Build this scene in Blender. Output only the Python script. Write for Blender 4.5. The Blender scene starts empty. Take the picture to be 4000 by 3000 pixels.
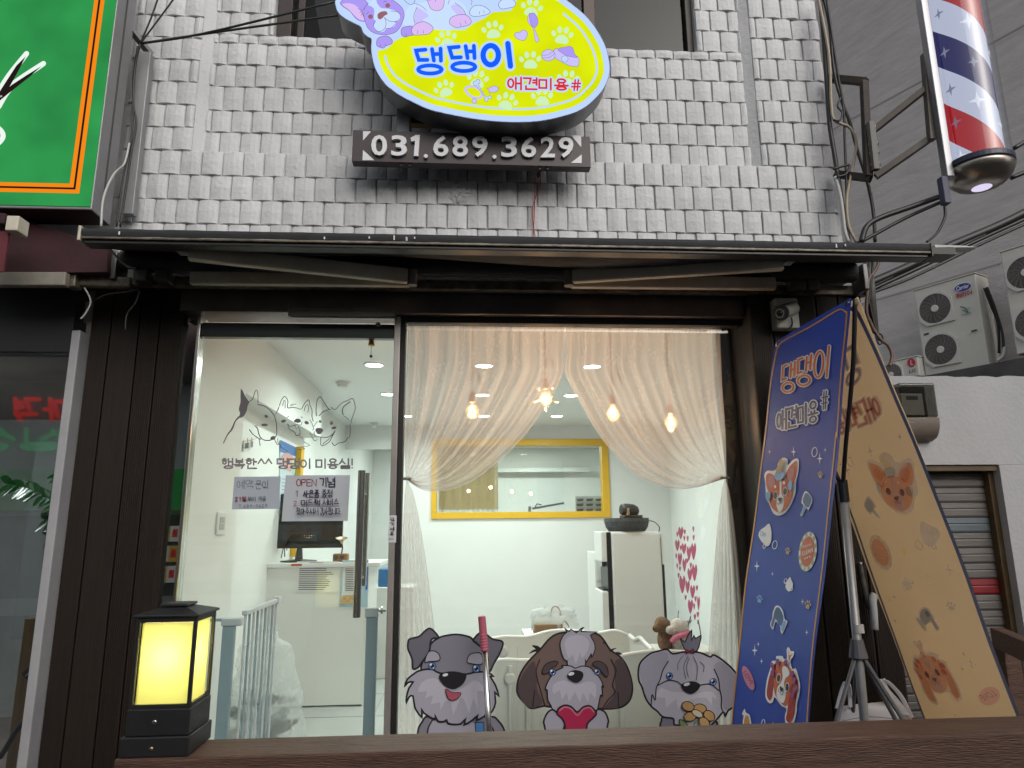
import bpy, bmesh, math, random
from mathutils import Vector, Matrix
from mathutils.geometry import tessellate_polygon
random.seed(7)
SC = bpy.context.scene
COL = SC.collection
# ------------------------------------------------------------------ camera
F = 2658.0                                   # focal length in pixels of the 4000 x 3000 photograph
CAM = Vector((0.0, 0.0, 1.5))
yaw, pitch, roll = math.radians(3.83), math.radians(11.75), math.radians(-0.53)
fwd = Vector((math.sin(yaw)*math.cos(pitch), math.cos(yaw)*math.cos(pitch), math.sin(pitch)))
rgt = Vector((math.cos(yaw), -math.sin(yaw), 0.0))
upv = rgt.cross(fwd)
rgt, upv = math.cos(roll)*rgt + math.sin(roll)*upv, math.cos(roll)*upv - math.sin(roll)*rgt
cam = bpy.data.cameras.new('camera'); camo = bpy.data.objects.new('camera', cam); COL.objects.link(camo)
camo.matrix_world = Matrix(((rgt.x, upv.x, -fwd.x, CAM.x), (rgt.y, upv.y, -fwd.y, CAM.y), (rgt.z, upv.z, -fwd.z, CAM.z), (0, 0, 0, 1)))
cam.sensor_width = 36.0; cam.lens = F/4000*36.0; cam.clip_start = 0.05; cam.clip_end = 500
SC.camera = camo
# ------------------------------------------------------------------ sky and sun (overcast dusk)
W = bpy.data.worlds.new('World'); SC.world = W; W.use_nodes = True
nt = W.node_tree; bg = nt.nodes['Background']
sky = nt.nodes.new('ShaderNodeTexSky'); sky.sky_type = 'NISHITA'; sky.sun_disc = False
SUN_EL, SUN_AZ = math.radians(32), math.radians(155)
sky.sun_elevation = SUN_EL; sky.sun_rotation = SUN_AZ; sky.air_density = 1.5; sky.dust_density = 4.0
hs = nt.nodes.new('ShaderNodeHueSaturation'); hs.inputs['Saturation'].default_value = 0.34
nt.links.new(sky.outputs[0], hs.inputs['Color']); nt.links.new(hs.outputs[0], bg.inputs[0])
bg.inputs[1].default_value = 0.086
sun = bpy.data.lights.new('sun', 'SUN'); sun.energy = 0.5; sun.angle = math.radians(60); sun.color = (1.0, .99, .98)
so = bpy.data.objects.new('sun', sun); COL.objects.link(so)
so.rotation_euler = (math.radians(50), 0, math.radians(25))
SC.view_settings.view_transform = 'Standard'; SC.view_settings.look = 'None'
EXP = 0.72                                   # the photograph is exposed for the dim dusk
SC.view_settings.exposure = EXP; LS = 2**-EXP; SC.view_settings.gamma = 1.0; SC.view_settings.use_curve_mapping = False
SC.cycles.max_bounces = 7; SC.cycles.diffuse_bounces = 3; SC.cycles.transparent_max_bounces = 16
SC.cycles.glossy_bounces = 3; SC.cycles.sample_clamp_indirect = 4.0; SC.cycles.use_denoising = True
SC.cycles.caustics_reflective = False; SC.cycles.caustics_refractive = False

# ------------------------------------------------------------------ photo pixel -> place
def ray(px, py): return rgt*((px-2000)/F) - upv*((py-1500)/F) + fwd
def P(px, py, Y):
    d = ray(px, py); return CAM + d*((Y-CAM.y)/d.y)
def PZ(px, py, z):
    d = ray(px, py); return CAM + d*((z-CAM.z)/d.z)
def PX(px, py, x):
    d = ray(px, py); return CAM + d*((x-CAM.x)/d.x)
def PP(px, py, pt, n):
    d = ray(px, py); return CAM + d*((pt-CAM).dot(n)/d.dot(n))

# ------------------------------------------------------------------ materials
MATS = {}
def lin(c): return tuple((v/12.92 if v <= .04045 else ((v+.055)/1.055)**2.4) for v in c)
def rgb(r, g, b): return lin((r/255, g/255, b/255))
def M(name, col=(.5, .5, .5), rough=.5, metal=0., noise=None, bump=None, emit=0., spec=.5, stretch=None, alpha=1., wear=None, sheen=0, coat=0):
    if name in MATS: return MATS[name]
    m = bpy.data.materials.new(name); m.use_nodes = True; MATS[name] = m
    t = m.node_tree; b = t.nodes['Principled BSDF']; L = t.links.new
    b.inputs['Base Color'].default_value = (*col, 1); b.inputs['Roughness'].default_value = rough
    b.inputs['Metallic'].default_value = metal; b.inputs['Specular IOR Level'].default_value = spec
    b.inputs['Coat Weight'].default_value = coat
    vec = None
    if noise or bump or wear:
        g = t.nodes.new('ShaderNodeNewGeometry'); vec = g.outputs['Position']
        if stretch:
            mp = t.nodes.new('ShaderNodeMapping'); mp.inputs['Scale'].default_value = stretch
            L(vec, mp.inputs[0]); vec = mp.outputs[0]
    cout = None
    if noise:
        sc, amt = noise[0], noise[1]; c2 = noise[2] if len(noise) > 2 else tuple(v*(1-amt) for v in col)
        n = t.nodes.new('ShaderNodeTexNoise'); n.inputs['Scale'].default_value = sc; n.inputs['Detail'].default_value = 6
        n.inputs['Roughness'].default_value = .65; L(vec, n.inputs['Vector'])
        r = t.nodes.new('ShaderNodeValToRGB'); r.color_ramp.elements[0].position = .32; r.color_ramp.elements[1].position = .68
        r.color_ramp.elements[0].color = (*c2, 1); r.color_ramp.elements[1].color = (*col, 1)
        L(n.outputs[0], r.inputs[0]); cout = r.outputs[0]
    if wear:                                       # (scale, threshold, colour): blotches with their own outline
        n2 = t.nodes.new('ShaderNodeTexNoise'); n2.inputs['Scale'].default_value = wear[0]; n2.inputs['Detail'].default_value = 9
        n2.inputs['Roughness'].default_value = .75; L(vec, n2.inputs['Vector'])
        r2 = t.nodes.new('ShaderNodeValToRGB'); r2.color_ramp.elements[0].position = wear[1]; r2.color_ramp.elements[1].position = wear[1]+.06
        L(n2.outputs[0], r2.inputs[0])
        mx = t.nodes.new('ShaderNodeMixRGB'); mx.inputs[2].default_value = (*wear[2], 1)
        if cout: L(cout, mx.inputs[1])
        else: mx.inputs[1].default_value = (*col, 1)
        L(r2.outputs[0], mx.inputs[0]); cout = mx.outputs[0]
    if cout: L(cout, b.inputs['Base Color'])
    if bump:
        n = t.nodes.new('ShaderNodeTexNoise'); n.inputs['Scale'].default_value = bump[0]; n.inputs['Detail'].default_value = 7
        L(vec, n.inputs['Vector']); bp = t.nodes.new('ShaderNodeBump'); bp.inputs['Strength'].default_value = bump[1]
        bp.inputs['Distance'].default_value = bump[2] if len(bump) > 2 else .01
        L(n.outputs[0], bp.inputs['Height']); L(bp.outputs[0], b.inputs['Normal'])
    if emit:
        b.inputs['Emission Strength'].default_value = emit; b.inputs['Emission Color'].default_value = (*col, 1)
        if cout: L(cout, b.inputs['Emission Color'])
    return m
def GLOW(name, col, s=1.0, var=0.0):               # backlit print, lamp glass, plus a canopy and packs made to glow
    if name in MATS: return MATS[name]
    m = bpy.data.materials.new(name); m.use_nodes = True; MATS[name] = m
    s = s*LS
    t = m.node_tree; t.nodes.clear(); L = t.links.new
    o = t.nodes.new('ShaderNodeOutputMaterial'); e = t.nodes.new('ShaderNodeEmission')
    e.inputs[0].default_value = (*col, 1); e.inputs[1].default_value = s
    if var:
        g = t.nodes.new('ShaderNodeNewGeometry'); n = t.nodes.new('ShaderNodeTexNoise'); n.inputs['Scale'].default_value = 3.2
        n.inputs['Detail'].default_value = 2; L(g.outputs['Position'], n.inputs['Vector'])
        mr = t.nodes.new('ShaderNodeMapRange'); mr.inputs[3].default_value = s*(1-var); mr.inputs[4].default_value = s*(1+var)
        mr.inputs[1].default_value = .3; mr.inputs[2].default_value = .7
        L(n.outputs[0], mr.inputs[0]); L(mr.outputs[0], e.inputs[1])
    L(e.outputs[0], o.inputs[0]); return m
def GLASS(name, tint=(.95, .98, .96), refl=1.0, rough=0.0, f0=.045, extra=None):
    if name in MATS: return MATS[name]
    m = bpy.data.materials.new(name); m.use_nodes = True; MATS[name] = m
    t = m.node_tree; t.nodes.clear(); L = t.links.new
    o = t.nodes.new('ShaderNodeOutputMaterial'); mix = t.nodes.new('ShaderNodeMixShader')
    tr = t.nodes.new('ShaderNodeBsdfTransparent'); tr.inputs[0].default_value = (*tint, 1)
    gl = t.nodes.new('ShaderNodeBsdfGlossy'); gl.inputs['Roughness'].default_value = rough
    g = t.nodes.new('ShaderNodeNewGeometry')
    dt = t.nodes.new('ShaderNodeVectorMath'); dt.operation = 'DOT_PRODUCT'
    L(g.outputs['Incoming'], dt.inputs[0]); L(g.outputs['Normal'], dt.inputs[1])
    ab = t.nodes.new('ShaderNodeMath'); ab.operation = 'ABSOLUTE'; L(dt.outputs['Value'], ab.inputs[0])
    om = t.nodes.new('ShaderNodeMath'); om.operation = 'SUBTRACT'; om.inputs[0].default_value = 1; L(ab.outputs[0], om.inputs[1])
    pw = t.nodes.new('ShaderNodeMath'); pw.operation = 'POWER'; pw.inputs[1].default_value = 5; L(om.outputs[0], pw.inputs[0])
    mr = t.nodes.new('ShaderNodeMapRange'); mr.inputs[3].default_value = f0*refl; mr.inputs[4].default_value = 1.0*min(1, refl)
    L(pw.outputs[0], mr.inputs[0]); L(mr.outputs[0], mix.inputs[0]); L(tr.outputs[0], mix.inputs[1]); L(gl.outputs[0], mix.inputs[2])
    L(mix.outputs[0], o.inputs[0]); return m
def FILT(name, col):                                # ink on a see-through banner: tints the light that comes through
    if name in MATS: return MATS[name]
    m = bpy.data.materials.new(name); m.use_nodes = True; MATS[name] = m; t = m.node_tree; t.nodes.clear()
    o = t.nodes.new('ShaderNodeOutputMaterial'); tr = t.nodes.new('ShaderNodeBsdfTransparent'); tr.inputs[0].default_value = (*col, 1); t.links.new(tr.outputs[0], o.inputs[0]); return m
def SHEER(name, col, alpha, trans=.5, pat=True):
    if name in MATS: return MATS[name]
    m = bpy.data.materials.new(name); m.use_nodes = True; MATS[name] = m
    t = m.node_tree; t.nodes.clear(); L = t.links.new
    o = t.nodes.new('ShaderNodeOutputMaterial'); mix = t.nodes.new('ShaderNodeMixShader'); m2 = t.nodes.new('ShaderNodeMixShader')
    tr = t.nodes.new('ShaderNodeBsdfTransparent'); df = t.nodes.new('ShaderNodeBsdfDiffuse'); tl = t.nodes.new('ShaderNodeBsdfTranslucent')
    df.inputs[0].default_value = (*col, 1); tl.inputs[0].default_value = (*col, 1)
    m2.inputs[0].default_value = trans; L(df.outputs[0], m2.inputs[1]); L(tl.outputs[0], m2.inputs[2])
    L(tr.outputs[0], mix.inputs[1]); L(m2.outputs[0], mix.inputs[2]); mix.inputs[0].default_value = alpha
    if pat:                                        # woven sprigs: a lace pattern of denser thread
        uv = t.nodes.new('ShaderNodeUVMap')
        v = t.nodes.new('ShaderNodeTexVoronoi'); v.inputs['Scale'].default_value = 17; v.feature = 'F1'; L(uv.outputs[0], v.inputs['Vector'])
        n = t.nodes.new('ShaderNodeTexNoise'); n.inputs['Scale'].default_value = 5; n.inputs['Detail'].default_value = 3; L(uv.outputs[0], n.inputs['Vector'])
        w = t.nodes.new('ShaderNodeTexVoronoi'); w.inputs['Scale'].default_value = 38; L(uv.outputs[0], w.inputs['Vector'])
        a = t.nodes.new('ShaderNodeMath'); a.operation = 'LESS_THAN'; a.inputs[1].default_value = .38; L(w.outputs['Distance'], a.inputs[0])
        b = t.nodes.new('ShaderNodeMath'); b.operation = 'GREATER_THAN'; b.inputs[1].default_value = .53; L(n.outputs[0], b.inputs[0])
        c = t.nodes.new('ShaderNodeMath'); c.operation = 'MULTIPLY'; L(a.outputs[0], c.inputs[0]); L(b.outputs[0], c.inputs[1])
        d = t.nodes.new('ShaderNodeMath'); d.operation = 'MULTIPLY_ADD'; d.inputs[1].default_value = .08; d.inputs[2].default_value = alpha
        L(c.outputs[0], d.inputs[0]); L(d.outputs[0], mix.inputs[0])
    L(mix.outputs[0], o.inputs[0]); return m

# ------------------------------------------------------------------ mesh building
def wloc(o):
    v = Vector((0, 0, 0))
    while o is not None: v = v + o.location; o = o.parent
    return v
def tag(o, label=None, cat=None, group=None, kind=None):
    if label: o['label'] = label
    if cat: o['category'] = cat
    if group: o['group'] = group
    if kind: o['kind'] = kind
    return o
def thing(name, label, cat, loc, group=None, kind=None):
    o = bpy.data.objects.new(name, None); COL.objects.link(o); o.location = loc; o.empty_display_size = .05
    return tag(o, label, cat, group, kind)
class B:
    def __init__(s): s.v = []; s.f = []; s.uv = None
    def add(s, vs, fs):
        k = len(s.v); s.v += [Vector(v) for v in vs]; s.f += [tuple(i+k for i in f) for f in fs]; return s
    def box(s, x0, x1, y0, y1, z0, z1):
        x0, x1 = min(x0, x1), max(x0, x1); y0, y1 = min(y0, y1), max(y0, y1); z0, z1 = min(z0, z1), max(z0, z1)
        return s.add([(x0,y0,z0),(x1,y0,z0),(x1,y1,z0),(x0,y1,z0),(x0,y0,z1),(x1,y0,z1),(x1,y1,z1),(x0,y1,z1)],
                     [(3,2,1,0),(4,5,6,7),(0,1,5,4),(1,2,6,5),(2,3,7,6),(3,0,4,7)])
    def obox(s, a, b, w, h, up=Vector((0, 0, 1))):     # bar from a to b, w across, h along up
        a = Vector(a); b = Vector(b); d = (b-a).normalized(); sd = d.cross(up).normalized(); u = sd.cross(d).normalized()
        vs = []
        for p in (a, b):
            for i, j in ((-1,-1),(1,-1),(1,1),(-1,1)): vs.append(p+sd*(i*w/2)+u*(j*h/2))
        return s.add(vs, [(3,2,1,0),(4,5,6,7),(0,1,5,4),(1,2,6,5),(2,3,7,6),(3,0,4,7)])
    def tube(s, pts, r, n=8, caps=True):
        pts = [Vector(p) for p in pts]; rs = r if isinstance(r, (list, tuple)) else [r]*len(pts)
        prev = None; k = len(s.v); vs = []
        for i, p in enumerate(pts):
            d = (pts[min(i+1, len(pts)-1)]-pts[max(i-1, 0)])
            d = d.normalized() if d.length > 1e-9 else Vector((0, 0, 1))
            if prev is None:
                a = Vector((0, 0, 1)) if abs(d.z) < .9 else Vector((1, 0, 0)); u = d.cross(a).normalized()
            else:
                u = prev-d*prev.dot(d); u = u.normalized() if u.length > 1e-6 else d.orthogonal().normalized()
            prev = u; w = d.cross(u)
            for j in range(n):
                t = 2*math.pi*j/n; vs.append(p+(u*math.cos(t)+w*math.sin(t))*rs[i])
        fs = []
        for i in range(len(pts)-1):
            for j in range(n):
                a = i*n+j; b = i*n+(j+1) % n; fs.append((a, b, b+n, a+n))
        if caps: fs.append(tuple(range(n-1, -1, -1))); fs.append(tuple((len(pts)-1)*n+j for j in range(n)))
        return s.add(vs, fs)
    def lathe(s, c, prof, n=24, axis=Vector((0, 0, 1)), cap=True):   # prof: (radius, height) along axis
        c = Vector(c); ax = axis.normalized(); u = ax.orthogonal().normalized(); w = ax.cross(u); vs = []; fs = []
        for r, h in prof:
            for j in range(n):
                t = 2*math.pi*j/n; vs.append(c+ax*h+(u*math.cos(t)+w*math.sin(t))*r)
        for i in range(len(prof)-1):
            for j in range(n):
                a = i*n+j; b = i*n+(j+1) % n; fs.append((a, b, b+n, a+n))
        if cap: fs.append(tuple(range(n-1, -1, -1))); fs.append(tuple((len(prof)-1)*n+j for j in range(n)))
        return s.add(vs, fs)
    def ball(s, c, rx, ry, rz, n=12, m=8, jit=0):
        c = Vector(c); vs = []; fs = []
        for i in range(m+1):
            ph = math.pi*i/m
            for j in range(n):
                th = 2*math.pi*j/n; q = 1+random.uniform(-jit, jit)
                vs.append(c+Vector((rx*math.sin(ph)*math.cos(th)*q, ry*math.sin(ph)*math.sin(th)*q, rz*math.cos(ph)*q)))
        for i in range(m):
            for j in range(n):
                a = i*n+j; b = i*n+(j+1) % n; fs.append((a, a+n, b+n, b))
        return s.add(vs, fs)
    def flat(s, loop, nrm=None, depth=0.0, holes=()):  # filled outline, optionally with thickness away from the viewer
        loops = [[Vector(p) for p in loop]]+[[Vector(p) for p in h] for h in holes]
        allv = [p for l in loops for p in l]
        tris = tessellate_polygon(loops); k = len(s.v); s.v += allv
        for t in tris:
            a, b, c = [allv[i] for i in t]
            if nrm is not None and (b-a).cross(c-a).dot(nrm) < 0: t = (t[0], t[2], t[1])
            s.f.append(tuple(i+k for i in t))
        if depth:
            k2 = len(s.v); s.v += [p-nrm*depth for p in allv]
            for t in tris: s.f.append(tuple(i+k2 for i in t))
            st = 0
            for l in loops:
                n = len(l)
                for i in range(n):
                    a = st+i; b = st+(i+1) % n; s.f.append((k+a, k+b, k2+b, k2+a))
                st += n
        return s
    def build(s, name, mat, parent=None, smooth=False, bevel=0, label=None, cat=None, group=None, kind=None, recalc=True, subsurf=0, seg=2):
        me = bpy.data.meshes.new(name)
        if parent is not None: off = wloc(parent)
        else:
            lo = [min(v[i] for v in s.v) for i in range(3)]; hi = [max(v[i] for v in s.v) for i in range(3)]
            off = Vector(((lo[0]+hi[0])/2, (lo[1]+hi[1])/2, lo[2]))
        me.from_pydata([tuple(v-off) for v in s.v], [], s.f); me.update()
        if recalc:
            bm = bmesh.new(); bm.from_mesh(me); bmesh.ops.recalc_face_normals(bm, faces=bm.faces); bm.to_mesh(me); bm.free()
        if s.uv:
            ul = me.uv_layers.new(name='UVMap')
            for lp in me.loops: ul.data[lp.index].uv = s.uv[lp.vertex_index]
        if mat: me.materials.append(mat)
        if smooth:
            for p in me.polygons: p.use_smooth = True
        o = bpy.data.objects.new(name, me); COL.objects.link(o)
        if parent is not None: o.parent = parent
        else: o.location = off
        if bevel:
            bv = o.modifiers.new('bevel', 'BEVEL'); bv.width = bevel; bv.segments = seg; bv.limit_method = 'ANGLE'; bv.angle_limit = math.radians(40)
        if subsurf:
            sb = o.modifiers.new('sub', 'SUBSURF'); sb.levels = subsurf; sb.render_levels = subsurf
        return tag(o, label, cat, group, kind)
def catmull(pts, closed=False, n=6):
    pts = [tuple(p) for p in pts]; N = len(pts); out = []
    segs = N if closed else N-1
    for i in range(segs):
        if closed: p0, p1, p2, p3 = pts[(i-1) % N], pts[i], pts[(i+1) % N], pts[(i+2) % N]
        else: p0, p1, p2, p3 = pts[max(i-1, 0)], pts[i], pts[i+1], pts[min(i+2, N-1)]
        for k in range(n):
            t = k/n; t2 = t*t; t3 = t2*t
            out.append(tuple(.5*((2*b)+(-a+c)*t+(2*a-5*b+4*c-d)*t2+(-a+3*b-3*c+d)*t3) for a, b, c, d in zip(p0, p1, p2, p3)))
    if not closed: out.append(pts[-1])
    return out
def cable(name, pts, r, mat, label=None, parent=None, cat='cable', group=None, n=6, sm=6):
    b = B().tube(catmull(pts, n=sm), r, n)
    return b.build(name, mat, parent, smooth=True, label=label, cat=cat if parent is None else None, group=group)

# ------------------------------------------------------------------ flat print on a plane: pixel outlines -> plane
class Plane:
    def __init__(s, pt, n, step=.0005):
        s.pt = Vector(pt); s.n = Vector(n).normalized()
        if s.n.dot(CAM-s.pt) < 0: s.n = -s.n
        s.step = step
    def at(s, p, layer): return PP(p[0], p[1], s.pt, s.n)+s.n*(s.step*layer)
def ellipse(cx, cy, rx, ry, a=0, n=20):
    a = math.radians(a); return [(cx+rx*math.cos(t)*math.cos(a)-ry*math.sin(t)*math.sin(a), cy+rx*math.cos(t)*math.sin(a)+ry*math.sin(t)*math.cos(a)) for t in (2*math.pi*i/n for i in range(n))]
def ribbon2d(pts, w, closed=False, cap=6):
    """quads + round caps in 2D (pixel) space -> list of convex polygons that do not overlap"""
    pts = [Vector((p[0], p[1])) for p in pts]; N = len(pts); ws = w if isinstance(w, (list, tuple)) else [w]*N
    nl = []
    for i in range(N):
        a = pts[(i-1) % N] if (closed or i > 0) else pts[i]; b = pts[(i+1) % N] if (closed or i < N-1) else pts[i]
        d1 = pts[i]-a; d2 = b-pts[i]
        d1 = d1.normalized() if d1.length > 1e-6 else None; d2 = d2.normalized() if d2.length > 1e-6 else None
        if d1 is None and d2 is None: d1 = d2 = Vector((1, 0))
        d1 = d1 or d2; d2 = d2 or d1
        n1 = Vector((-d1.y, d1.x)); n2 = Vector((-d2.y, d2.x)); m = n1+n2
        m = m.normalized() if m.length > 1e-4 else n1
        k = 1/max(.45, m.dot(n1)); nl.append(m*k)
    L = [pts[i]+nl[i]*ws[i]/2 for i in range(N)]; R = [pts[i]-nl[i]*ws[i]/2 for i in range(N)]
    polys = []
    for i in range(N if closed else N-1):
        j = (i+1) % N; polys.append([L[i], L[j], R[j], R[i]])
    if not closed:
        for e, (i, sgn) in enumerate(((0, -1), (N-1, 1))):
            j = 1 if i == 0 else N-2
            d = (pts[i]-pts[j]).normalized(); nn = Vector((-d.y, d.x)); fan = []
            for k in range(cap+1):
                t = math.pi*k/cap; fan.append(pts[i]+(nn*math.cos(t)+d*math.sin(t))*ws[i]/2)
            polys.append(fan)
    return polys
class Art:
    """print laid on a plane; every add_ makes a named part of its own one layer higher"""
    def __init__(s, plane, parent, T=lambda p: p, layer=1): s.pl = plane; s.par = parent; s.T = T; s.l = layer
    def fill(s, name, pts, mat, smooth=True, n=5, depth=0, holes=(), line=None, parent=None):
        loop = [s.T(p) for p in pts]
        if smooth: loop = catmull(loop, True, n)
        hs_ = [[s.pl.at(q, s.l) for q in (catmull([s.T(p) for p in h], True, n) if smooth else [s.T(p) for p in h])] for h in holes]
        o = B().flat([s.pl.at(p, s.l) for p in loop], s.pl.n, depth, hs_).build(name, mat, parent or s.par, recalc=False)
        s.l += 1
        if line: s.line('outline', loop, line[1], line[0], closed=True, smooth=False, raw=True, parent=o)
        return o
    def line(s, name, pts, w, mat, closed=False, smooth=True, n=5, raw=False, parent=None, cap=6):
        p2 = pts if raw else [s.T(p) for p in pts]
        if smooth and len(p2) > 2: p2 = catmull(p2, closed, n)
        if isinstance(w, (list, tuple)) and len(w) != len(p2):
            k = len(w)-1; w = [w[min(k, int(i/(len(p2)-1)*k))]*(1-((i/(len(p2)-1)*k) % 1))+w[min(k, int(i/(len(p2)-1)*k)+1)]*((i/(len(p2)-1)*k) % 1) for i in range(len(p2))]
        b = B()
        for q in ribbon2d(p2, w, closed, cap):
            k = len(b.v); b.v += [s.pl.at(v, s.l) for v in q]; b.f.append(tuple(range(k, k+len(q))))
        for i, f in enumerate(b.f):
            v = [b.v[j] for j in f]
            if (v[1]-v[0]).cross(v[2]-v[0]).dot(s.pl.n) < 0: b.f[i] = tuple(reversed(f))
        o = b.build(name, mat, parent or s.par, recalc=False); s.l += 1; return o
    def strokes(s, name, strokes, w, mat, parent=None):     # several strokes of one glyph in one part; each a hair higher than the last
        b = B()
        for i, (pts, closed) in enumerate(strokes):
            for q in ribbon2d([s.T(p) for p in pts], w, closed):
                k = len(b.v); b.v += [s.pl.at(v, s.l+i*.2) for v in q]; f = tuple(range(k, k+len(q)))
                v = [b.v[j] for j in f]
                if (v[1]-v[0]).cross(v[2]-v[0]).dot(s.pl.n) < 0: f = tuple(reversed(f))
                b.f.append(f)
        o = b.build(name, mat, parent or s.par, recalc=False); s.l += 1+len(strokes)*.2; return o

# ------------------------------------------------------------------ Hangul stroke letters
CIRC = [(.5+.5*math.cos(2*math.pi*i/16), .5+.5*math.sin(2*math.pi*i/16)) for i in range(16)]
def circ(x0, y0, x1, y1): return ([(x0+(x1-x0)*a, y0+(y1-y0)*b) for a, b in CIRC], True)
CON = {'ㄱ': [([(0,1),(1,1),(.9,.45),(.8,0)], False)], 'ㄴ': [([(0,1),(0,0),(1,0)], False)], 'ㄷ': [([(1,1),(0,1),(0,0),(1,0)], False)],
 'ㄹ': [([(0,1),(1,1),(1,.5),(0,.5),(0,0),(1,0)], False)], 'ㅁ': [([(0,1),(1,1),(1,0),(0,0)], True)],
 'ㅂ': [([(0,1),(0,0),(1,0),(1,1)], False), ([(0,.5),(1,.5)], False)], 'ㅅ': [([(.5,1),(.35,.5),(0,0)], False), ([(.45,.6),(1,0)], False)],
 'ㅇ': [circ(0,0,1,1)], 'ㅈ': [([(0,1),(1,1)], False), ([(.55,1),(.35,.45),(0,0)], False), ([(.45,.55),(1,0)], False)],
 'ㅊ': [([(.35,1.15),(.65,1.15)], False), ([(0,.85),(1,.85)], False), ([(.55,.85),(.35,.4),(0,0)], False), ([(.45,.5),(1,0)], False)],
 'ㅋ': [([(0,1),(1,1),(.9,.45),(.8,0)], False), ([(0,.5),(.9,.55)], False)], 'ㅌ': [([(1,1),(0,1),(0,0),(1,0)], False), ([(0,.5),(1,.5)], False)],
 'ㅍ': [([(0,1),(1,1)], False), ([(.28,1),(.28,0)], False), ([(.72,1),(.72,0)], False), ([(0,0),(1,0)], False)],
 'ㅎ': [([(.3,1.1),(.7,1.1)], False), ([(0,.8),(1,.8)], False), circ(.14,-.05,.86,.6)]}
VOW = {'ㅑ': [([(0,1),(0,0)], False), ([(0,.66),(1,.66)], False), ([(0,.34),(1,.34)], False)], 'ㅏ': [([(0,1),(0,0)], False), ([(0,.5),(1,.5)], False)], 'ㅐ': [([(0,1),(0,0)], False), ([(0,.5),(1,.5)], False), ([(1,1.05),(1,-.05)], False)],
 'ㅓ': [([(1,1),(1,0)], False), ([(0,.5),(1,.5)], False)], 'ㅔ': [([(.5,1),(.5,0)], False), ([(-.1,.5),(.5,.5)], False), ([(1,1.05),(1,-.05)], False)],
 'ㅕ': [([(1,1),(1,0)], False), ([(0,.68),(1,.68)], False), ([(0,.32),(1,.32)], False)],
 'ㅖ': [([(.5,1),(.5,0)], False), ([(-.1,.66),(.5,.66)], False), ([(-.1,.34),(.5,.34)], False), ([(1,1.05),(1,-.05)], False)],
 'ㅣ': [([(.6,1),(.6,0)], False)], 'ㅗ': [([(0,0),(1,0)], False), ([(.5,0),(.5,1)], False)], 'ㅛ': [([(0,0),(1,0)], False), ([(.32,0),(.32,1)], False), ([(.68,0),(.68,1)], False)],
 'ㅜ': [([(0,1),(1,1)], False), ([(.5,1),(.5,0)], False)], 'ㅡ': [([(0,.5),(1,.5)], False)], 'ㅢ': [([(-1.6,.12),(.1,.12)], False), ([(.7,1),(.7,0)], False)]}
LL = 'ㄱㄲㄴㄷㄸㄹㅁㅂㅃㅅㅆㅇㅈㅉㅊㅋㅌㅍㅎ'; VV = 'ㅏㅐㅑㅒㅓㅔㅕㅖㅗㅘㅙㅚㅛㅜㅝㅞㅟㅠㅡㅢㅣ'; TT = ' ㄱㄲㄳㄴㄵㄶㄷㄹㄺㄻㄼㄽㄾㄿㅀㅁㅂㅄㅅㅆㅇㅈㅊㅋㅌㅍㅎ'
def hangul(ch):
    """unit-box strokes (y up) of one syllable"""
    k = ord(ch)-0xAC00; l = LL[k//588]; v = VV[(k % 588)//28]; t = TT[k % 28]
    out = []
    def put(st, x0, y0, x1, y1):
        for pts, c in st: out.append(([(x0+(x1-x0)*a, y0+(y1-y0)*b) for a, b in pts], c))
    horiz = v in 'ㅗㅛㅜㅡ'
    wide = v in 'ㅐㅔㅖ'
    if horiz:
        if t == ' ': put(CON[l], .2, .52, .8, 1); put(VOW[v], 0, .12, 1, .36)
        else: put(CON[l], .2, .66, .8, 1); put(VOW[v], 0, .4, 1, .54); put(CON[t], .15, 0, .85, .28)
    else:
        xr = .42 if wide else .55; vx = .6 if wide else .72
        if t == ' ': put(CON[l], 0, .14, xr, .88); put(VOW[v], vx, 0, 1, 1)
        else: put(CON[l], 0, .5, xr, 1); put(VOW[v], vx, .4, 1, 1.03); put(CON[t], .18, 0, 1, .27)
    return out
MISC = {'#': [([(.3,0),(.42,1)], False), ([(.62,0),(.74,1)], False), ([(.1,.66),(.95,.66)], False), ([(.05,.34),(.9,.34)], False)],
        '^': [([(.0,.5),(.5,.95),(1,.5)], False)], '!': [([(.5,1),(.5,.35)], False), ([(.5,.07),(.5,.05)], False)], '.': [([(.3,.03),(.3,0)], False)],
        '-': [([(0,.5),(1,.5)], False)], '1': [([(.3,.8),(.55,1),(.55,0)], False)], '2': [([(.1,.8),(.4,1),(.8,.8),(.6,.45),(.1,0),(.95,0)], False)],
        '3': [([(.1,.95),(.8,.95),(.4,.6),(.85,.3),(.5,0),(.05,.1)], False)], '6': [([(.75,1),(.25,.6),(.1,.25),(.5,0),(.85,.25),(.5,.5),(.15,.3)], False)],
        '8': [([(.5,.55),(.15,.8),(.5,1),(.85,.8),(.5,.55),(.1,.25),(.5,0),(.9,.25)], True)], '9': [([(.85,.7),(.5,.45),(.15,.7),(.5,1),(.85,.75),(.7,0)], False)],
        'T': [([(0,1),(1,1)], False), ([(.5,1),(.5,0)], False)], 'O': [circ(0,0,1,1)], 'P': [([(0,0),(0,1),(.8,1),(.9,.75),(.7,.5),(0,.5)], False)],
        'E': [([(1,1),(0,1),(0,0),(1,0)], False), ([(0,.5),(.85,.5)], False)], 'N': [([(0,0),(0,1),(1,0),(1,1)], False)],
        '0': [circ(.05,0,.95,1)]}
MW = {'#': .8, '^': .62, '!': .35, '.': .3, '-': .7, ' ': .45}
def glyph(c): return MISC[c] if c in MISC else hangul(c)
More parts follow.
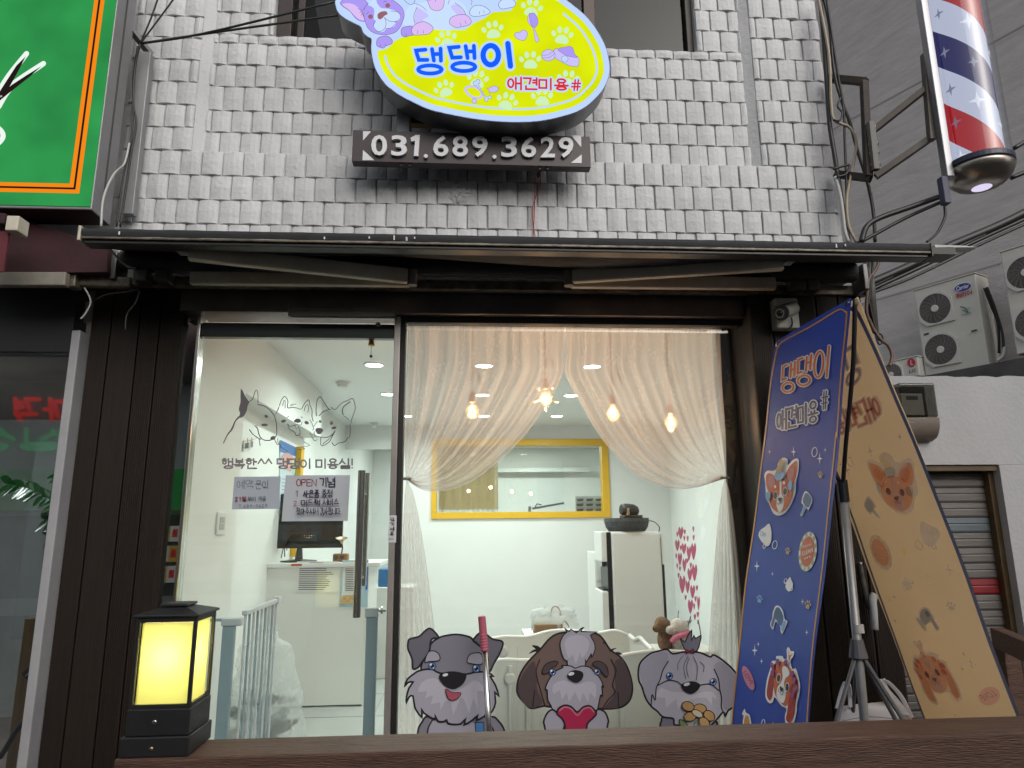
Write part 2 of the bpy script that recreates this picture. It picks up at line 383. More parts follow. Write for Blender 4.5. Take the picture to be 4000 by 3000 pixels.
def write(art, text, quad, w, mats, name='letter', gap=.18, grow=(0,), slantw=None, wob=0):
    """text into a pixel quad TL,TR,BR,BL; one part per glyph; mats/grow: outline layers first (grow is extra width)"""
    TL, TR, BR, BL = quad
    adv = [(MW.get(c, .72 if c in MISC else 1.0)) for c in text]; tot = sum(adv)+gap*(len(text)-1)
    x = 0; lay = art.l; gl = []
    for c, a in zip(text, adv):
        if c != ' ':
            st = []
            for pts, cl in glyph(c):
                q = []
                for (u, v) in pts:
                    uu = (x+u*a+random.uniform(-wob, wob))/tot; vv = v+random.uniform(-wob, wob)
                    top = (TL[0]+(TR[0]-TL[0])*uu, TL[1]+(TR[1]-TL[1])*uu); bot = (BL[0]+(BR[0]-BL[0])*uu, BL[1]+(BR[1]-BL[1])*uu)
                    q.append((bot[0]+(top[0]-bot[0])*vv, bot[1]+(top[1]-bot[1])*vv))
                st.append((q, cl))
            gl.append(st)
        x += a+gap
    T0 = art.T; outs = []
    for i, (g, m) in enumerate(zip(grow, mats)):
        art.l = lay+i*2.2
        for st in gl:
            keep = art.l; o = art.strokes(name if i == len(mats)-1 else 'letter_border', st, w+g, m); art.l = keep; outs.append(o)
    art.l = lay+len(mats)*2.2+1
    return outs
def font(name, body, plane, quad, mat, layer, parent, offset=0.0, extrude=0.0, per=False, shear=0):
    """Latin lettering: the built-in font turned into mesh and fitted to a pixel quad on a plane"""
    c = bpy.data.curves.new('font', 'FONT'); c.body = body; c.size = 1; c.offset = offset; c.resolution_u = 3; c.shear = shear
    o = bpy.data.objects.new('font', c); COL.objects.link(o)
    me = bpy.data.meshes.new_from_object(o.evaluated_get(bpy.context.evaluated_depsgraph_get()))
    bpy.data.objects.remove(o); bpy.data.curves.remove(c)
    xs = [v.co.x for v in me.vertices]; ys = [v.co.y for v in me.vertices]; x0, x1, y0, y1 = min(xs), max(xs), min(ys), max(ys)
    TL, TR, BR, BL = [plane.at(q, layer) for q in quad]
    b = B()
    for v in me.vertices:
        u = (v.co.x-x0)/(x1-x0); w = (v.co.y-y0)/(y1-y0)
        b.v.append((TL+(TR-TL)*u)*w+(BL+(BR-BL)*u)*(1-w))
    b.f = [tuple(p.vertices) for p in me.polygons]; bpy.data.meshes.remove(me)
    fs = []
    for f in b.f:
        v = [b.v[j] for j in f[:3]]
        fs.append(tuple(reversed(f)) if (v[1]-v[0]).cross(v[2]-v[0]).dot(plane.n) < 0 else f)
    b.f = fs
    if extrude:
        cnt = {}
        for f in b.f:
            for i in range(len(f)):
                e = (f[i], f[(i+1) % len(f)]); cnt[e] = cnt.get(e, 0)+1
        k = len(b.v); b.v += [p-plane.n*extrude for p in b.v]
        b.f += [(e[1], e[0], e[0]+k, e[1]+k) for e in cnt if (e[1], e[0]) not in cnt]
    return b.build(name, mat, parent, recalc=False)
# ================================================================== SETTING
m_asph = M('asphalt', (.05, .05, .052), .9, noise=(6, .4), bump=(60, .4))
m_tile = M('painted_tile', (.58, .585, .60), .62, noise=(3.5, .13), bump=(46, .6, .007), wear=(7, .69, (.40, .40, .40)))
def vary(m, amt, streak=.0):
    t = m.node_tree; b_ = t.nodes['Principled BSDF']; lk = b_.inputs['Base Color'].links[0].from_socket; L = t.links.new
    oi = t.nodes.new('ShaderNodeObjectInfo'); mr = t.nodes.new('ShaderNodeMapRange'); mr.inputs[3].default_value = 1-amt; mr.inputs[4].default_value = 1.0
    L(oi.outputs['Random'], mr.inputs[0]); mx = t.nodes.new('ShaderNodeVectorMath'); mx.operation = 'SCALE'; L(lk, mx.inputs[0]); L(mr.outputs[0], mx.inputs['Scale']); out = mx.outputs[0]
    if streak:                                      # rain streaks running down the wall
        g_ = t.nodes.new('ShaderNodeNewGeometry'); mp = t.nodes.new('ShaderNodeMapping'); mp.inputs['Scale'].default_value = (13, 13, .7); L(g_.outputs['Position'], mp.inputs[0])
        n_ = t.nodes.new('ShaderNodeTexNoise'); n_.inputs['Scale'].default_value = 1.0; n_.inputs['Detail'].default_value = 7; L(mp.outputs[0], n_.inputs['Vector'])
        m2 = t.nodes.new('ShaderNodeMapRange'); m2.inputs[1].default_value = .45; m2.inputs[2].default_value = .72; m2.inputs[3].default_value = 1; m2.inputs[4].default_value = 1-streak; L(n_.outputs[0], m2.inputs[0])
        m3 = t.nodes.new('ShaderNodeVectorMath'); m3.operation = 'SCALE'; L(out, m3.inputs[0]); L(m2.outputs[0], m3.inputs['Scale']); out = m3.outputs[0]
    L(out, b_.inputs['Base Color'])
vary(m_tile, .06, .13)
m_grout = M('painted_grout', (.54, .545, .56), .7, noise=(9, .2), bump=(70, .6, .006))
m_white = M('white_plaster', (.80, .81, .79), .55, noise=(2.0, .05), bump=(120, .12, .002))
m_ceil = M('ceiling_white', (.82, .83, .82), .6, noise=(1.5, .04))
m_floor = M('grey_floor_tile', (.42, .43, .42), .35, noise=(4, .1))
m_dark = M('dark_room', (.035, .035, .038), .8, noise=(3, .3))
m_black = M('black_paint', (.012, .011, .012), .55, noise=(12, .3))
m_clad = M('brown_cladding', (.022, .014, .010), .6, noise=(4, .45, (.012, .008, .006)), bump=(30, .35, .004), stretch=(30, 30, 1.2), spec=.3)
m_steel = M('stainless', (.55, .53, .50), .22, metal=1, noise=(30, .15), bump=(140, .05, .002), stretch=(1, 1, .05))
m_dksteel = M('dark_stainless', (.16, .145, .13), .25, metal=1, noise=(20, .2))
m_alu = M('aluminium', (.62, .62, .62), .35, metal=1, noise=(20, .1))
m_wood = M('rail_wood', (.135, .072, .048), .5, noise=(5, .5, (.055, .028, .020)), bump=(26, .8, .006), stretch=(1.2, 14, 14), spec=.35, wear=(9, .70, (.26, .17, .12)))
m_glass = GLASS('window_glass', refl=1.35)
m_glass2 = GLASS('door_glass', (.93, .975, .955), refl=1.15)
m_glassn = GLASS('neighbour_glass', (.80, .84, .83), refl=3.2)
YG, ZF, ZC, YB = 3.20, 0.30, 2.65, 7.9       # glass line, shop floor, ceiling, back wall
g = B().box(-40, 40, -40, 40, -.2, 0).build('ground', m_asph, kind='structure')
g = B().box(-2.6, 3.4, 2.02, 3.12, .004, .2).build('deck', m_wood, kind='structure')

# ---- room behind the shop window
xl, xr0, xr1 = -1.40, 1.78, 2.36
rx = lambda y: xr0+(xr1-xr0)*(y-3.3)/(YB-3.3)
def slab(nm, z0, z1, mt):
    o = [(-1.5, YG+.02), (rx(3.3)+.08, YG+.02), (rx(YB)+.08, YB), (2.6, YB), (2.6, 10.4), (-1.9, 10.4), (-1.9, 5.4), (-1.5, 5.4)]
    return B().flat([(x, y, z1) for x, y in o], Vector((0, 0, 1)), z1-z0).build(nm, mt, kind='structure')
slab('shop_floor', ZF-.1, ZF, m_floor); slab('shop_ceiling', ZC, ZC+.08, m_ceil)
B().box(xl-.12, xl, 3.9, 10.4, ZF, ZC).build('shop_wall_left', m_white, kind='structure')
B().box(-1.52, -1.262, 3.235, 3.9, ZF, ZC-.001).build('shop_wall_pier', m_white, kind='structure')
B().add([(rx(3.3), 3.30, ZF), (rx(3.3)+.1, 3.30, ZF), (rx(YB)+.1, YB, ZF), (rx(YB), YB, ZF), (rx(3.3), 3.30, ZC), (rx(3.3)+.1, 3.30, ZC), (rx(YB)+.1, YB, ZC), (rx(YB), YB, ZC)],
        [(0,1,2,3),(4,7,6,5),(0,4,5,1),(1,5,6,2),(2,6,7,3),(3,7,4,0)]).build('shop_wall_right', m_white, kind='structure')
zb = PX(1110, 1625, -1.262).z
B().box(xl, -1.2625, 3.9005, 5.94, zb, ZC-.001).build('shop_ceiling_beam', m_white, kind='structure')
B().box(-1.1, 1.75, 3.30, 3.42, ZC-.10, ZC-.001).build('shop_front_bulkhead', m_white, kind='structure')
# back wall with the pass window opening and the opening beside it
ow = [P(1692, 1719.6, YB), P(2381, 2018, YB)]; wx0, wx1, wz1, wz0 = ow[0].x, ow[1].x, ow[0].z, ow[1].z
ox1 = P(1545, 1900, YB).x; oz = P(1400, 1752, YB).z
bw = B()
for (a, b_, c, d) in ((wx0-.0, wx1, ZF, wz0), (wx0, wx1, wz1, ZC), (ox1, wx0, ZF, ZC), (wx1, rx(YB), ZF, ZC), (xl, ox1, oz, ZC)):
    bw.box(a, b_, YB, YB+.12, c, d)
bw.build('shop_wall_back', m_white, kind='structure')
B().box(-1.9, 2.6, 10.3, 10.42, ZF, ZC).build('grooming_room_wall', m_white, kind='structure')
B().box(2.5, 2.6, YB+.12, 10.3, ZF, ZC).build('grooming_room_side_wall', m_white, kind='structure')
# floor tile joints (recessed look: thin dark grout strips)
jb = B()
for i in range(12): jb.box(-1.4, 2.4, 3.6+i*.6-.0015, 3.6+i*.6+.0015, ZF, ZF+.0015)
for i in range(7): jb.box(-1.2+i*.6-.0015, -1.2+i*.6+.0015, 3.25, 7.8, ZF+.0016, ZF+.0022)
jb.build('floor_joint', M('joint_grey', (.25, .25, .25), .8), bpy.data.objects['shop_floor'], kind='stuff')

# ---- upper storey: dark room behind the upper window, roof, party walls
zt = P(1500, -170, 3.1).z
ub = B().box(-1.6, 1.66, 4.4, 4.5, ZC+.09, zt+.3).box(-1.6, 1.66, 3.2, 4.5, zt+.2, zt+.35).box(-1.6, 1.66, 3.32, 4.4, ZC+.082, ZC+.15).box(1.6, 1.66, 3.32, 4.4, ZC+.15, zt+.2).box(-1.6, -1.54, 3.32, 4.4, ZC+.15, zt+.2).box(-1.6, 1.66, 3.12, 3.32, zt+.001, zt+.199)
ub.build('upper_room', m_dark, kind='structure')

# ---- scalloped tile wall above the awning
YF, YR = 3.10, 3.145
XL, XR = P(455, 800, YF).x, P(3262, 700, YF).x
rowF = [P(1100, y, YF).z for y in (976, 883, 790, 696, 603)]
pitch_f = (rowF[-1]-rowF[0])/4
while rowF[-1] < zt: rowF.append(rowF[-1]+pitch_f)
rowF.insert(0, rowF[0]-pitch_f)
zled = rowF[5]                                   # ledge where the recessed panel starts
rowR = [zled]+[P(1100, y, YR).z for y in (528, 443, 350, 265, 181)]
pitch_r = (rowR[-1]-rowR[2])/3
zsill = P(1100, 146, YR).z
xpl, xpr = P(775, 330, YF).x, P(2945, 330, YF).x
xw0, xw1 = P(1074, 90, YR).x, P(2712, 90, YR).x
TW = .0985
def tile_mesh(w, h, seed, d=.019):
    random.seed(seed); b = B()
    sec = [(-.503, .22), (-.47, .56), (-.20, .86), (.06, 1.0), (.30, .82), (.46, .54), (.503, .22)]
    k = len(sec); j = lambda s: random.uniform(-s, s)
    bow = .003+j(.001)
    for (z, fr, ins) in ((-h/2-.001, .22, 0), (-h/2+.003, .80, .004), (0, 1, 0), (h/2-.005, .84, .003), (h/2+.001, .25, 0)):
        for (x, y) in sec:
            b.v.append(Vector((x*w, -y*d*fr+j(.0007)*(y > 0), z+j(.0006)*(y > 0))))
    for r in range(4):
        for i in range(k-1):
            a = r*k+i; b.f.append((a, a+1, a+k+1, a+k))
    me = bpy.data.meshes.new('tile'); me.from_pydata([tuple(v) for v in b.v], [], b.f); me.update(); me.materials.append(m_tile)
    return me
TMESH = [tile_mesh(1, 1, s) for s in ()] 
_cache = {}
def lay(parent, x0, x1, rows, Y, stag=0):
    base = wloc(parent); r0 = random.Random(len(rows)*7+int(x0*100))
    for ri in range(len(rows)-1):
        z0, z1 = rows[ri], rows[ri+1]; h = z1-z0
        x = x0-TW*((ri+stag) % 2)*.5-TW*.15
        while x < x1-.012:
            a, b = max(x, x0), min(x+TW, x1)
            if b-a > .018:
                key = (round((b-a)/.008), round(h/.004), r0.randrange(6))
                if key not in _cache: _cache[key] = tile_mesh(key[0]*.008*.985, key[1]*.004*.985, hash(key) % 999)
                o = bpy.data.objects.new('tile', _cache[key]); COL.objects.link(o); o.parent = parent
                o.location = Vector(((a+b)/2+r0.uniform(-.001, .001), Y+r0.uniform(-.003, .002), (z0+z1)/2+r0.uniform(-.0015, .0015)))-base
                o.rotation_euler = (r0.uniform(-.025, .025), r0.uniform(-.012, .012), r0.uniform(-.05, .05))
            x += TW
wa = B().box(XL-.6, XR, YF, YF+.2, rowF[0], zled).build('wall_band', m_grout, label='band of white painted scalloped tiles right above the black awning', cat='wall')
lay(wa, XL, XR, rowF[:6], YF)
wl = B().box(XL-.6, xpl, YF+.001, YF+.2, zled, zt).build('wall_pier', m_grout, label='white tiled wall pier beside the green lightbox sign', cat='wall')
lay(wl, XL, xpl, rowF[5:], YF, 1)
wr = B().box(xpr, XR, YF+.001, YF+.2, zled, zt).build('wall_pier', m_grout, label='white tiled wall pier beside the barber pole', cat='wall')
lay(wr, xpr, XR, rowF[5:], YF, 1)
wp = B().box(xpl, xpr, YR, YR+.12, zled, zsill).box(xpl, xw0, YR, YR+.12, zsill, zt).box(xw1, xpr, YR, YR+.12, zsill, zt)
wp = wp.build('wall_panel', m_grout, label='recessed white tiled wall panel around the upper window', cat='wall')
lay(wp, xpl+.03, xpr-.03, rowR, YR)
lay(wp, xpl+.03, xpr-.03, [rowR[-1], zsill], YR, 1)
rs = [zsill]
while rs[-1] < zt: rs.append(rs[-1]+pitch_r)
lay(wp, xpl+.03, xw0, rs, YR); lay(wp, xw1, xpr-.03, rs, YR, 1)
for (xa, xb) in ((xpl, xpl+.055), (xpr, xpr-.055)):     # splayed reveals
    B().add([(xa, YF-.004, zled), (xb, YR, zled), (xb, YR, zt), (xa, YF-.004, zt), (xa, YR+.02, zled), (xa, YR+.02, zt)], [(0, 1, 2, 3), (0, 4, 1), (3, 2, 5), (0, 3, 5, 4), (1, 4, 5, 2)]).build('splay', m_tile, wp)
# upper window
m_brown = M('window_frame_brown', (.030, .018, .014), .5, noise=(10, .4))
win = thing('upper_window', 'dark sliding window in a brown frame behind the yellow sign', 'window', ((xw0+xw1)/2, YR+.05, zsill))
f0, f1 = YR+.03, YR+.10
B().box(xw0, xw0+.075, f0, f1, zsill, zt).build('frame', m_brown, win, bevel=.003)
B().box(xw0+.10, xw0+.135, f0+.02, f1, zsill+.035, zt).build('sash', m_brown, win, bevel=.003)
B().box(xw1-.035, xw1, f0, f1, zsill, zt).build('frame', m_brown, win, bevel=.003)
B().box(xw0+.075, xw1-.035, f0+.01, f1-.02, zsill, zsill+.03).build('sill', m_brown, win, bevel=.003)
xm = P(2307, 60, YR).x
B().box(xm-.03, xm+.03, f0+.005, f1, zsill+.031, zt).build('mullion', M('mullion_brown', (.075, .045, .035), .5), win, bevel=.003)
m_upg = GLASS('upper_glass', (.22, .24, .25), refl=.6)
for a, b_ in ((xw0+.136, xm-.031), (xm+.031, xw1-.036)): B().box(a, b_, f0+.035, f0+.043, zsill+.031, zt).build('pane', m_upg, win)
B().box(xw0+.076, xw0+.099, f0+.05, f0+.06, zsill+.031, zt).build('pane', m_upg, win)

# ---- left clad post between the two shops
YPo = 3.17
zpt = P(500, 1128, YPo).z
post = thing('clad_post', 'near-black brown clad post left of the glass door', 'post', (P(400, 2000, YPo).x, YPo+.03, 0))
eds = [P(350, 1300, YPo).x, P(412, 1450, YPo).x, P(540, 1300, YPo).x, P(620, 1300, YPo).x, P(706, 1300, YPo).x]
B().box(eds[0]+.004, eds[4]-.002, YPo+.02, YG-.006, 0, zpt).build('core', m_black, post)
for i in range(4):
    b = B().box(eds[i]+.003, eds[i+1]-.003, YPo, YPo+.022, 0, zpt)
    o = b.build('plank', m_clad, post, bevel=.003)
    if i >= 2:
        n = 9; w = (eds[i+1]-eds[i]-.014)/n
        for k in range(n): B().box(eds[i]+.007+k*w, eds[i]+.007+k*w+w*.55, YPo-.003, YPo+.001, 0, zpt).build('rib', m_clad, o)
B().box(eds[4]-.0018, eds[4]+.006, YPo, YG-.005, 0, zpt).build('corner_trim', m_clad, post)
# ---- right clad wall behind the banner
cx = [P(2968, 1700, 3.05).x, P(3058, 1700, 3.05).x, P(3150, 1700, 3.05).x, P(3240, 1700, 3.05).x, P(3330, 1700, 3.05).x, P(3428, 1700, 3.05).x]
zct = P(3100, 1120, 3.05).z
cw = thing('clad_wall', 'black ribbed cladding wall behind the banner stand', 'wall', (cx[2], 3.1, 0))
B().box(cx[0]+.004, cx[5]-.002, 3.072, 3.34, 0, zct).build('core', m_black, cw)
for i in range(5):
    o = B().box(cx[i]+.003, cx[i+1]-.003, 3.05, 3.073, 0, zct).build('plank', m_clad, cw, bevel=.003)
    n = 10; w = (cx[i+1]-cx[i]-.012)/n
    for k in range(n): B().box(cx[i]+.006+k*w, cx[i]+.006+k*w+w*.55, 3.047, 3.051, 0, zct).build('rib', m_clad, o)

# ---- shopfront: header, frames, door, sidelight, window
sh = thing('shopfront', 'dark steel and glass shopfront frame under the awning', 'shopfront', (0, YG, 0))
zh0 = P(2200, 1252, YG).z; zh1 = P(2200, 1150, YG).z; zh2 = rowF[0]-.05
xs0, xs1 = eds[4]-.03, cx[0]+.002
B().box(xs0+.04, xs1, YG-.09, YG+.09, zh0, zh1).build('header', M('header_dark', (.13, .115, .11), .4, metal=.6, noise=(8, .3)), sh, bevel=.004)
m_rot = M('rough_timber', (.05, .042, .036), .9, noise=(10, .5, (.02, .017, .015)), bump=(22, 1.0, .02), stretch=(1.5, 8, 8))
b = B(); random.seed(3); N = 60
for i in range(N+1):
    x = xs0-.2+(xs1-xs0+.4)*i/N
    for (yy, zz) in ((YG-.13, zh1+.002), (YG-.13, zh1+.055), (YG-.02, zh1+.055)):
        b.v.append(Vector((x, yy+random.uniform(-.006, .006), zz+random.uniform(-.010, .010)*(zz < zh1+.05 and 1 or .4))))
for i in range(N): b.f += [(3*i, 3*i+3, 3*i+4, 3*i+1), (3*i+1, 3*i+4, 3*i+5, 3*i+2)]
b.build('ragged_beam', m_rot, sh)
B().box(xs0-.25, xs1+.3, YG-.019, YG+.12, zh1+.002, rowF[0]+.05).build("fascia", m_black, sh)
xm0, xm1 = P(1543, 1350, YG).x, P(1576, 1350, YG).x      # post between door and window
B().box(xm0, xm1-.012, YG-.05, YG+.05, ZF-.1, zh0-.001).build('post', M('post_steel', (.52, .49, .46), .32, metal=.6, noise=(3, .3), stretch=(1, 1, 1)), sh, bevel=.003)
xd0 = P(800, 1300, YG).x
B().box(xd0-.027, xd0-.011, YG-.03, YG+.03, ZF-.1, zh0-.001).build('post', m_steel, sh, bevel=.003)
xwR = P(2940, 1400, YG).x
B().box(xm1-.011, xm1+.012, YG-.04, YG+.03, ZF-.1, zh0-.001).build('window_frame', m_black, sh, bevel=.002)
B().box(xwR, xwR+.022, YG-.04, YG+.03, ZF-.1, zh0-.001).build('window_frame', m_dksteel, sh, bevel=.002)
B().box(xm1+.013, xwR-.001, YG-.035, YG+.025, zh0-.028, zh0-.001).build('window_frame', m_black, sh, bevel=.002)
B().box(xm1+.013, xwR-.001, YG-.005, YG+.005, ZF-.1, zh0-.029).build('pane', m_glass, sh)
B().box(xs0, xd0-.0275, YG-.004, YG+.004, ZF-.1, zh0-.002).build('side_pane', GLASS('mirror_side_glass', (.55, .6, .58), refl=9), sh)
B().box(xs0+.04, xs1, YG-.1, YG+.12, 0, ZF-.101).build('plinth', m_dksteel, sh)
# glass door
dr = thing('glass_door', 'frameless glass door with a long steel pull handle', 'door', ((xd0+xm0)/2, YG, ZF))
zdt = P(1100, 1268, YG).z; zdr = P(1100, 1322, YG).z
B().box(xd0-.008, xm0-.004, YG-.022, YG+.022, zdr, zdt).build('top_rail', M('door_rail', (.055, .062, .058), .28, metal=.8, noise=(9, .25), stretch=(.4, 1, 6)), dr, bevel=.002)
lk = P(1477, 1268, YG-.022); B().lathe(lk, [(.012, 0), (.012, .004), (.009, .005)], 16, Vector((0, -1, 0))).build('lock', m_steel, dr, smooth=False)
B().box(xd0-.008, xm0-.004, YG-.006, YG+.006, ZF+.08, zdr-.001).build('pane', m_glass2, dr)
B().box(xd0-.008, xm0-.004, YG-.022, YG+.022, ZF+.005, ZF+.079).build('bottom_rail', m_dksteel, dr)
h0, h1 = P(1418, 1838, YG-.075), P(1388, 2412, YG-.075)
hx = (h0.x+h1.x)/2
B().tube([(hx, YG-.075, h1.z), (hx, YG-.075, h0.z)], .0165, 20).build('handle', m_steel, dr, smooth=False)
B().tube([(hx, YG+.075, h1.z+.12), (hx, YG+.075, h0.z)], .0165, 20).build('handle', m_steel, dr)
for z in (h1.z+.16, h0.z-.1): B().tube([(hx, YG-.07, z), (hx, YG-.007, z)], .009, 10).build('standoff', m_steel, dr)
for z in (h1.z+.16, h0.z-.1): B().tube([(hx, YG+.007, z), (hx, YG+.07, z)], .009, 10).build('standoff', m_steel, dr)
c0, c1 = P(1128, 1200, YG-.12), P(1540, 1238, YG-.12)
B().box(c0.x, c1.x, YG-.125, YG-.091, c1.z, c0.z).build('door_closer', M('closer_grey', (.13, .12, .11), .3, metal=.9, noise=(6, .3)), bevel=.003, label='long grey steel door closer cover above the glass door', cat='door closer')
# pull sticker
st = thing('pull_sticker', 'small white pull sticker on the steel post beside the door', 'sticker', P(1530, 2110, YG-.052))
pp = Plane(P(1530, 2060, YG-.0505), (0, -1, 0)); A = Art(pp, st)
A.fill('sheet', [(1520, 2013), (1550, 2013), (1547, 2119), (1514, 2119)], M('paper_grey', (.62, .62, .64), .5), smooth=False)
for i, c in enumerate('당기세요'):
    y = 2023+i*18; write(A, c, [(1526-i*.6, y), (1541-i*.6, y), (1541-i*.6, y+13), (1526-i*.6, y+13)], 2.4, [M('ink_black', (.01, .01, .012), .6)])
font('lettering', 'PULL', pp, [(1520, 2100), (1540, 2100), (1540, 2107), (1520, 2107)], MATS['ink_black'], A.l, st)

# ---- wood rail in front with its side return
p0 = P(1500, 2936, 2.0); zr = p0.z; yb_ = PZ(1500, 2867, zr).y
xr_l = P(446, 2950, 2.0).x
rail = thing('rail', 'weathered brown timber rail along the front of the deck', 'rail', (.6, 2.05, 0))
B().box(xr_l, 3.2, 2.0, yb_, zr-.115, zr).build('top_beam', m_wood, rail, bevel=.006)
for x in (-.9, .35, 1.6, 2.85): B().box(x-.045, x+.045, 2.03, yb_-.03, 0, zr-.116).build('post', m_wood, rail, bevel=.005)
sr = thing('side_rail', 'brown timber hand rail at the right edge beside the roller shutter', 'rail', (2.5, 3, 0))
e0, e1 = P(3900, 2490, 3.3), P(4150, 2600, 2.6)
B().obox(e0, e1, .06, .09).build('top_beam', m_wood, sr, bevel=.005)
B().box(e0.x-.03, e0.x+.05, 3.24, 3.32, 0, e0.z-.045).build('post', m_wood, sr, bevel=.004)
# ================================================================== AWNING
m_fab = M('awning_fabric', (.018, .018, .022), .75, noise=(14, .4), bump=(40, .3))
m_cream = M('cream_enamel', (.62, .58, .48), .5, noise=(5, .35, (.46, .42, .34)), wear=(11, .70, (.14, .11, .08)))
m_rust = M('stained_alu', (.20, .18, .14), .5, metal=.5, noise=(22, .5, (.07, .055, .04)))
YA = 2.62
aw = thing('awning', 'folded black retractable awning across the shopfront', 'awning', (.4, 2.9, 2.4))
a0, a1 = P(322, 888, YA), P(3632, 965, YA)
zA = (P(322, 892, YA).z+P(3632, 948, YA).z)/2; hA = .036
x0, x1 = a0.x, a1.x
b = B(); N = 80; random.seed(5)
for i in range(N+1):
    x = x0+(x1-x0)*i/N; j = random.uniform(-.0015, .0015)
    for (yy, zz) in ((YA, zA-hA), (YA-.006, zA-hA*.5+j), (YA-.002, zA-.004+j), (YA+.03, zA+j), (YA+.05, zA-.01)): b.v.append(Vector((x, yy+j, zz)))
for i in range(N):
    for k in range(4): b.f.append((5*i+k, 5*i+5+k, 5*i+6+k, 5*i+1+k))
b.build('fabric_wrap', m_fab, aw, smooth=True)
B().box(x0, x1, YA-.004, YA+.05, zA-hA-.011, zA-hA-.001).build('front_strip', m_rust, aw, bevel=.003)
B().box(x0+.004, x1-.004, YA+.008, YA+.07, zA-hA-.026, zA-hA-.0115).build('front_rail', M('rail_black', (.02, .02, .02), .4), aw, bevel=.004)
B().box(x0-.012, x0-.001, YA-.008, YA+.07, zA-hA-.02, zA+.006).build('end_cap', m_cream, aw, bevel=.003)
B().box(x1+.001, x1+.006, YA-.008, YA+.07, zA-hA-.026, zA).build('end_cap', m_rust, aw, bevel=.002)
e0, e1 = P(3640, 963, 2.72), P(3808, 975, 2.72)
B().add([(e0.x, 2.70, e0.z), (e1.x-.06, 2.70, e0.z-.002), (e1.x, 2.70, e0.z-.008), (e0.x, 2.70, e0.z-.012), (e0.x, 2.76, e0.z), (e1.x-.06, 2.76, e0.z-.002), (e1.x, 2.76, e0.z-.008), (e0.x, 2.76, e0.z-.012)],
        [(0, 1, 2, 3), (7, 6, 5, 4), (0, 4, 5, 1), (1, 5, 6, 2), (2, 6, 7, 3), (3, 7, 4, 0)]).build('side_flashing', M('flashing', (.5, .5, .5), .45, noise=(9, .3)), aw)
e2 = P(3705, 1010, 2.75)
B().box(x1+.007, e2.x, 2.70, 2.80, e2.z, e0.z-.0125).build('side_gutter', M('gutter_dark', (.035, .033, .032), .5), aw)
# sagging cloth from the front rail back to the roller
YRo = 2.98; zR = P(1000, 1030, YRo).z; xR0, xR1 = P(478, 1040, YRo).x, P(3330, 1045, YRo).x
b = B(); NX, NY = 60, 8
for i in range(NX+1):
    u = i/NX; x = max(x0, xR0)*(1-u)+min(x1, xR1)*u
    sag = .055*math.exp(-((u-.62)/.22)**2)+.02*math.exp(-((u-.2)/.1)**2)
    for j in range(NY+1):
        v = j/NY; b.v.append(Vector((x, YA+.06+(YRo-YA-.06)*v, (zA-hA-.012)*(1-v)+(zR+.048)*v-sag*4*v*(1-v))))
for i in range(NX):
    for j in range(NY): a = i*(NY+1)+j; b.f.append((a, a+1, a+NY+2, a+NY+1))
b.build('slack_cloth', m_fab, aw, smooth=True)
B().tube([(xR0, YRo, zR), (xR1, YRo, zR)], .048, 20).build('roller', m_fab, aw, smooth=False)
zT = P(1000, 1098, 3.02).z
B().box(P(255, 1100, 3.02).x, P(3395, 1125, 3.02).x, 3.03, 3.075, zT-.024, zT+.024).build('torsion_bar', m_rust, aw, bevel=.004)
for px in (470, 3350):
    q = P(px, 1040, 2.99); B().box(q.x-.012, q.x+.012, 2.93, 3.04, zT-.03, zR+.03).build('bracket', M('bracket_grey', (.12, .12, .12), .4, metal=.7), aw, bevel=.004)
for px in (560, 640, 3110, 3165):
    q = P(px, 1105, 2.99); B().box(q.x-.03, q.x+.03, 2.955, 3.03, zT-.028, zT+.026).build('shoulder', M('shoulder_grey', (.10, .095, .09), .45, metal=.5, noise=(20, .3)), aw, bevel=.006)
# arms: lower one lies along the bar, upper one folds back over it
def arm(nm, pa, pb, h, Y0, Y1):
    a = P(pa[0], pa[1], Y0); c = P(pb[0], pb[1], Y1)
    return B().obox(a, c, .035, h).build(nm, m_cream, aw, bevel=.006)
arm('forearm', (738, 988), (1592, 1080), .066, 2.72, 2.88)
arm('upper_arm', (746, 1088), (1600, 1097), .058, 2.95, 2.93)
arm('forearm', (3058, 1029), (2236, 1080), .063, 2.72, 2.88)
arm('upper_arm', (3026, 1109), (2230, 1100), .060, 2.95, 2.93)
for px, py in ((1610, 1084), (2222, 1086)):
    q = P(px, py, 2.9); B().tube([q-Vector((0, 0, .038)), q+Vector((0, 0, .034))], .022, 14).build('elbow', M('elbow_grey', (.2, .19, .17), .45), aw)
for px, py, s in ((715, 972, 1), (3080, 1012, -1)):
    q = P(px, py, 2.72); B().box(q.x-.02, q.x+.02, 2.70, 2.75, q.z-.02, q.z+.012).build('arm_clip', M('clip_grey', (.28, .28, .28), .4, metal=.5), aw, bevel=.003)
m_drip = M('white_splash', (.75, .75, .76), .7)
random.seed(9)
for px in (465, 1268, 1443, 1540, 1590, 1620, 1588, 3262, 3297):
    q = P(px, 915, YA-.006); h = random.uniform(.008, .02); zz = zA-hA*random.uniform(.3, .7)
    B().box(q.x-.0025, q.x+.0025, YA-.0072, YA-.004, zz-h, zz).build('paint_drip', m_drip, aw)

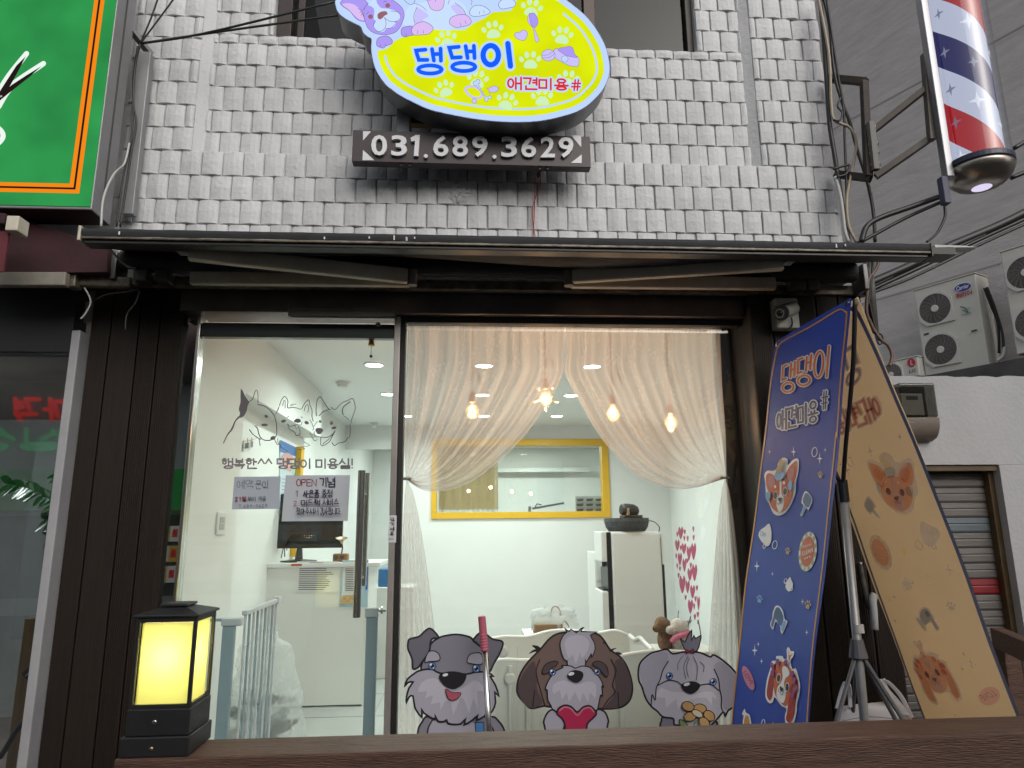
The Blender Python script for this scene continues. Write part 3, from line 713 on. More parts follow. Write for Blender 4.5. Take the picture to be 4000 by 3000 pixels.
# ================================================================== YELLOW LIGHTBOX SIGN
YS = 2.80
E_ = 1.0
g_wh = GLOW('lit_white', (.52, .68, 1.0), 1.02); g_ye = GLOW('lit_yellow', (.70, .80, .004), 1.05, .14); g_pale = GLOW('lit_pale_paw', (.62, .88, .52), 1.0)
g_bl = GLOW('lit_blue', (.008, .12, .98), 1.0); g_re = GLOW('lit_red', (.72, .03, .03), 1.0); g_li = GLOW('lit_lilac', (.42, .33, .92), 1.0)
g_lil = GLOW('lit_pale_lilac', (.60, .55, .98), 1.0); g_ln = GLOW('lit_brown_line', (.17, .075, .14), 1.0); g_nose = GLOW('lit_nose', (.32, .13, .16), 1.0); g_pink = GLOW('lit_pink', (.72, .52, .92), 1.0); g_sky = GLOW('lit_sky_white', (.58, .74, 1.0), 1.02)
ys = thing('dog_shop_sign', 'glowing yellow oval pet salon lightbox sign with blue lettering', 'sign', P(1920, 476, YS+.1))
cA = lambda p: (1300+p[0]*.27125, p[1]*.27125); cB = lambda p: (1800+p[0]*.2893, p[1]*.2893); cC = lambda p: (1450+p[0]*.27125, 150+p[1]*.27125)
outer = [(1311, 0), (1311, 22), (1322, 50), (1349, 73), (1385, 92), (1408, 104), (1419, 127), (1436, 143), (1451, 153), (1450, 190), (1456, 231), (1470, 275), (1501, 324), (1533, 352), (1572, 378), (1667, 424), (1735, 442), (1803, 456), (1870, 467), (1938, 474), (2031, 477), (2090, 474), (2147, 466), (2234, 443), (2275, 424), (2306, 402), (2350, 356), (2376, 304), (2381, 255), (2367, 188), (2335, 124), (2292, 67), (2234, 17), (2170, -30), (2090, -80), (1980, -140), (1820, -180), (1650, -170), (1500, -120), (1420, -70), (1340, -40)]
pS = Plane(P(1900, 250, YS), (0, -1, 0))
A = Art(pS, ys, layer=0)
ol = catmull(outer, True, 4)
body = B().flat([pS.at(p, 0)+Vector((0, .001, 0)) for p in ol], pS.n, .13)
body.build('case', M('case_grey', (.19, .19, .20), .35, metal=.4, noise=(5, .2)), ys)
A.l = 1
rim = [pS.at(p, 1) for p in ol]
B().flat(rim, pS.n, 0).build('face', g_wh, ys, recalc=False)
A.line('rim_edge', ol, 3.0, M('rim_dark', (.05, .05, .09), .4), closed=True, smooth=False, raw=True)
def inset(pts, d, closed=False):
    out = []; N = len(pts)
    for i in range(N):
        a = Vector(pts[max(i-1, 0)]); c = Vector(pts[min(i+1, N-1)]); t = (c-a).normalized(); n = Vector((-t.y, t.x))
        q = Vector(pts[i])+n*d
        out.append((q.x, q.y))
    return out
low = [p for p in outer[9:36]]
ye_low = inset(low, -23)
ye_low[0] = (1473, 200)
A.l = 2
hill = [(2060, -110), (2040, -40), (2012, 15), (1996, 42), (1960, 46), (1925, 48), (1893, 72), (1850, 92), (1815, 118), (1780, 118), (1700, 117), (1640, 112), (1612, 106), (1590, 140), (1562, 150), (1540, 163), (1515, 190), (1485, 198)]
A.fill('yellow_ground', catmull(ye_low, False, 3)+hill, g_ye, smooth=False)
A.line('inner_line', inset(low[:-3], -50)[1:], 8.5, g_wh)
m_in = inset(low[:-3], -50)
def paw(A, cx, cy, r, a, mat, T=None, name='paw_print', parent=None, asp=1.0):
    """pad and four toes of one paw print in one flat part"""
    ca, sa = math.cos(math.radians(a)), math.sin(math.radians(a)); b = B()
    def put(lst):
        pts = [(cx+(x*ca-y*sa)*r*asp, cy+(x*sa+y*ca)*r) for x, y in lst]; pts = [T(p) if T else p for p in pts]
        b.flat([A.pl.at(A.T(p), A.l) for p in pts], A.pl.n)
    put(catmull([(-.72, .55), (-.55, .15), (-.2, -.1), (.2, -.1), (.55, .15), (.72, .55), (.5, .78), (0, .8), (-.5, .78)], True, 3))
    for ex, ey, rx_, ry_, rot in ((-.95, -.15, .24, .32, -25), (-.38, -.62, .26, .36, -8), (.32, -.66, .26, .36, 8), (.88, -.22, .24, .32, 25)): put(ellipse(ex, ey, rx_, ry_, rot, 12))
    return b.build(name, mat, parent or A.par, recalc=False)
A.l = 4
for (x, y, a) in ((960, 120, 12), (435, 415, -6), (1372, 490, 8), (940, 825, 0), (230, 1080, 10), (625, 1380, 20), (1100, 1320, 0), (1450, 1080, 8)): paw(A, x, y, 128, a, g_pale, cB)
paw(A, 1640, 575, 135, -12, g_pale, cA); paw(A, 1060, 735, 130, -18, g_pale, cC)
# printed pet things
A.T = cB; A.l = 6
A.fill('heart', [(850, 555), (760, 530), (722, 485), (745, 445), (800, 440), (815, 420), (860, 412), (900, 450), (890, 500)], g_lil, line=(g_ln, 1.4))
A.fill('brush_handle', [(905, 230), (930, 190), (960, 220), (985, 370), (1050, 530), (1040, 575), (1005, 560), (975, 400), (920, 330), (900, 280)], g_lil, line=(g_ln, 1.2))
A.fill('brush_bristles', [(930, 200), (990, 190), (1035, 260), (1040, 330), (1005, 380), (960, 365), (930, 280)], g_li, line=(g_ln, 1.2))
A.fill('bowl', [(1245, 720), (1290, 665), (1400, 720), (1580, 780), (1588, 890), (1560, 912), (1440, 890), (1265, 790)], g_lil, line=(g_ln, 1.4))
A.fill('kibble', [(1310, 690), (1340, 660), (1380, 655), (1430, 645), (1470, 640), (1510, 665), (1535, 740), (1565, 790), (1440, 770), (1350, 720)], g_li, line=(g_ln, 1.2))
A.fill('bowl_badge', ellipse(1400, 812, 45, 42), g_wh, line=(g_ln, 1.2))
A.fill('ball', ellipse(1180, 765, 90, 78), g_lil, line=(g_ln, 1.4))
A.line('ball_stripe', [(1095, 765), (1170, 760), (1245, 715)], 1.2, g_ln); A.line('ball_stripe', [(1105, 800), (1190, 795), (1265, 745)], 1.2, g_ln)
A.line('collar', [(60, 1230), (90, 1195), (180, 1190), (260, 1240), (285, 1300), (260, 1340), (170, 1335), (90, 1280)], 9, g_lil, closed=True)
A.fill('collar_tag', ellipse(182, 1385, 34, 34), g_lil, line=(g_ln, 1.3))
A.fill('bone', [(165, 1130), (205, 1115), (215, 1095), (255, 1105), (255, 1150), (240, 1170), (340, 1330), (390, 1310), (415, 1340), (405, 1360), (370, 1355), (365, 1385), (335, 1395), (310, 1370), (320, 1340), (215, 1185), (185, 1180)], g_wh, line=(g_ln, 1.3), n=3)
A.fill('fish', [(350, 1215), (380, 1215), (440, 1185), (500, 1205), (505, 1235), (465, 1270), (405, 1270), (385, 1290), (380, 1250)], g_lil, line=(g_ln, 1.3), n=3)
# the three dogs peeping over the top edge
A.T = cA; A.l = 6
A.fill('body_fill', [(1010, 340), (1040, 200), (1100, 100), (1180, 60), (1700, 0), (1900, 90), (1930, 260), (1700, 430), (1450, 430), (1150, 400)], g_sky)
A.fill('chest_shade', [(1180, 350), (1200, 150), (1230, 120), (1380, 230), (1300, 290), (1320, 350)], g_lil)
A.fill('chest_shade', [(1700, 100), (1800, 80), (1900, 200), (1920, 270), (1820, 250), (1760, 190)], g_lil)
A.fill('ear', [(112, 60), (135, 20), (200, -40), (330, -60), (430, -10), (505, 70), (430, 165), (445, 240), (470, 312), (400, 312), (330, 272), (250, 175), (150, 105)], g_li, line=(g_ln, 1.7))
A.fill('inner_ear', [(140, 75), (240, 60), (330, 90), (390, 150), (430, 230), (455, 300), (400, 300), (330, 250), (230, 150)], g_pink)
A.fill('dog_head', [(500, 80), (560, 40), (650, -20), (800, -10), (900, 40), (1000, 130), (1030, 240), (1000, 340), (960, 420), (880, 490), (740, 515), (600, 490), (510, 420), (465, 310), (445, 200), (470, 110)], g_li, line=(g_ln, 1.7))
A.fill('blaze', [(620, -10), (640, 60), (700, 130), (800, 140), (900, 172), (980, 240), (960, 310), (890, 330), (905, 350), (880, 400), (770, 432), (740, 468), (680, 475), (610, 440), (590, 390), (618, 320), (592, 280), (600, 160), (560, 110), (510, 85), (560, 30)], g_sky)
A.fill('nose', [(650, 270), (650, 220), (700, 185), (770, 180), (790, 220), (750, 242), (725, 270), (690, 295), (665, 290)], g_nose)
A.fill('eye', ellipse(547, 258, 35, 33), g_nose); A.fill('eye', ellipse(793, 98, 34, 33), g_nose)
A.line('muzzle_line', [(745, 270), (770, 340), (755, 420), (700, 470), (640, 465), (595, 410), (590, 370), (620, 325)], 1.7, g_ln)
A.line('muzzle_line', [(750, 280), (820, 325), (900, 330), (965, 300), (975, 240), (930, 190), (840, 182)], 1.7, g_ln)
A.line('muzzle_line', [(765, 432), (840, 425), (895, 375)], 1.5, g_ln)
A.line('brow', [(490, 228), (520, 195)], 1.8, g_ln); A.line('brow', [(735, 55), (780, 38)], 1.8, g_ln)
A.line('ear_hair', [(370, 150), (430, 180), (395, 208)], 1.3, g_ln, smooth=False); A.line('ear_hair', [(440, 200), (410, 250)], 1.3, g_ln)
A.fill('tongue', [(1370, 20), (1400, 130), (1440, 170), (1510, 185), (1580, 150), (1605, 60), (1580, -20), (1450, -40)], g_pink, line=(g_ln, 1.6))
A.line('ear_line', [(1010, 0), (1060, 60), (1120, 95), (1170, 75), (1195, 0)], 1.7, g_ln)
A.line('body_line', [(1170, 75), (1280, 120), (1350, 185)], 1.5, g_ln)
A.line('body_line', [(1215, 135), (1170, 260), (1182, 365)], 1.7, g_ln); A.line('body_line', [(1760, 75), (1870, 160), (1925, 262)], 1.7, g_ln)
A.line('mouth_line', [(1290, 0), (1330, 30), (1400, 35), (1460, 0)], 1.7, g_ln); A.line('mouth_line', [(1470, -5), (1485, 60)], 1.5, g_ln)
A.line('body_line', [(1660, 100), (1680, 40), (1710, -10)], 1.5, g_ln); A.line('body_line', [(1900, 0), (2000, 45), (1990, 110)], 1.5, g_ln)
for nm, pts, mt in (('paw', [(640, 690), (650, 600), (720, 562), (800, 562), (862, 620), (850, 670), (770, 700), (740, 730), (690, 722)], g_li), ('paw', [(988, 510), (1000, 450), (1060, 425), (1150, 425), (1165, 540), (1110, 555), (1050, 575), (1005, 555)], g_li),
                    ('paw', [(1140, 470), (1195, 392), (1320, 357), (1420, 410), (1448, 465), (1390, 530), (1300, 545), (1170, 545)], g_pink), ('paw', [(1680, 350), (1720, 290), (1830, 258), (1930, 268), (1990, 340), (1970, 400), (1860, 430), (1780, 442), (1700, 405)], g_pink),
                    ('paw', [(1970, 220), (2010, 150), (2080, 125), (2180, 145), (2265, 220), (2200, 262), (2060, 287), (1990, 270)], g_sky)):
    A.fill(nm, pts, mt, line=(g_ln, 1.7))
for pts in ([(690, 690), (700, 720)], [(760, 685), (770, 705)], [(1060, 535), (1060, 570)], [(1230, 490), (1225, 535)], [(1305, 490), (1310, 530)], [(1835, 385), (1848, 430)], [(1905, 355), (1920, 400)], [(2110, 225), (2110, 260)], [(2170, 215), (2180, 240)]): A.line('toe_line', pts, 1.5, g_ln)
A.T = cB
A.fill('paw', [(505, 130), (530, 72), (600, 38), (680, 42), (735, 95), (720, 145), (620, 170), (545, 177)], g_sky, line=(g_ln, 1.7)); A.T = lambda p: p
# blue name and red subtitle
A.l = 26
def ell(cx, cy, rx_, ry_, n=22): return [cC(p) for p in ellipse(cx, cy, rx_, ry_, 0, n)]
name = [[([cC(p) for p in ((785, 192), (650, 205), (660, 250), (690, 340), (812, 340))], False), ([cC(p) for p in ((878, 185), (905, 350))], False), ([cC(p) for p in ((1000, 178), (1006, 352))], False), ([cC(p) for p in ((895, 258), (1000, 255))], False), (ell(848, 478, 168, 58), True)],
        [([cC(p) for p in ((1262, 152), (1125, 165), (1140, 215), (1168, 308), (1292, 302))], False), ([cC(p) for p in ((1360, 142), (1388, 314))], False), ([cC(p) for p in ((1478, 138), (1488, 314))], False), ([cC(p) for p in ((1378, 220), (1482, 216))], False), (ell(1333, 440, 165, 60), True)],
        [(ell(1720, 272, 110, 138), True), ([cC(p) for p in ((1965, 105), (2003, 430))], False)]]
for i, stv in enumerate(name):
    w = 15.5 if i < 2 else 21
    A.l = 26; A.strokes('letter_border', stv, w+17, g_wh); A.l = 29; A.strokes('letter', stv, w, g_bl)
A.l = 26
q = lambda x0, y0, x1, y1: [cB((x0, y0)), cB((x1, y0)), cB((x1, y1)), cB((x0, y1))]
write(A, '애견미용', [cB((635, 1075)), cB((1440, 1098)), cB((1440, 1240)), cB((635, 1225))], 7.4, [g_wh, g_re], grow=(12, 0), gap=.2)
A.l = 26; write(A, '#', q(1485, 1105, 1615, 1245), 6.2, [g_wh, g_re], grow=(11, 0))
# sign bracket posts
m_rs = M('bracket_steel', (.13, .14, .16), .5, metal=.6, noise=(14, .4), wear=(8, .66, (.09, .05, .03)))
for px in (1578, 2112):
    q0 = P(px, 500, 2.98); B().box(q0.x-.032, q0.x+.032, 2.93, 2.985, P(px, 560, 2.98).z, P(px, 250, 2.98).z).build('bracket_post', m_rs, ys, bevel=.003)
q0 = P(1620, 475, 3.0); B().box(q0.x-.03, q0.x+.36, 2.99, 3.03, q0.z-.016, q0.z+.016).build('bracket_bar', M('ochre_steel', (.22, .15, .05), .6, noise=(9, .4)), ys)
# ================================================================== PHONE NUMBER SIGN
YN = 2.92
ns = thing('phone_sign', 'dark brown phone number board with raised white digits', 'sign', P(1840, 650, YN))
n0, n1 = P(1379, 511, YN), P(2308, 640, YN)
zt_, zb_ = (P(1379, 511, YN).z+P(2308, 530, YN).z)/2, (P(1379, 625, YN).z+P(2308, 640, YN).z)/2
m_nb = M('board_brown', (.030, .017, .018), .45, noise=(8, .3))
B().box(n0.x, n1.x, YN, YN+.05, zb_-.012, zt_).build('board', m_nb, ns, bevel=.002)
for px in (1568, 1600, 2110, 2140): q0 = P(px, 645, YN); B().box(q0.x-.006, q0.x+.006, YN+.01, YN+.03, zb_-.022, zb_-.012).build('bolt', m_black, ns)
pN = Plane(P(1840, 570, YN), (0, -1, 0)); pN2 = Plane(P(1840, 570, YN-.016), (0, -1, 0))
m_dig = M('digit_white', (.62, .63, .66), .4)
m_dige = m_dig
xs_ = [(1450, 1512), (1528, 1590), (1605, 1637), (1655, 1672), (1692, 1752), (1767, 1828), (1844, 1905), (1923, 1940), (1958, 2020), (2036, 2095), (2112, 2168), (2182, 2240)]
for c, (a, b_) in zip('031.689.3629', xs_):
    yo = (a-1450)/790*9; t, bt = (527+yo, 607+yo) if c != '.' else (598+yo, 615+yo)
    if c == '.': B().lathe(P((a+b_)/2, (t+bt)/2, YN-.016), [(.0095, 0), (.0095, .016)], 16, Vector((0, 1, 0))).build('point', m_dig, ns)
    elif c == '1': B().flat([pN2.at(p, 0) for p in ((1604, 538), (1624, 527), (1640, 527), (1634, 609), (1616, 609), (1621, 549), (1606, 553))], pN2.n, .0155).build('digit', m_dig, ns)
    else: font('digit', c, pN2, [(a, t), (b_, t), (b_, bt), (a, bt)], m_dig, 0, ns, offset=.018 if c != '1' else .0, extrude=.0155)
A = Art(pN, ns)
for pts in (([1418, 513], [1450, 513], [1418, 549]), ([1418, 586], [1462, 626], [1416, 626]), ([2232, 530], [2270, 530], [2270, 576]), ([2272, 604], [2272, 638], [2230, 637])): A.fill('corner_mark', pts, m_dig, smooth=False)
for (ox, lab) in ((0, 'thin red wire hanging below the phone number board, left of the pair'), (14, 'thin red wire hanging below the phone number board, right of the pair')):
    cable('wire', [P(2100+ox*.7, 655, 2.95), P(2090+ox*1.4, 720, 3.05), P(2088-ox*.6, 820, 3.07), P(2082+ox*.7, 935, 3.07)], .0022, M('red_wire', (.32, .012, .02), .5), lab, group='wires below the phone number board')
cable('wire', [P(2112, 655, 2.95), P(2100, 675, 3.0), P(2104, 690, 3.02), P(2112, 668, 3.0)], .006, m_black, 'short black wire splice under the phone number board', cat='wire')

# ================================================================== GREEN NEIGHBOUR SIGN
YGn = 2.80
gs = thing('green_sign', 'green lightbox sign with scissors and an orange border', 'sign', P(200, 850, YGn))
zgb = P(300, 806, YGn).z; xgr = P(357, 808, YGn).x
zgt = P(300, -250, YGn).z; xgl = P(-500, 500, YGn).x
YGb = P(432, 878, 1).y  # placeholder depth reference
m_gb = M('sign_case_grey', (.30, .30, .31), .45, metal=.3, noise=(6, .2), wear=(12, .7, (.12, .11, .1)))
B().box(xgl, xgr, YGn+.003, YGn+.16, zgb-.012, zgt).build('case', m_gb, gs, bevel=.004)
B().box(xgr-.001, xgr+.004, YGn+.075, YGn+.082, zgb, zgt).build('seam', M('seam_dark', (.06, .06, .06), .6), gs)
B().box(xgl, xgr-.002, YGn+.004, YGn+.158, zgb-.0135, zgb-.0125).build('underside', M('maroon_metal', (.05, .014, .017), .5, noise=(9, .4)), gs)
pG = Plane((0, YGn, 2), (0, -1, 0))
A = Art(pG, gs, layer=0)
def gq(m, r, bt): return [pG.at((0, 0), 0)]
g_gr = GLOW('lit_green', (.030, .30, .075), .95, .22); g_or = GLOW('lit_orange', (1.0, .26, .008), .95); g_dk = GLOW('lit_dark_brown', (.022, .012, .012), .8); g_sw = GLOW('lit_scissor_white', (.85, .95, .88), 1.0)
zz = lambda y: P(300, y, YGn).z
B().add([(xgl, YGn-.0005, zgb), (xgr-.004, YGn-.0005, zgb), (xgr-.004, YGn-.0005, zgt), (xgl, YGn-.0005, zgt)], [(0, 1, 2, 3)]).build('face', g_gr, gs, recalc=False)
xo = P(310, 756, YGn).x; zo = P(310, 756, YGn).z; bw_ = .026
for k, (mt, w0) in enumerate(((g_or, 0), (g_dk, .0175), (g_or, .0265))):
    w1 = (.0175, .0265, .044)[k]; yy = YGn-.001-.0004*k
    B().add([(xo-w1, yy, zo+w0), (xo-w0, yy, zo+w0), (xo-w0, yy, zgt), (xo-w1, yy, zgt)], [(0, 1, 2, 3)]).build('border_stripe', mt, gs, recalc=False)
    B().add([(xgl, yy, zo+w0), (xo-w1, yy, zo+w0), (xo-w1, yy, zo+w1), (xgl, yy, zo+w1)], [(0, 1, 2, 3)]).build('border_stripe', mt, gs, recalc=False)
A.l = 6; S = lambda p: (p[0]/1.659, p[1]/1.659)
A.T = S
A.line('scissor_glow', [(-60, 690), (60, 500), (175, 350)], [26, 26, 20], g_sw); A.line('scissor_glow', [(-10, 690), (80, 560), (285, 415)], [28, 26, 20], g_sw)
A.line('scissor_glow', [(-60, 800), (10, 850), (20, 900), (-40, 960)], 20, g_sw)
A.fill('blade', [(172, 368), (120, 470), (70, 560), (20, 640), (-40, 680), (-40, 640), (0, 600), (110, 430)], g_dk, smooth=False); A.fill('blade', [(275, 432), (180, 490), (80, 555), (10, 620), (0, 660), (60, 610), (200, 500)], g_dk, smooth=False)
A.line('screw', [(2, 632), (14, 628)], 7, GLOW('lit_grey', (.5, .5, .5), .8)); A.T = lambda p: p
# metal straps behind the green sign and its cables
B().box(P(508, 500, 3.02).x, P(560, 500, 3.02).x, 3.01, 3.05, P(500, 838, 3.02).z, P(540, 205, 3.02).z).build('wall_strut', m_gb, label='grey steel strut on the wall behind the green sign edge', cat='strut', bevel=.003)
B().obox(P(515, 120, 2.96), P(590, 215, 3.06), .03, .022).build('wall_bracket', m_gb, label='short slanted grey steel bracket beside the green sign', cat='bracket')
m_cab = M('black_cable', (.012, .012, .013), .45); m_cabw = M('grey_cable', (.42, .42, .41), .5); m_cabb = M('brown_cable', (.16, .10, .075), .5)
nod = P(548, 170, 2.94)
cg = 'cables tied beside the green sign'
cable('cable', [nod, P(800, 130, 2.9), P(1310, 6, 2.86)], .0055, m_cab, 'upper black cable running from the bracket toward the yellow sign', group=cg)
cable('cable', [nod, P(850, 125, 2.9), P(1330, 58, 2.9)], .0055, m_cab, 'lower black cable running from the bracket toward the yellow sign', group=cg)
cable('cable', [nod, P(590, 70, 2.92), P(625, -30, 2.9)], .004, m_cab, 'thin black cable rising steeply from the bracket, left one', group=cg)
cable('cable', [nod, P(620, 75, 2.92), P(690, -20, 2.9)], .004, m_cab, 'thin black cable rising from the bracket, right one', group=cg)
cable('cable', [nod, P(528, 260, 2.96), P(520, 400, 2.97), P(532, 480, 2.97), P(512, 600, 2.96), P(500, 680, 2.95), P(470, 885, 2.9)], .005, m_cab, 'black cable hanging down behind the green sign edge', group=cg)
cable('cable', [P(538, 180, 2.95), P(522, 300, 2.97), P(515, 520, 2.96), P(480, 700, 2.94), P(455, 885, 2.9)], .0045, m_cab, 'second black cable dropping to the awning end', group=cg)
cable('cable', [P(505, 560, 2.93), P(485, 640, 2.9), P(445, 680, 2.88), P(405, 770, 2.74), P(395, 885, 2.70)], .005, m_cabw, 'pale grey cable looping down to the awning end', group=cg)
cable('cable', [P(412, 945, 2.8), P(440, 985, 2.85), P(490, 1035, 2.9), P(530, 1048, 2.95)], .005, m_cabw, 'pale grey cable under the awning end', group=cg)
for i, pts in enumerate(([(330, 1125), (350, 1160), (352, 1190), (330, 1230), (315, 1245)], [(375, 1170), (420, 1150), (500, 1140), (545, 1130)], [(545, 1135), (530, 1180), (495, 1230), (490, 1290)])):
    cable('cable', [P(x, y, 2.93) for x, y in pts], .0035, [m_cabw, m_cab, m_cab][i], ['pale curved wire hanging above the neighbour window', 'black wire sagging under the neighbour awning arm', 'thin black wire hanging on the clad post'][i])

random.seed(77); b = B(); pc = P(1798, 757, YF-.012); NX, NZ = 14, 9
for i in range(NX+1):
    for j in range(NZ+1):
        u, v = i/NX*2-1, j/NZ*2-1; ed = max(0, 1-(abs(u)**3+abs(v)**3)); b.v.append(Vector((pc.x+u*.075+random.uniform(-.004, .004), YF-.014-.016*ed*random.uniform(.3, 1), pc.z+v*.05+random.uniform(-.004, .004))))
for i in range(NX):
    for j in range(NZ): k = i*(NZ+1)+j; b.f.append((k, k+1, k+NZ+2, k+NZ+1))
b.build('mortar_patch', m_grout, label='rough mortar patch on the tiled wall under the phone number board', cat='patch')
# ================================================================== BARBER POLE
YP = 2.72
bp_ = thing('barber_pole', 'red white and blue barber pole in a clear tube on a steel arm', 'barber pole', P(3825, 745, YP))
bc = P(3823, 660, YP); R_ = .135
ztop = P(3780, -300, YP).z; zcap = bc.z
m_tube = GLASS('pole_tube', (.93, .94, .96), refl=2.0)
B().tube([(bc.x, YP, zcap), (bc.x, YP, ztop)], R_, 40, caps=False).build('clear_tube', m_tube, bp_, smooth=True)
RI = .108
g_pw = GLOW('pole_white', (.50, .54, .68), .95); g_pr = GLOW('pole_red', (.36, .012, .018), .95); g_pb = GLOW('pole_blue', (.020, .018, .10), .95)
B().tube([(bc.x, YP, zcap+.01), (bc.x, YP, ztop)], RI, 40, caps=False).build('drum', g_pw, bp_, smooth=True)
per = .78
def band(nm, mt, ph):
    b = B(); N = 140; r = RI+.001
    for i in range(N+1):
        t = i/N; th = 2*math.pi*4*t
        z = zcap+.012-.9+per*4*t+ph
        for k in range(5):
            zz = min(max(z+per*.25*k/4, zcap+.011), ztop); b.v.append(Vector((bc.x+r*math.cos(-th), YP+r*math.sin(-th), zz)))
    for i in range(N):
        for k in range(4):
            a = i*5+k
            q = (a, a+5, a+6, a+1)
            if len({round(b.v[j].z, 4) for j in q}) > 1: b.f.append(q)
    return b.build(nm, mt, bp_, smooth=True)
band('red_stripe', g_pr, .63); band('blue_stripe', g_pb, .24)
g_st = GLOW('pole_star', (.72, .76, .86), 1.0); g_sd = GLOW('pole_star_grey', (.20, .22, .33), .9)
def star3(th, z, s, mt):
    b = B(); r = RI+.003; pts = []
    for i in range(16):
        a = math.pi*i/8; q = s*(1 if i % 4 == 0 else (.30 if i % 4 == 2 else .42))
        u, v = q*math.cos(a)*.8, q*math.sin(a)
        t = th+u/r; pts.append(Vector((bc.x+r*math.sin(t), YP-r*math.cos(t), z+v)))
    c = Vector((bc.x+(r+.001)*math.sin(th), YP-(r+.001)*math.cos(th), z)); b.v = [c]+pts; b.f = [(0, 1+i, 1+(i+1) % 16) for i in range(16)]
    b.build('star', mt, bp_)
for px, py, s, mt in ((3768, 82, .038, g_st), (3660, 55, .025, g_sd), (3680, 205, .026, g_sd), (3790, 242, .026, g_sd), (3868, 210, .025, g_st), (3697, 350, .027, g_sd), (3808, 392, .036, g_st), (3707, 478, .028, GLOW('pole_star_mauve', (.25, .13, .2), .9)), (3902, 488, .026, g_st), (3725, 612, .03, g_st)):
    q = P(px, py, YP-RI*.8); th = math.asin(max(-.95, min(.95, (q.x-bc.x)/RI))); star3(th, P(px, py, YP-RI*math.cos(th)).z, s*1.25, mt)
B().lathe((bc.x, YP, zcap), [(R_+.004, -.004), (R_+.007, .0), (R_+.007, .022), (R_+.003, .026)], 40).build('collar', M('navy_band', (.02, .022, .05), .4), bp_, smooth=False)
B().lathe((bc.x, YP, zcap), [(R_+.003, -.0045), (R_+.005, -.018), (R_*.93, -.05), (R_*.72, -.078), (R_*.42, -.092), (R_*.3, -.094)], 40).build('end_cap', M('brushed_cap', (.42, .38, .34), .28, metal=1, noise=(12, .2), stretch=(1, 1, 12)), bp_, smooth=True)
B().lathe((bc.x, YP, zcap), [(R_*.3, -.0945), (R_*.1, -.096)], 24).build('lens', GLOW('pole_lens', (.75, .68, .92), 1.0), bp_)
q0 = P(3626, 500, YP); B().box(bc.x-R_-.035, bc.x-R_+.0, YP-.02, YP+.02, zcap-.05, ztop).build('spine', M('spine_alu', (.30, .30, .32), .35, metal=.8), bp_, bevel=.003)
q0 = P(3695, 790, YP); B().box(q0.x-.018, q0.x+.012, YP-.02, YP+.015, q0.z-.012, zcap-.05).build('switch_box', M('switch_blue', (.04, .045, .09), .5), bp_, bevel=.003)
m_iron = M('rusty_iron', (.045, .032, .026), .7, noise=(14, .5), wear=(16, .68, (.12, .055, .03))); m_irn2 = M('grey_iron', (.13, .115, .10), .5, metal=.5, noise=(12, .4))
br = thing('pole_bracket', 'rusty square steel bracket carrying the barber pole', 'bracket', P(3400, 700, 2.95))
B().obox(P(3238, 306, 3.04), P(3385, 320, 2.9), .035, .035).build('bar', m_iron, br, bevel=.002)
B().obox(P(3375, 318, 2.9), P(3392, 690, 2.9), .032, .032, Vector((0, 1, 0))).build('upright', m_iron, br, bevel=.002)
B().obox(P(3265, 680, 3.04), P(3400, 697, 2.9), .035, .035).build('bar', m_iron, br, bevel=.002)
B().obox(P(3405, 515, 2.88), P(3612, 350, 2.76), .028, .03).build('strut', m_irn2, br, bevel=.002)
B().obox(P(3420, 690, 2.88), P(3642, 535, 2.76), .028, .03).build('strut', m_irn2, br, bevel=.002)
B().obox(P(3612, 212, 2.75), P(3640, 548, 2.75), .03, .03, Vector((0, 1, 0))).build('upright', m_irn2, br, bevel=.002)
B().obox(P(3400, 478, 2.87), P(3420, 665, 2.87), .03, .03, Vector((0, 1, 0))).build('sleeve', M('galv', (.13, .125, .12), .6, metal=.3), br, bevel=.002)
for y in (500, 565, 600, 645): q0 = P(3404+(y-500)*.1, y, 2.88); B().lathe(q0, [(.024, -.005), (.024, .005)], 16).build('clamp', M('clamp_steel', (.35, .35, .35), .3, metal=1), br)
# cables on the right edge of the tiled wall
rg = 'cables hanging beside the tiled wall edge'
for i, (pts, r, mt, lab) in enumerate((
 ([(3200, -30), (3215, 120), (3228, 300), (3240, 480), (3262, 620), (3290, 800), (3315, 945)], .011, m_cab, 'thick black cable along the tiled wall edge'),
 ([(3212, -30), (3240, 100), (3258, 280), (3290, 400), (3320, 480), (3350, 590), (3385, 700), (3410, 820), (3418, 945)], .008, m_cab, 'black cable swinging out to the right past the bracket'),
 ([(3225, -30), (3252, 150), (3275, 300), (3295, 420), (3300, 560), (3306, 720), (3312, 945)], .006, m_cab, 'thin black cable hanging straight inside the bracket'),
 ([(3190, -30), (3215, 80), (3240, 230), (3247, 400), (3260, 470), (3318, 498), (3345, 560), (3325, 680), (3308, 780), (3315, 880), (3345, 945)], .007, M('beige_cable', (.36, .30, .22), .5), 'beige cable winding past the bracket'),
 ([(3262, 690), (3285, 780), (3300, 900), (3315, 945)], .009, m_cabw, 'pale grey cable below the bracket'),
 ([(3285, 380), (3272, 415), (3290, 440), (3280, 470), (3255, 468)], .005, m_cab, 'small black cable loop at the tiled wall edge'),
 ([(3255, 660), (3290, 650), (3318, 645), (3305, 680), (3270, 690)], .006, m_cab, 'knotted black cable end at the lower bracket bar'))):
    cable('cable', [P(x, y, 2.99-.008*i) for x, y in pts], r, mt, lab, group=rg)
lg = 'cables crossing the alley'
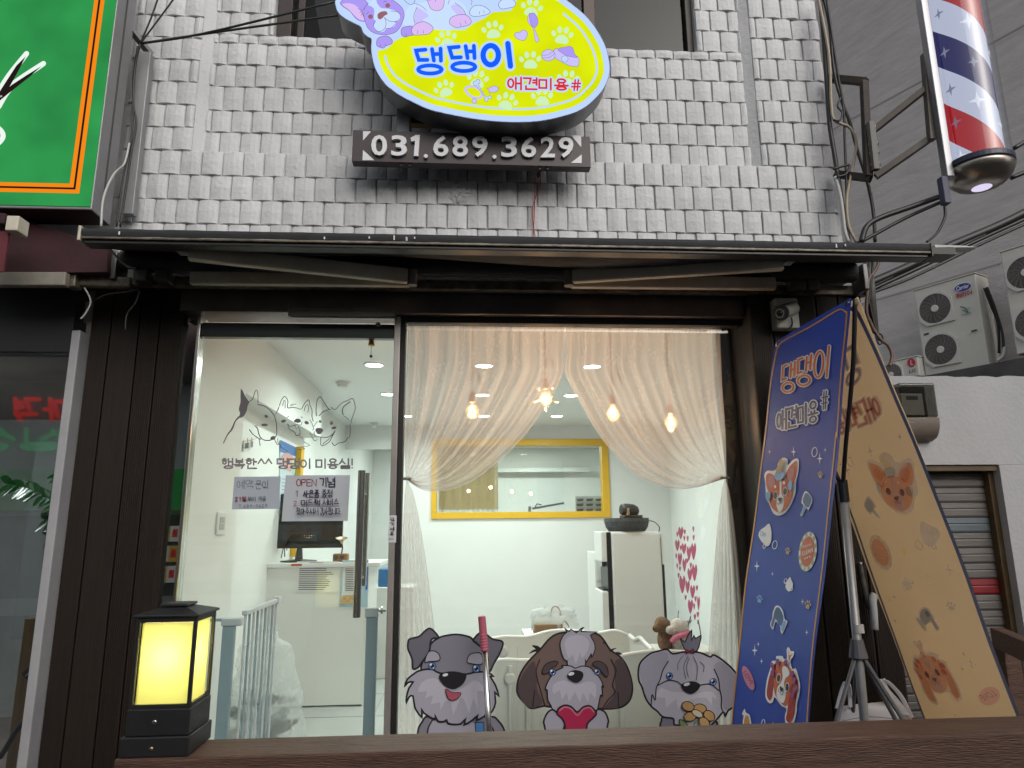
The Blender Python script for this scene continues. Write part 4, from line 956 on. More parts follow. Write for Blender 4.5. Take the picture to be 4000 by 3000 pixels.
for i, (pts, r, lab, Y) in enumerate((
 ([(3680, 765), (3560, 808), (3440, 850), (3385, 885), (3365, 945)], .013, 'thick black cable from the barber pole to the awning', 2.8),
 ([(3675, 790), (3540, 850), (3400, 925), (3350, 950)], .009, 'second black cable from the barber pole to the awning', 2.83),
 ([(3960, 580), (4060, 520)], .012, 'black cable behind the barber pole, upper one', 2.95), ([(3950, 695), (4060, 650)], .012, 'black cable behind the barber pole, lower one', 2.95),
 ([(4060, 800), (3900, 880), (3700, 965), (3560, 1035), (3390, 1110)], .026, 'thick black cable bundle slanting down above the awning corner', 3.6),
 ([(4060, 815), (3880, 900), (3640, 1010), (3390, 1125)], .016, 'black cable just below the thick bundle', 3.6),
 ([(4060, 830), (3860, 920), (3560, 1060), (3390, 1138)], .013, 'thin black cable second below the bundle', 3.6),
 ([(4060, 850), (3840, 950), (3560, 1085), (3380, 1152)], .010, 'lowest thin black cable crossing the alley', 3.6),
 ([(3690, 805), (3690, 850), (3660, 910), (3620, 945)], .006, 'black lead hanging from the barber pole', 2.75))):
    cable('cable', [P(x, y, Y) for x, y in pts], r, m_cab, lab, group=lg)
B().tube([P(3388, 1020, 3.02), P(3400, 1110, 3.02), P(3415, 1300, 3.02)], .02, 12).build('conduit', M('conduit_grey', (.17, .17, .165), .5, noise=(15, .4)), label='grey conduit pipe beside the banner top', cat='pipe', smooth=True)
hg = 'cables hanging beside the banner'
for pts, r, mt, lab in (([(3412, 1010), (3405, 1080), (3395, 1170), (3385, 1200), (3392, 1240), (3425, 1310), (3440, 1330)], .007, m_cab, 'black cable hanging beside the banner top'),
    ([(3402, 1010), (3388, 1060), (3384, 1110), (3395, 1180), (3418, 1280), (3425, 1300)], .006, m_cab, 'thinner black cable beside the banner top'),
    ([(3433, 1010), (3425, 1045), (3408, 1070), (3395, 1090), (3388, 1150), (3385, 1220), (3400, 1260), (3415, 1290), (3445, 1330), (3470, 1350), (3485, 1390), (3475, 1430)], .008, m_cabb, 'brown cable curling down to the meter wall'),
    ([(3425, 1300), (3445, 1310), (3448, 1335), (3435, 1345), (3425, 1325), (3420, 1300)], .004, m_cab, 'small black cable loop beside the banner')):
    cable('cable', [P(x, y, 3.0) for x, y in pts], r, mt, lab, group=hg)

# ================================================================== ALLEY BEHIND ON THE RIGHT
YW = 3.55
m_stucco = M('white_stucco', (.42, .42, .43), .8, noise=(2.2, .14), bump=(45, .5, .006), wear=(3.5, .68, (.33, .33, .32)))
lw = thing('meter_wall', 'low white stucco wall with the electric meter, over the roller shutter', 'wall', P(3750, 1700, YW))
xw_ = P(3425, 1700, YW).x; zw1, zw0 = P(3700, 1470, YW).z, P(3700, 1815, YW).z
b = B(); N = 40; random.seed(11)
prof = [(xw_+(4.2-xw_)*i/N, zw1+random.uniform(-.005, .005)) for i in range(N+1)]
b.flat([(x, YW, z) for x, z in prof]+[(4.2, YW, zw0), (xw_, YW, zw0)], Vector((0, -1, 0)), .45)
b.build('wall', m_stucco, lw)
xj0, xj1 = P(3800, 2100, YW).x, P(3880, 2000, YW).x
B().box(P(3908, 1850, YW).x, 4.2, YW, YW+.45, 0, zw0-.001).build('jamb_wall', m_stucco, lw)
B().box(xw_, P(3908, 1850, YW).x, YW+.012, YW+.3, zw0-.032, zw0-.001).build('lintel_strip', M('ochre_trim', (.12, .085, .04), .7, noise=(8, .4)), lw)
shu = thing('roller_shutter', 'grey brown slatted roller shutter under the white wall', 'shutter', P(3750, 2600, YW+.1))
zs = zw0-.034; xs_0, xs_1 = xw_+.0, P(3855, 2000, YW+.1).x
k = 0; m_sl = M('shutter_slat', (.16, .145, .135), .55, metal=.2, noise=(7, .3), bump=(20, .3, .004), stretch=(1, 1, 12)); m_slr = M('shutter_red', (.24, .015, .022), .5, noise=(7, .3)); m_slb = M('shutter_blue_grey', (.13, .16, .18), .5, noise=(7, .3))
slh = P(3750, 2087, YW+.1).z-P(3750, 2147, YW+.1).z
z = zs-.004
while z > .02:
    yc = int(round((z-slh/2)*1000)); zc_ = z-slh/2
    red = abs(zc_-P(3780, 2295, YW+.1).z) < slh*.5; blu = abs(zc_-P(3740, 2060, YW+.1).z) < slh*.5
    b = B(); prof_ = [(0, 0), (-.006, -.08), (-.008, -.35), (-.004, -.42), (-.008, -.5), (-.008, -.85), (-.003, -.96)]
    for x in (xs_0, xs_1):
        for (dy, t) in prof_: b.v.append(Vector((x, YW+.1+dy, z+t*slh)))
    n = len(prof_); b.f = [(i, i+1, n+i+1, n+i) for i in range(n-1)]
    b.build('slat', m_slr if red else (m_slb if blu else m_sl), shu); z -= slh; k += 1
B().box(xs_0, xs_1, YW+.102, YW+.12, 0, zs).build('backing', m_black, shu)
B().box(xs_1+.001, xs_1+.055, YW+.05, YW+.15, 0, zs).build('guide_rail', M('guide_brass', (.16, .11, .055), .4, metal=.5, noise=(10, .4)), shu, bevel=.003)
# electric meter in a smoky case
em = thing('electric_meter', 'electric meter in a smoky plastic case on the white wall', 'meter', P(3590, 1720, YW))
m0, m1 = P(3508, 1495, YW-.09), P(3668, 1630, YW-.09)
B().box(m0.x+.005, m1.x-.002, YW-.012, YW-.001, P(3590, 1725, YW).z, m0.z).build('back_plate', M('meter_grey', (.30, .29, .27), .5), em, bevel=.004)
B().box(m0.x, m1.x, YW-.095, YW-.0125, m1.z, m0.z).build('clear_cover', GLASS('smoky_plastic', (.42, .41, .38), refl=1.6, rough=.08), em, bevel=.012, seg=3)
B().box(m0.x+.015, m1.x-.065, YW-.075, YW-.014, m1.z+.012, m0.z-.055).build('meter_body', M('meter_white', (.45, .45, .42), .5), em, bevel=.005)
B().box(m0.x+.045, m1.x-.095, YW-.078, YW-.0755, m0.z-.09, m0.z-.07).build('display', M('meter_display', (.05, .06, .05), .3), em)
b = B(); nz = 7; zb0, zb1 = P(3590, 1722, YW-.05).z, m1.z-.002
for i in range(9):
    t = i/8; dy = .085*math.sqrt(max(0, 1-(t*1.0)**2.2))
    for x in (m0.x+.006, m1.x-.004): b.v.append(Vector((x, YW-.013-dy, zb1+(zb0-zb1)*t)))
for i in range(8): b.f.append((2*i, 2*i+1, 2*i+3, 2*i+2))
b.f += [tuple(range(0, 18, 2)), tuple(range(1, 18, 2))]
b.build('lower_case', M('meter_brown', (.17, .14, .115), .55, bump=(160, .6, .004)), em)
# big grey building behind, running obliquely into the depth
m_gw = M('grey_granite', (.52, .49, .495), .75, noise=(2.5, .12, (.40, .38, .38)), bump=(38, .9, .02), stretch=(.6, .6, 3.5), wear=(26, .68, (.29, .27, .27)))
dW = Vector((-math.sin(math.radians(27.0)), math.cos(math.radians(27.0)), 0)); nW = Vector((-dW.y, dW.x, 0))
w0 = P(3700, 1100, 11.2)
gbld = thing('grey_building', 'large grey stone clad building wall rising behind the alley', 'building', (w0.x, w0.y, 0))
pa, pb = w0-dW*14, w0+dW*12
b = B(); b.add([(pa.x, pa.y, 0), (pb.x, pb.y, 0), (pb.x, pb.y, 16), (pa.x, pa.y, 16)], [(0, 1, 2, 3)])
nb = -nW if nW.dot(CAM-w0) > 0 else nW
b.add([(pa.x+nb.x*3, pa.y+nb.y*3, 0), (pb.x+nb.x*3, pb.y+nb.y*3, 0), (pb.x+nb.x*3, pb.y+nb.y*3, 16), (pa.x+nb.x*3, pa.y+nb.y*3, 16)], [(3, 2, 1, 0)])
b.f += [(0, 4, 5, 1), (1, 5, 6, 2), (2, 6, 7, 3), (3, 7, 4, 0)]
b.build('wall', m_gw, gbld)
pW = Plane(w0, nW); jl = B()
for (ya, yb2) in (((3380, 1195), (3905, 1015)), ((3260, 470), (3640, 330))):
    a_, c_ = pW.at(ya, 12), pW.at(yb2, 12); z_ = (a_.z+c_.z)/2
    a2 = Vector((pa.x, pa.y, z_))+pW.n*.004; c2 = Vector((pb.x, pb.y, z_))+pW.n*.004
    B().obox(a2, c2, .006, .03).build('joint', M('joint_dark', (.30, .28, .28), .8), gbld)
# roof slab carrying the condensers
un = pW.n
def wpt(px, py, off): return PP(px, py, w0+un*off, un)
lb = wpt(3700, 1470, .8)
zroof = wpt(3900, 1425, .9).z
led = B(); a_, c_ = w0-dW*8, w0+dW*4
led.add([a_, c_, c_+un*1.2, a_+un*1.2], [(0, 1, 2, 3)]); led.v = [Vector((v.x, v.y, zroof-.02)) for v in led.v]
k = 4; led.v += [Vector((v.x, v.y, zroof-.5)) for v in led.v[:4]]; led.f += [(0, 4, 5, 1), (1, 5, 6, 2), (2, 6, 7, 3), (3, 7, 4, 0), (7, 6, 5, 4)]
led.build('concrete_ledge', M('dark_concrete', (.075, .072, .07), .85, noise=(3, .5)), label='dark concrete ledge carrying the air conditioner condensers', cat='ledge')
m_ac = M('condenser_white', (.50, .485, .45), .45, noise=(3, .08)); m_grl = M('grille_dark', (.045, .04, .04), .6); m_hub = M('hub_grey', (.46, .45, .43), .5); m_wir = M('grille_wire', (.19, .175, .17), .5)
def condenser(name, label, quad, off, depth, fans, text=None):
    """quad: TL,TR,BR,BL pixels of the front face, which stands parallel to the grey wall"""
    pl = Plane(w0+un*off, un, .002)
    tl, tr, brr, bl = [pl.at(p, 0) for p in quad]
    ztop_ = (tl.z+tr.z)/2; zbot = min(bl.z, brr.z); x_ = [(tl+bl)/2, (tr+brr)/2]
    d_ = dW*((x_[1]-x_[0]).dot(dW)); o_ = Vector((x_[0].x, x_[0].y, 0)); e_ = o_+Vector((d_.x, d_.y, 0))
    t = thing(name, label, 'air conditioner', Vector(((o_.x+e_.x)/2, (o_.y+e_.y)/2, zbot)), group='condensers on the ledge')
    b = B(); vs = []
    for z_ in (zbot, ztop_):
        for p in (o_, e_, e_-un*depth, o_-un*depth): vs.append(Vector((p.x, p.y, z_)))
    b.add(vs, [(3, 2, 1, 0), (4, 5, 6, 7), (0, 1, 5, 4), (1, 2, 6, 5), (2, 3, 7, 6), (3, 0, 4, 7)]).build('cabinet', m_ac, t, bevel=.02, seg=3)
    L_ = (e_-o_).length; dd = (e_-o_).normalized()
    b = B(); vs = []
    for z_ in (ztop_-.001, ztop_+.02):
        for p in (o_-dd*.01+un*.012, e_+dd*.01+un*.012, e_+dd*.01-un*(depth+.01), o_-dd*.01-un*(depth+.01)): vs.append(Vector((p.x, p.y, z_)))
    b.add(vs, [(3, 2, 1, 0), (4, 5, 6, 7), (0, 1, 5, 4), (1, 2, 6, 5), (2, 3, 7, 6), (3, 0, 4, 7)]).build('lid', m_ac, t, bevel=.006)
    for (fx, fz, r) in fans:
        c = o_+dd*(fx*L_)+Vector((0, 0, zbot+(ztop_-zbot)*fz)); ax = un
        up = Vector((0, 0, 1)); 
        fr = B(); n = 32; hole = [c+ax*.03+(dd*math.cos(2*math.pi*i/n)+up*math.sin(2*math.pi*i/n))*r*1.0 for i in range(n)]
        sq = [c+ax*.03+dd*a_+up*b_ for a_, b_ in ((-r*1.06, -r*.6), (-r*.6, -r*1.08), (r*1.1, -r*1.08), (r*1.1, r*.5), (r*.5, r*1.1), (-r*1.1, r*1.1))]
        fr.flat(sq, ax, .03, [hole]); fan = fr.build('fan_frame', m_hub, t)
        B().lathe(c+ax*.004, [(r*.995, 0), (r*.99, .002)], 32, ax).build('fan_well', m_grl, fan)
        gb = B()
        for rr in [r*(.30+.068*k) for k in range(11)]:
            gb.tube([c+ax*.024+(dd*math.cos(2*math.pi*i/28)+up*math.sin(2*math.pi*i/28))*rr for i in range(29)], .0032, 4, False)
        for i in range(16):
            a0 = 2*math.pi*i/16
            gb.tube([c+ax*.026+(dd*math.cos(a0+s*.5)+up*math.sin(a0+s*.5))*r*(.25+.75*s) for s in (0, .35, .7, 1)], .003, 4, False)
        gb.build('fan_grille', m_wir, fan, kind='stuff')
        B().lathe(c+ax*.02, [(r*.235, 0), (r*.235, .012), (r*.2, .016)], 24, ax).build('fan_hub', M('hub_white', (.5, .48, .46), .5), fan)
    return t, pl, o_, e_, zbot, ztop_
t1, pl1, *_ = condenser('condenser', 'tall two fan condenser with a blue oval logo on the ledge', [(3572, 1146), (3806, 1058), (3865, 1425), (3612, 1475)], .75, .42, ((.32, .735, .262), (.32, .27, .262)))
B().box(0, 0, 0, 0, 0, 0)
A = Art(pl1, t1, layer=6)
m_lb = M('logo_blue', (.015, .025, .22), .45); m_pw = M('print_white', (.72, .72, .74), .5); m_lr = M('logo_red', (.34, .02, .045), .5); m_gn = M('logo_green', (.06, .16, .12), .5)
A.fill('logo_rim', ellipse(3762, 1123, 35.5, 17.5, -15), m_pw); A.fill('logo', ellipse(3762, 1123, 33.5, 15.5, -15), m_lb)
font('lettering', 'Carrier', pl1, [(3736, 1121), (3786, 1107), (3789, 1123), (3739, 1138)], m_pw, A.l+1, t1, offset=.01, shear=.25); A.l += 3
write(A, '캐리어', [(3735, 1150), (3797, 1133), (3798, 1149), (3736, 1167)], 3.2, [m_lr], gap=.25)
A.line('eco_leaf', [(3755, 1200), (3772, 1204), (3785, 1222), (3765, 1212)], 5, m_gn); font('lettering', 'ECO', pl1, [(3775, 1205), (3792, 1200), (3792, 1208), (3775, 1213)], m_gn, A.l, t1); font('lettering', 'Inverter', pl1, [(3760, 1228), (3800, 1217), (3801, 1225), (3761, 1236)], m_gn, A.l, t1)
for qd in ([(3612, 1305), (3632, 1299), (3632, 1307), (3612, 1313)], [(3798, 1292), (3820, 1286), (3820, 1294), (3798, 1300)]): A.fill('vent_slot', qd, m_grl, smooth=False)
t2, pl2, *_ = condenser('condenser', 'small single fan condenser with a red round logo, half hidden behind the white wall', [(3440, 1428), (3585, 1386), (3592, 1468), (3450, 1490)], .9, .3, ((.27, .34, .19),))
A = Art(pl2, t2, layer=6)
A.fill('logo', ellipse(3561, 1417, 16, 17), m_lr); A.line('logo_mark', [(3560, 1408), (3560, 1424), (3568, 1424)], 1.8, m_pw, smooth=False); font('lettering', 'LG', pl2, [(3553, 1444), (3578, 1439), (3578, 1453), (3553, 1458)], M('logo_grey', (.08, .08, .09), .5), A.l, t2, offset=.02)
t3, pl3, *_ = condenser('condenser', 'two fan condenser cut off by the right edge of the picture', [(3904, 1000), (4130, 905), (4190, 1330), (3975, 1385)], .95, .42, ((.40, .74, .25), (.40, .26, .25)))
ag = 'black hoses behind the tall condenser'
cable('hose', [wpt(3855, 1122, .6), wpt(3885, 1200, .55), wpt(3915, 1300, .5), wpt(3920, 1360, .5)], .02, m_cab, 'black hose behind the tall condenser, right one', cat='hose', group=ag)
cable('hose', [wpt(3845, 1125, .6), wpt(3870, 1190, .55), wpt(3898, 1265, .5), wpt(3903, 1380, .5)], .02, m_cab, 'black hose behind the tall condenser, left one', cat='hose', group=ag)
cable('pipe', [wpt(3925, 1358, .6), wpt(3918, 1390, .7), wpt(3895, 1410, .75)], .03, M('pvc_white', (.5, .5, .5), .5), 'short white elbow pipe beside the tall condenser', cat='pipe')

# ================================================================== CCTV CAMERA
cc = thing('cctv_camera', 'bullet security camera on a white junction box beside the window', 'camera', P(3065, 1230, 3.04))
b0, b1 = P(3020, 1166, 3.0), P(3122, 1286, 3.0)
m_jb = M('junction_box', (.40, .40, .37), .5, noise=(6, .2)); B().box(b0.x, b1.x, 2.985, 3.047, b1.z, b0.z).build('junction_box', m_jb, cc, bevel=.008)
cb = P(3052, 1222, 2.93); ce = P(3100, 1205, 2.99); ax = (cb-ce).normalized()
B().tube([ce, cb], .030, 20).build('body', m_jb, cc, smooth=False)
B().lathe(cb, [(.033, -.012), (.035, 0), (.035, .012), (.030, .013)], 24, ax).build('housing', m_black, cc)
B().lathe(cb, [(.027, .0135), (.026, .015)], 24, ax).build('lens_plate', M('lens_grey', (.06, .06, .06), .25), cc)
B().lathe(cb, [(.010, .0155), (.008, .018)], 16, ax).build('lens', M('lens_black', (.005, .005, .005), .08), cc)
u_ = ax.orthogonal().normalized(); v_ = ax.cross(u_)
for i in range(14):
    t = 2*math.pi*i/14; B().lathe(cb+ax*.0152+(u_*math.cos(t)+v_*math.sin(t))*.0195, [(.0026, 0), (.002, .0015)], 8, ax).build('diode', M('diode', (.5, .5, .45), .3), cc)
B().obox(ce+Vector((.0, .01, .034)), cb+Vector((0, -.0, .036)), .07, .004).build('sun_shield', m_black, cc, bevel=.002)
cable('lead', [P(3091, 1240, 2.97), P(3095, 1262, 2.97), P(3088, 1280, 2.975), P(3070, 1288, 2.98)], .004, m_cab, None, cc)

# ================================================================== DOUBLE BANNER STAND
bt = thing('banner_stand', 'A-frame stand with two pet salon banners, blue left and tan right', 'banner', (1.5, 2.65, .2))
TR_, TLf = P(3326, 1163, 2.35), P(3031, 1337, 2.92)
NB, FB = P(3176, 2848, 2.35), P(2851, 2848, 2.92)
def extend(a, b, z): return a+(b-a)*((z-a.z)/(b.z-a.z))
zbb = .42
# one common plane through top edge and mean bottom
mid_top = (TR_+TLf)/2; mb = (extend(TR_, NB, .8)+extend(TLf, FB, .8))/2
nb_ = (TLf-TR_).cross(mb-mid_top).normalized()
pB = Plane(mid_top, nb_, .0006)
m_bbl = M('banner_blue', (.032, .08, .45), .5, noise=(3, .12), bump=(14, .10, .01), spec=.3); m_btan = SHEER('banner_tan', (.96, .80, .57), 1.0, .6, pat=False)
bq = [(3326, 1163), (3031, 1337)]
def down(a, b, y): t = (y-a[1])/(b[1]-a[1]); return (a[0]+(b[0]-a[0])*t, y)
cR, cL = down((3326, 1163), (3176, 2848), 3150), down((3031, 1337), (2851, 2848), 3110)
sheet = [pB.at(p, 0) for p in ((3326, 1163), cR, cL, (3031, 1337))]
def ripple(o, u, v, p):
    a, b = (p-o).dot(u.normalized()), (p-o).dot(v.normalized())
    return .004*math.sin(5.2*b+1.0)+.004*math.sin(6.5*a+3.1*b)+.0015*math.sin(13*b-4*a)
def cloth_sheet(nm, mat, o, u, v, n):
    b = B(); NU, NV = 14, 44
    for sd in (0, -.0008):
        for i in range(NU+1):
            for j in range(NV+1): q = o+u*(i/NU)+v*(j/NV); b.v.append(q+n*(ripple(o, u, v, q)+sd))
    K = (NU+1)*(NV+1)
    for i in range(NU):
        for j in range(NV): k = i*(NV+1)+j; b.f += [(k, k+1, k+NV+2, k+NV+1), (K+k, K+k+NV+1, K+k+NV+2, K+k+1)]
    return b.build(nm, mat, bt, smooth=True, recalc=False)
uB, vB = sheet[0]-sheet[3], sheet[2]-sheet[3]
class WPlane(Plane):
    def at(s, p, layer): q = PP(p[0], p[1], s.pt, s.n); return q+s.n*(s.step*(layer+2)+ripple(sheet[3], uB, vB, q))
bb = cloth_sheet('blue_banner', m_bbl, sheet[3], uB, vB, pB.n)
A = Art(WPlane(pB.pt, pB.n, .0006), bb, layer=1)
m_bor = M('banner_orange_line', (.62, .30, .07), .45); m_bo = M('banner_orange', (.72, .17, .03), .45); m_bw = M('banner_white', (.86, .88, .92), .45); m_bd = M('banner_navy_letter', (.05, .045, .15), .45)
c1 = lambda p: (3000+p[0]*.3617, 1150+p[1]*.3617); c2 = lambda p: (2900+p[0]*.3617, 1700+p[1]*.3617); c3 = lambda p: (2830+p[0]*.3796, 2250+p[1]*.3796)
bl_ = [c3((-60, 2300)), c3((62, 1580)), c2((60, 1500)), c2((250, 50)), c1((30, 1100)), c1((105, 640)), c1((130, 570)), c1((180, 510)), c1((480, 350)), c1((740, 185)), c1((800, 165)), c1((840, 190)), c1((853, 250)), c1((800, 800)), c1((730, 1500)), c2((985, 80)), c2((850, 1560)), c3((995, 20)), c3((862, 1575)), c3((800, 2300))]
A.line('border_line', bl_, 5.5, m_bor, n=7)
b3 = [[(185, 770), (262, 735)], ]
K = lambda pts: [c1(p) for p in pts]
n1 = [[(K([(240, 768), (192, 790), (184, 932), (228, 914)]), False), (K([(284, 752), (274, 905)]), False), (K([(326, 735), (314, 890)]), False), (K([(279, 830), (318, 812)]), False), (K(ellipse(245, 1010, 62, 48, -18)), True)],
      [(K([(410, 692), (360, 712), (352, 860), (396, 842)]), False), (K([(450, 680), (438, 835)]), False), (K([(498, 655), (482, 815)]), False), (K([(445, 750), (490, 735)]), False), (K(ellipse(415, 935, 66, 52, -20)), True)],
      [(K(ellipse(573, 760, 46, 140, 6)), True), (K([(680, 565), (650, 895)]), False)]]
for gl_ in n1:
    A.l = 4; A.strokes('letter_border', gl_, 15, m_bw); A.l = 7; A.strokes('letter', gl_, 7.4, m_bo)
A.l = 4
write(A, '애견미용', [c1((120, 1275)), c1((545, 1145)), c1((535, 1370)), c1((112, 1470))], 7, [m_bw, m_bd], grow=(9, 0), gap=.16)
A.l = 4; write(A, '#', [c1((585, 1055)), c1((665, 1040)), c1((650, 1230)), c1((580, 1250))], 5, [m_bw, m_bd], grow=(8, 0))
m_or = M('dog_orange', (.60, .13, .05), .5); m_pk = M('dog_pink', (.52, .20, .24), .5); m_dk = M('dog_dark', (.035, .03, .03), .5); m_bu = M('bubble_blue', (.22, .45, .78), .5); m_gd = M('paw_gold', (.52, .38, .17), .5); m_red = M('dog_red', (.36, .03, .025), .5); m_pur = M('curler_purple', (.30, .06, .25), .5); m_lp = M('love_pink', (.62, .23, .36), .5); m_lg = M('badge_green', (.42, .52, .25), .5)
def star(A, x, y, s, T, mt):
    pts = []
    for i in range(8):
        a = math.pi*i/4-math.pi/2; r = s*(1 if i % 2 == 0 else .22); pts.append((x+r*math.cos(a)*.55, y+r*math.sin(a)*1.15))
    A.fill('star', [T(p) for p in pts], mt, smooth=False)
def art_banner(A, T2, T3, mats, mir=False):
    w, o_, pk, dk, bu, gd, rd, pu, lp, lg_ = mats
    X = (lambda nm, c: T_('tan_'+nm, (.55, .62, .74))) if w.name.startswith('tan') else (lambda nm, c: M(nm, c, .5))
    A.l = 3
    f2 = lambda nm, pts, mt, **k: A.fill(nm, [T2(p) for p in pts], mt, **k); f3 = lambda nm, pts, mt, **k: A.fill(nm, [T3(p) for p in pts], mt, **k)
    # dog with a duck on its head
    A.l = 3; f2('sticker_edge', [(255, 520), (248, 430), (280, 385), (340, 385), (380, 360), (395, 300), (440, 245), (490, 260), (495, 320), (540, 270), (585, 250), (605, 280), (598, 400), (575, 500), (570, 600), (540, 700), (500, 780), (450, 840), (390, 867), (330, 840), (290, 740), (262, 680)], w)
    f2('ear', [(268, 540), (268, 440), (300, 412), (350, 440), (375, 500), (340, 580), (295, 620)], o_); f2('ear', [(470, 460), (500, 360), (560, 290), (588, 285), (585, 400), (555, 510), (520, 560)], o_)
    f2('inner_ear', [(285, 520), (300, 450), (345, 460), (365, 510), (330, 580)], pk); f2('inner_ear', [(485, 450), (515, 375), (555, 350), (560, 420), (520, 490)], pk)
    f2('face', [(330, 560), (380, 500), (450, 470), (510, 520), (545, 610), (520, 710), (470, 790), (400, 835), (330, 790), (300, 700)], o_)
    f2('blaze', [(415, 480), (432, 480), (430, 620), (455, 690), (440, 790), (400, 832), (375, 760), (385, 680), (410, 630)], w)
    f2('eye_rim', ellipse(368, 655, 24, 45, 8), w); f2('eye_rim', ellipse(472, 612, 25, 46, 8), w)
    f2('eye', ellipse(368, 655, 18, 38, 8), dk); f2('eye', ellipse(472, 610, 19, 38, 8), dk)
    f2('nose', [(398, 685), (435, 678), (438, 700), (418, 725)], dk)
    A.line('mouth', [T2(p) for p in ((388, 735), (402, 752), (415, 730), (428, 742), (445, 715))], 1.6, dk)
    f2('brow_spot', ellipse(376, 560, 12, 17), w); f2('brow_spot', ellipse(470, 518, 12, 17), w)
    f2('foam', [(375, 450), (390, 405), (450, 395), (475, 430), (455, 475), (415, 495), (385, 480)], bu); f2('foam', [(275, 640), (320, 615), (328, 680), (290, 715)], bu); f2('foam', [(510, 545), (545, 490), (558, 560), (530, 605)], bu)
    f2('duck', [(390, 380), (420, 330), (430, 280), (460, 265), (475, 300), (455, 340), (450, 400), (410, 410)], gd)
    A.l = 3; f2('brush_edge', [(672, 600), (745, 690), (705, 805), (680, 785), (640, 862), (614, 860), (650, 760), (628, 720)], w); f2('brush_pad', [(680, 620), (738, 690), (702, 780), (645, 715)], X('brush_blue', (.06, .14, .30))); f2('brush_grip', [(660, 760), (676, 770), (640, 845), (624, 845)], bu)
    A.l = 3; f2('foam_cloud', [(175, 1080), (190, 1030), (240, 990), (285, 955), (305, 1020), (308, 1100), (295, 1170), (260, 1200), (220, 1165), (190, 1120)], w)
    A.line('foam_ring', [T2(p) for p in ellipse(208, 1060, 14, 26)], 2, bu, closed=True); A.line('foam_ring', [T2(p) for p in ellipse(238, 1072, 9, 18)], 2, bu, closed=True)
    A.l = 3; f2('badge_rim', ellipse(698, 1255, 100, 215, 6), w)
    for i in range(12):
        a = 2*math.pi*i/12; pts = []
        for da, r in ((0, .80), (0, .99), (.26, .99), (.26, .80)):
            x, y = 100*r*math.cos(a+da), 215*r*math.sin(a+da); pts.append((698+x*.995-y*.105, 1255+x*.105+y*.995))
        A.l = 4; f2('badge_check', pts, lg_, smooth=False)
    A.l = 5; f2('badge', ellipse(698, 1255, 76, 165, 6), o_)
    font('lettering', 'CLEAN', A.pl, [T2(p) for p in ((636, 1262), (760, 1212), (764, 1258), (638, 1303))], w, 7, A.par, offset=.012); font('lettering', 'FEELING', A.pl, [T2(p) for p in ((645, 1195), (745, 1163), (746, 1185), (646, 1222))], w, 7, A.par)
    A.l = 7
    for x, y in ((675, 1332), (700, 1323), (727, 1313)): A.l = 7; f2('badge_heart', [(x, y+10), (x-9, y-4), (x-4, y-10), (x, y-5), (x+5, y-11), (x+9, y-4)], w, n=3)
    for T, lst in ((T2, ((305, 182, 28), (552, 180, 52), (822, 250, 58), (880, 155, 28), (163, 1415, 54), (323, 1498, 26))), (T3, ((813, 265, 30), (872, 585, 30), (352, 702, 26), (315, 766, 56), (385, 877, 28), (516, 1518, 18)))):
        for x, y, s in lst: A.l = 3; star(A, x, y, s, T, w)
    for T, lst in ((T2, ((768, 180, 27, 50), (342, 1183, 24, 44), (234, 1200, 12, 24), (466, 1572, 15, 24))), (T3, ((410, 1515, 17, 36), (628, 52, 15, 26), (690, 130, 14, 22)))):
        for x, y, a_, b_ in lst: A.l = 3; A.line('bubble', [T(p) for p in ellipse(x, y, a_, b_, 8)], 2.6, w, closed=True)
    for T, x, y, r, mt in ((T2, 830, 425, 42, gd), (T2, 478, 1250, 42, gd), (T3, 370, 240, 44, bu), (T3, 872, 300, 50, gd)): A.l = 3; paw(A, x, y, r, 12, mt, T, asp=.6)
    A.l = 3; f3('foam_cloud', [(630, 90), (650, 40), (672, 10), (690, 50), (705, 85), (690, 140), (665, 160), (635, 130)], w)
    A.l = 3; f3('dryer_edge', [(505, 380), (530, 315), (570, 310), (610, 360), (632, 445), (660, 465), (655, 500), (612, 594), (590, 570), (585, 520), (540, 470), (520, 520), (508, 553), (478, 500), (500, 440)], w)
    f3('dryer', [(518, 385), (540, 330), (570, 328), (605, 380), (620, 450), (590, 515), (545, 455), (530, 450), (508, 530), (490, 500), (512, 430)], X('dryer_blue', (.035, .11, .30))); f3('dryer_nozzle', [(625, 465), (650, 475), (612, 575), (598, 520)], bu); f3('dryer_vent', ellipse(548, 378, 18, 34), X('dryer_dark', (.03, .12, .14)))
    # spaniel with curlers
    A.l = 3; f3('sticker_edge', [(428, 1190), (445, 1060), (480, 950), (495, 880), (540, 870), (545, 828), (612, 828), (625, 855), (660, 850), (658, 760), (680, 735), (705, 775), (738, 780), (730, 830), (700, 880), (722, 960), (760, 960), (800, 1100), (800, 1190), (770, 1320), (765, 1400), (735, 1510), (695, 1548), (650, 1520), (640, 1440), (655, 1370), (600, 1335), (530, 1250), (510, 1300), (470, 1310), (435, 1260)], w)
    f3('ear', [(445, 1190), (465, 1060), (510, 930), (560, 900), (540, 1050), (510, 1180), (505, 1240), (480, 1282), (452, 1250)], rd); f3('ear', [(720, 1000), (760, 1030), (785, 1110), (775, 1200), (755, 1320), (745, 1420), (720, 1490), (690, 1515), (655, 1480), (665, 1410), (680, 1310), (705, 1180)], rd)
    f3('face', [(560, 900), (630, 890), (700, 950), (725, 1020), (715, 1140), (690, 1270), (650, 1340), (600, 1310), (540, 1230), (522, 1130), (535, 1000)], o_)
    f3('blaze', [(615, 960), (640, 930), (680, 960), (692, 1020), (650, 1060), (635, 1120), (655, 1200), (640, 1290), (610, 1310), (560, 1250), (560, 1160), (600, 1100), (620, 1050)], w)
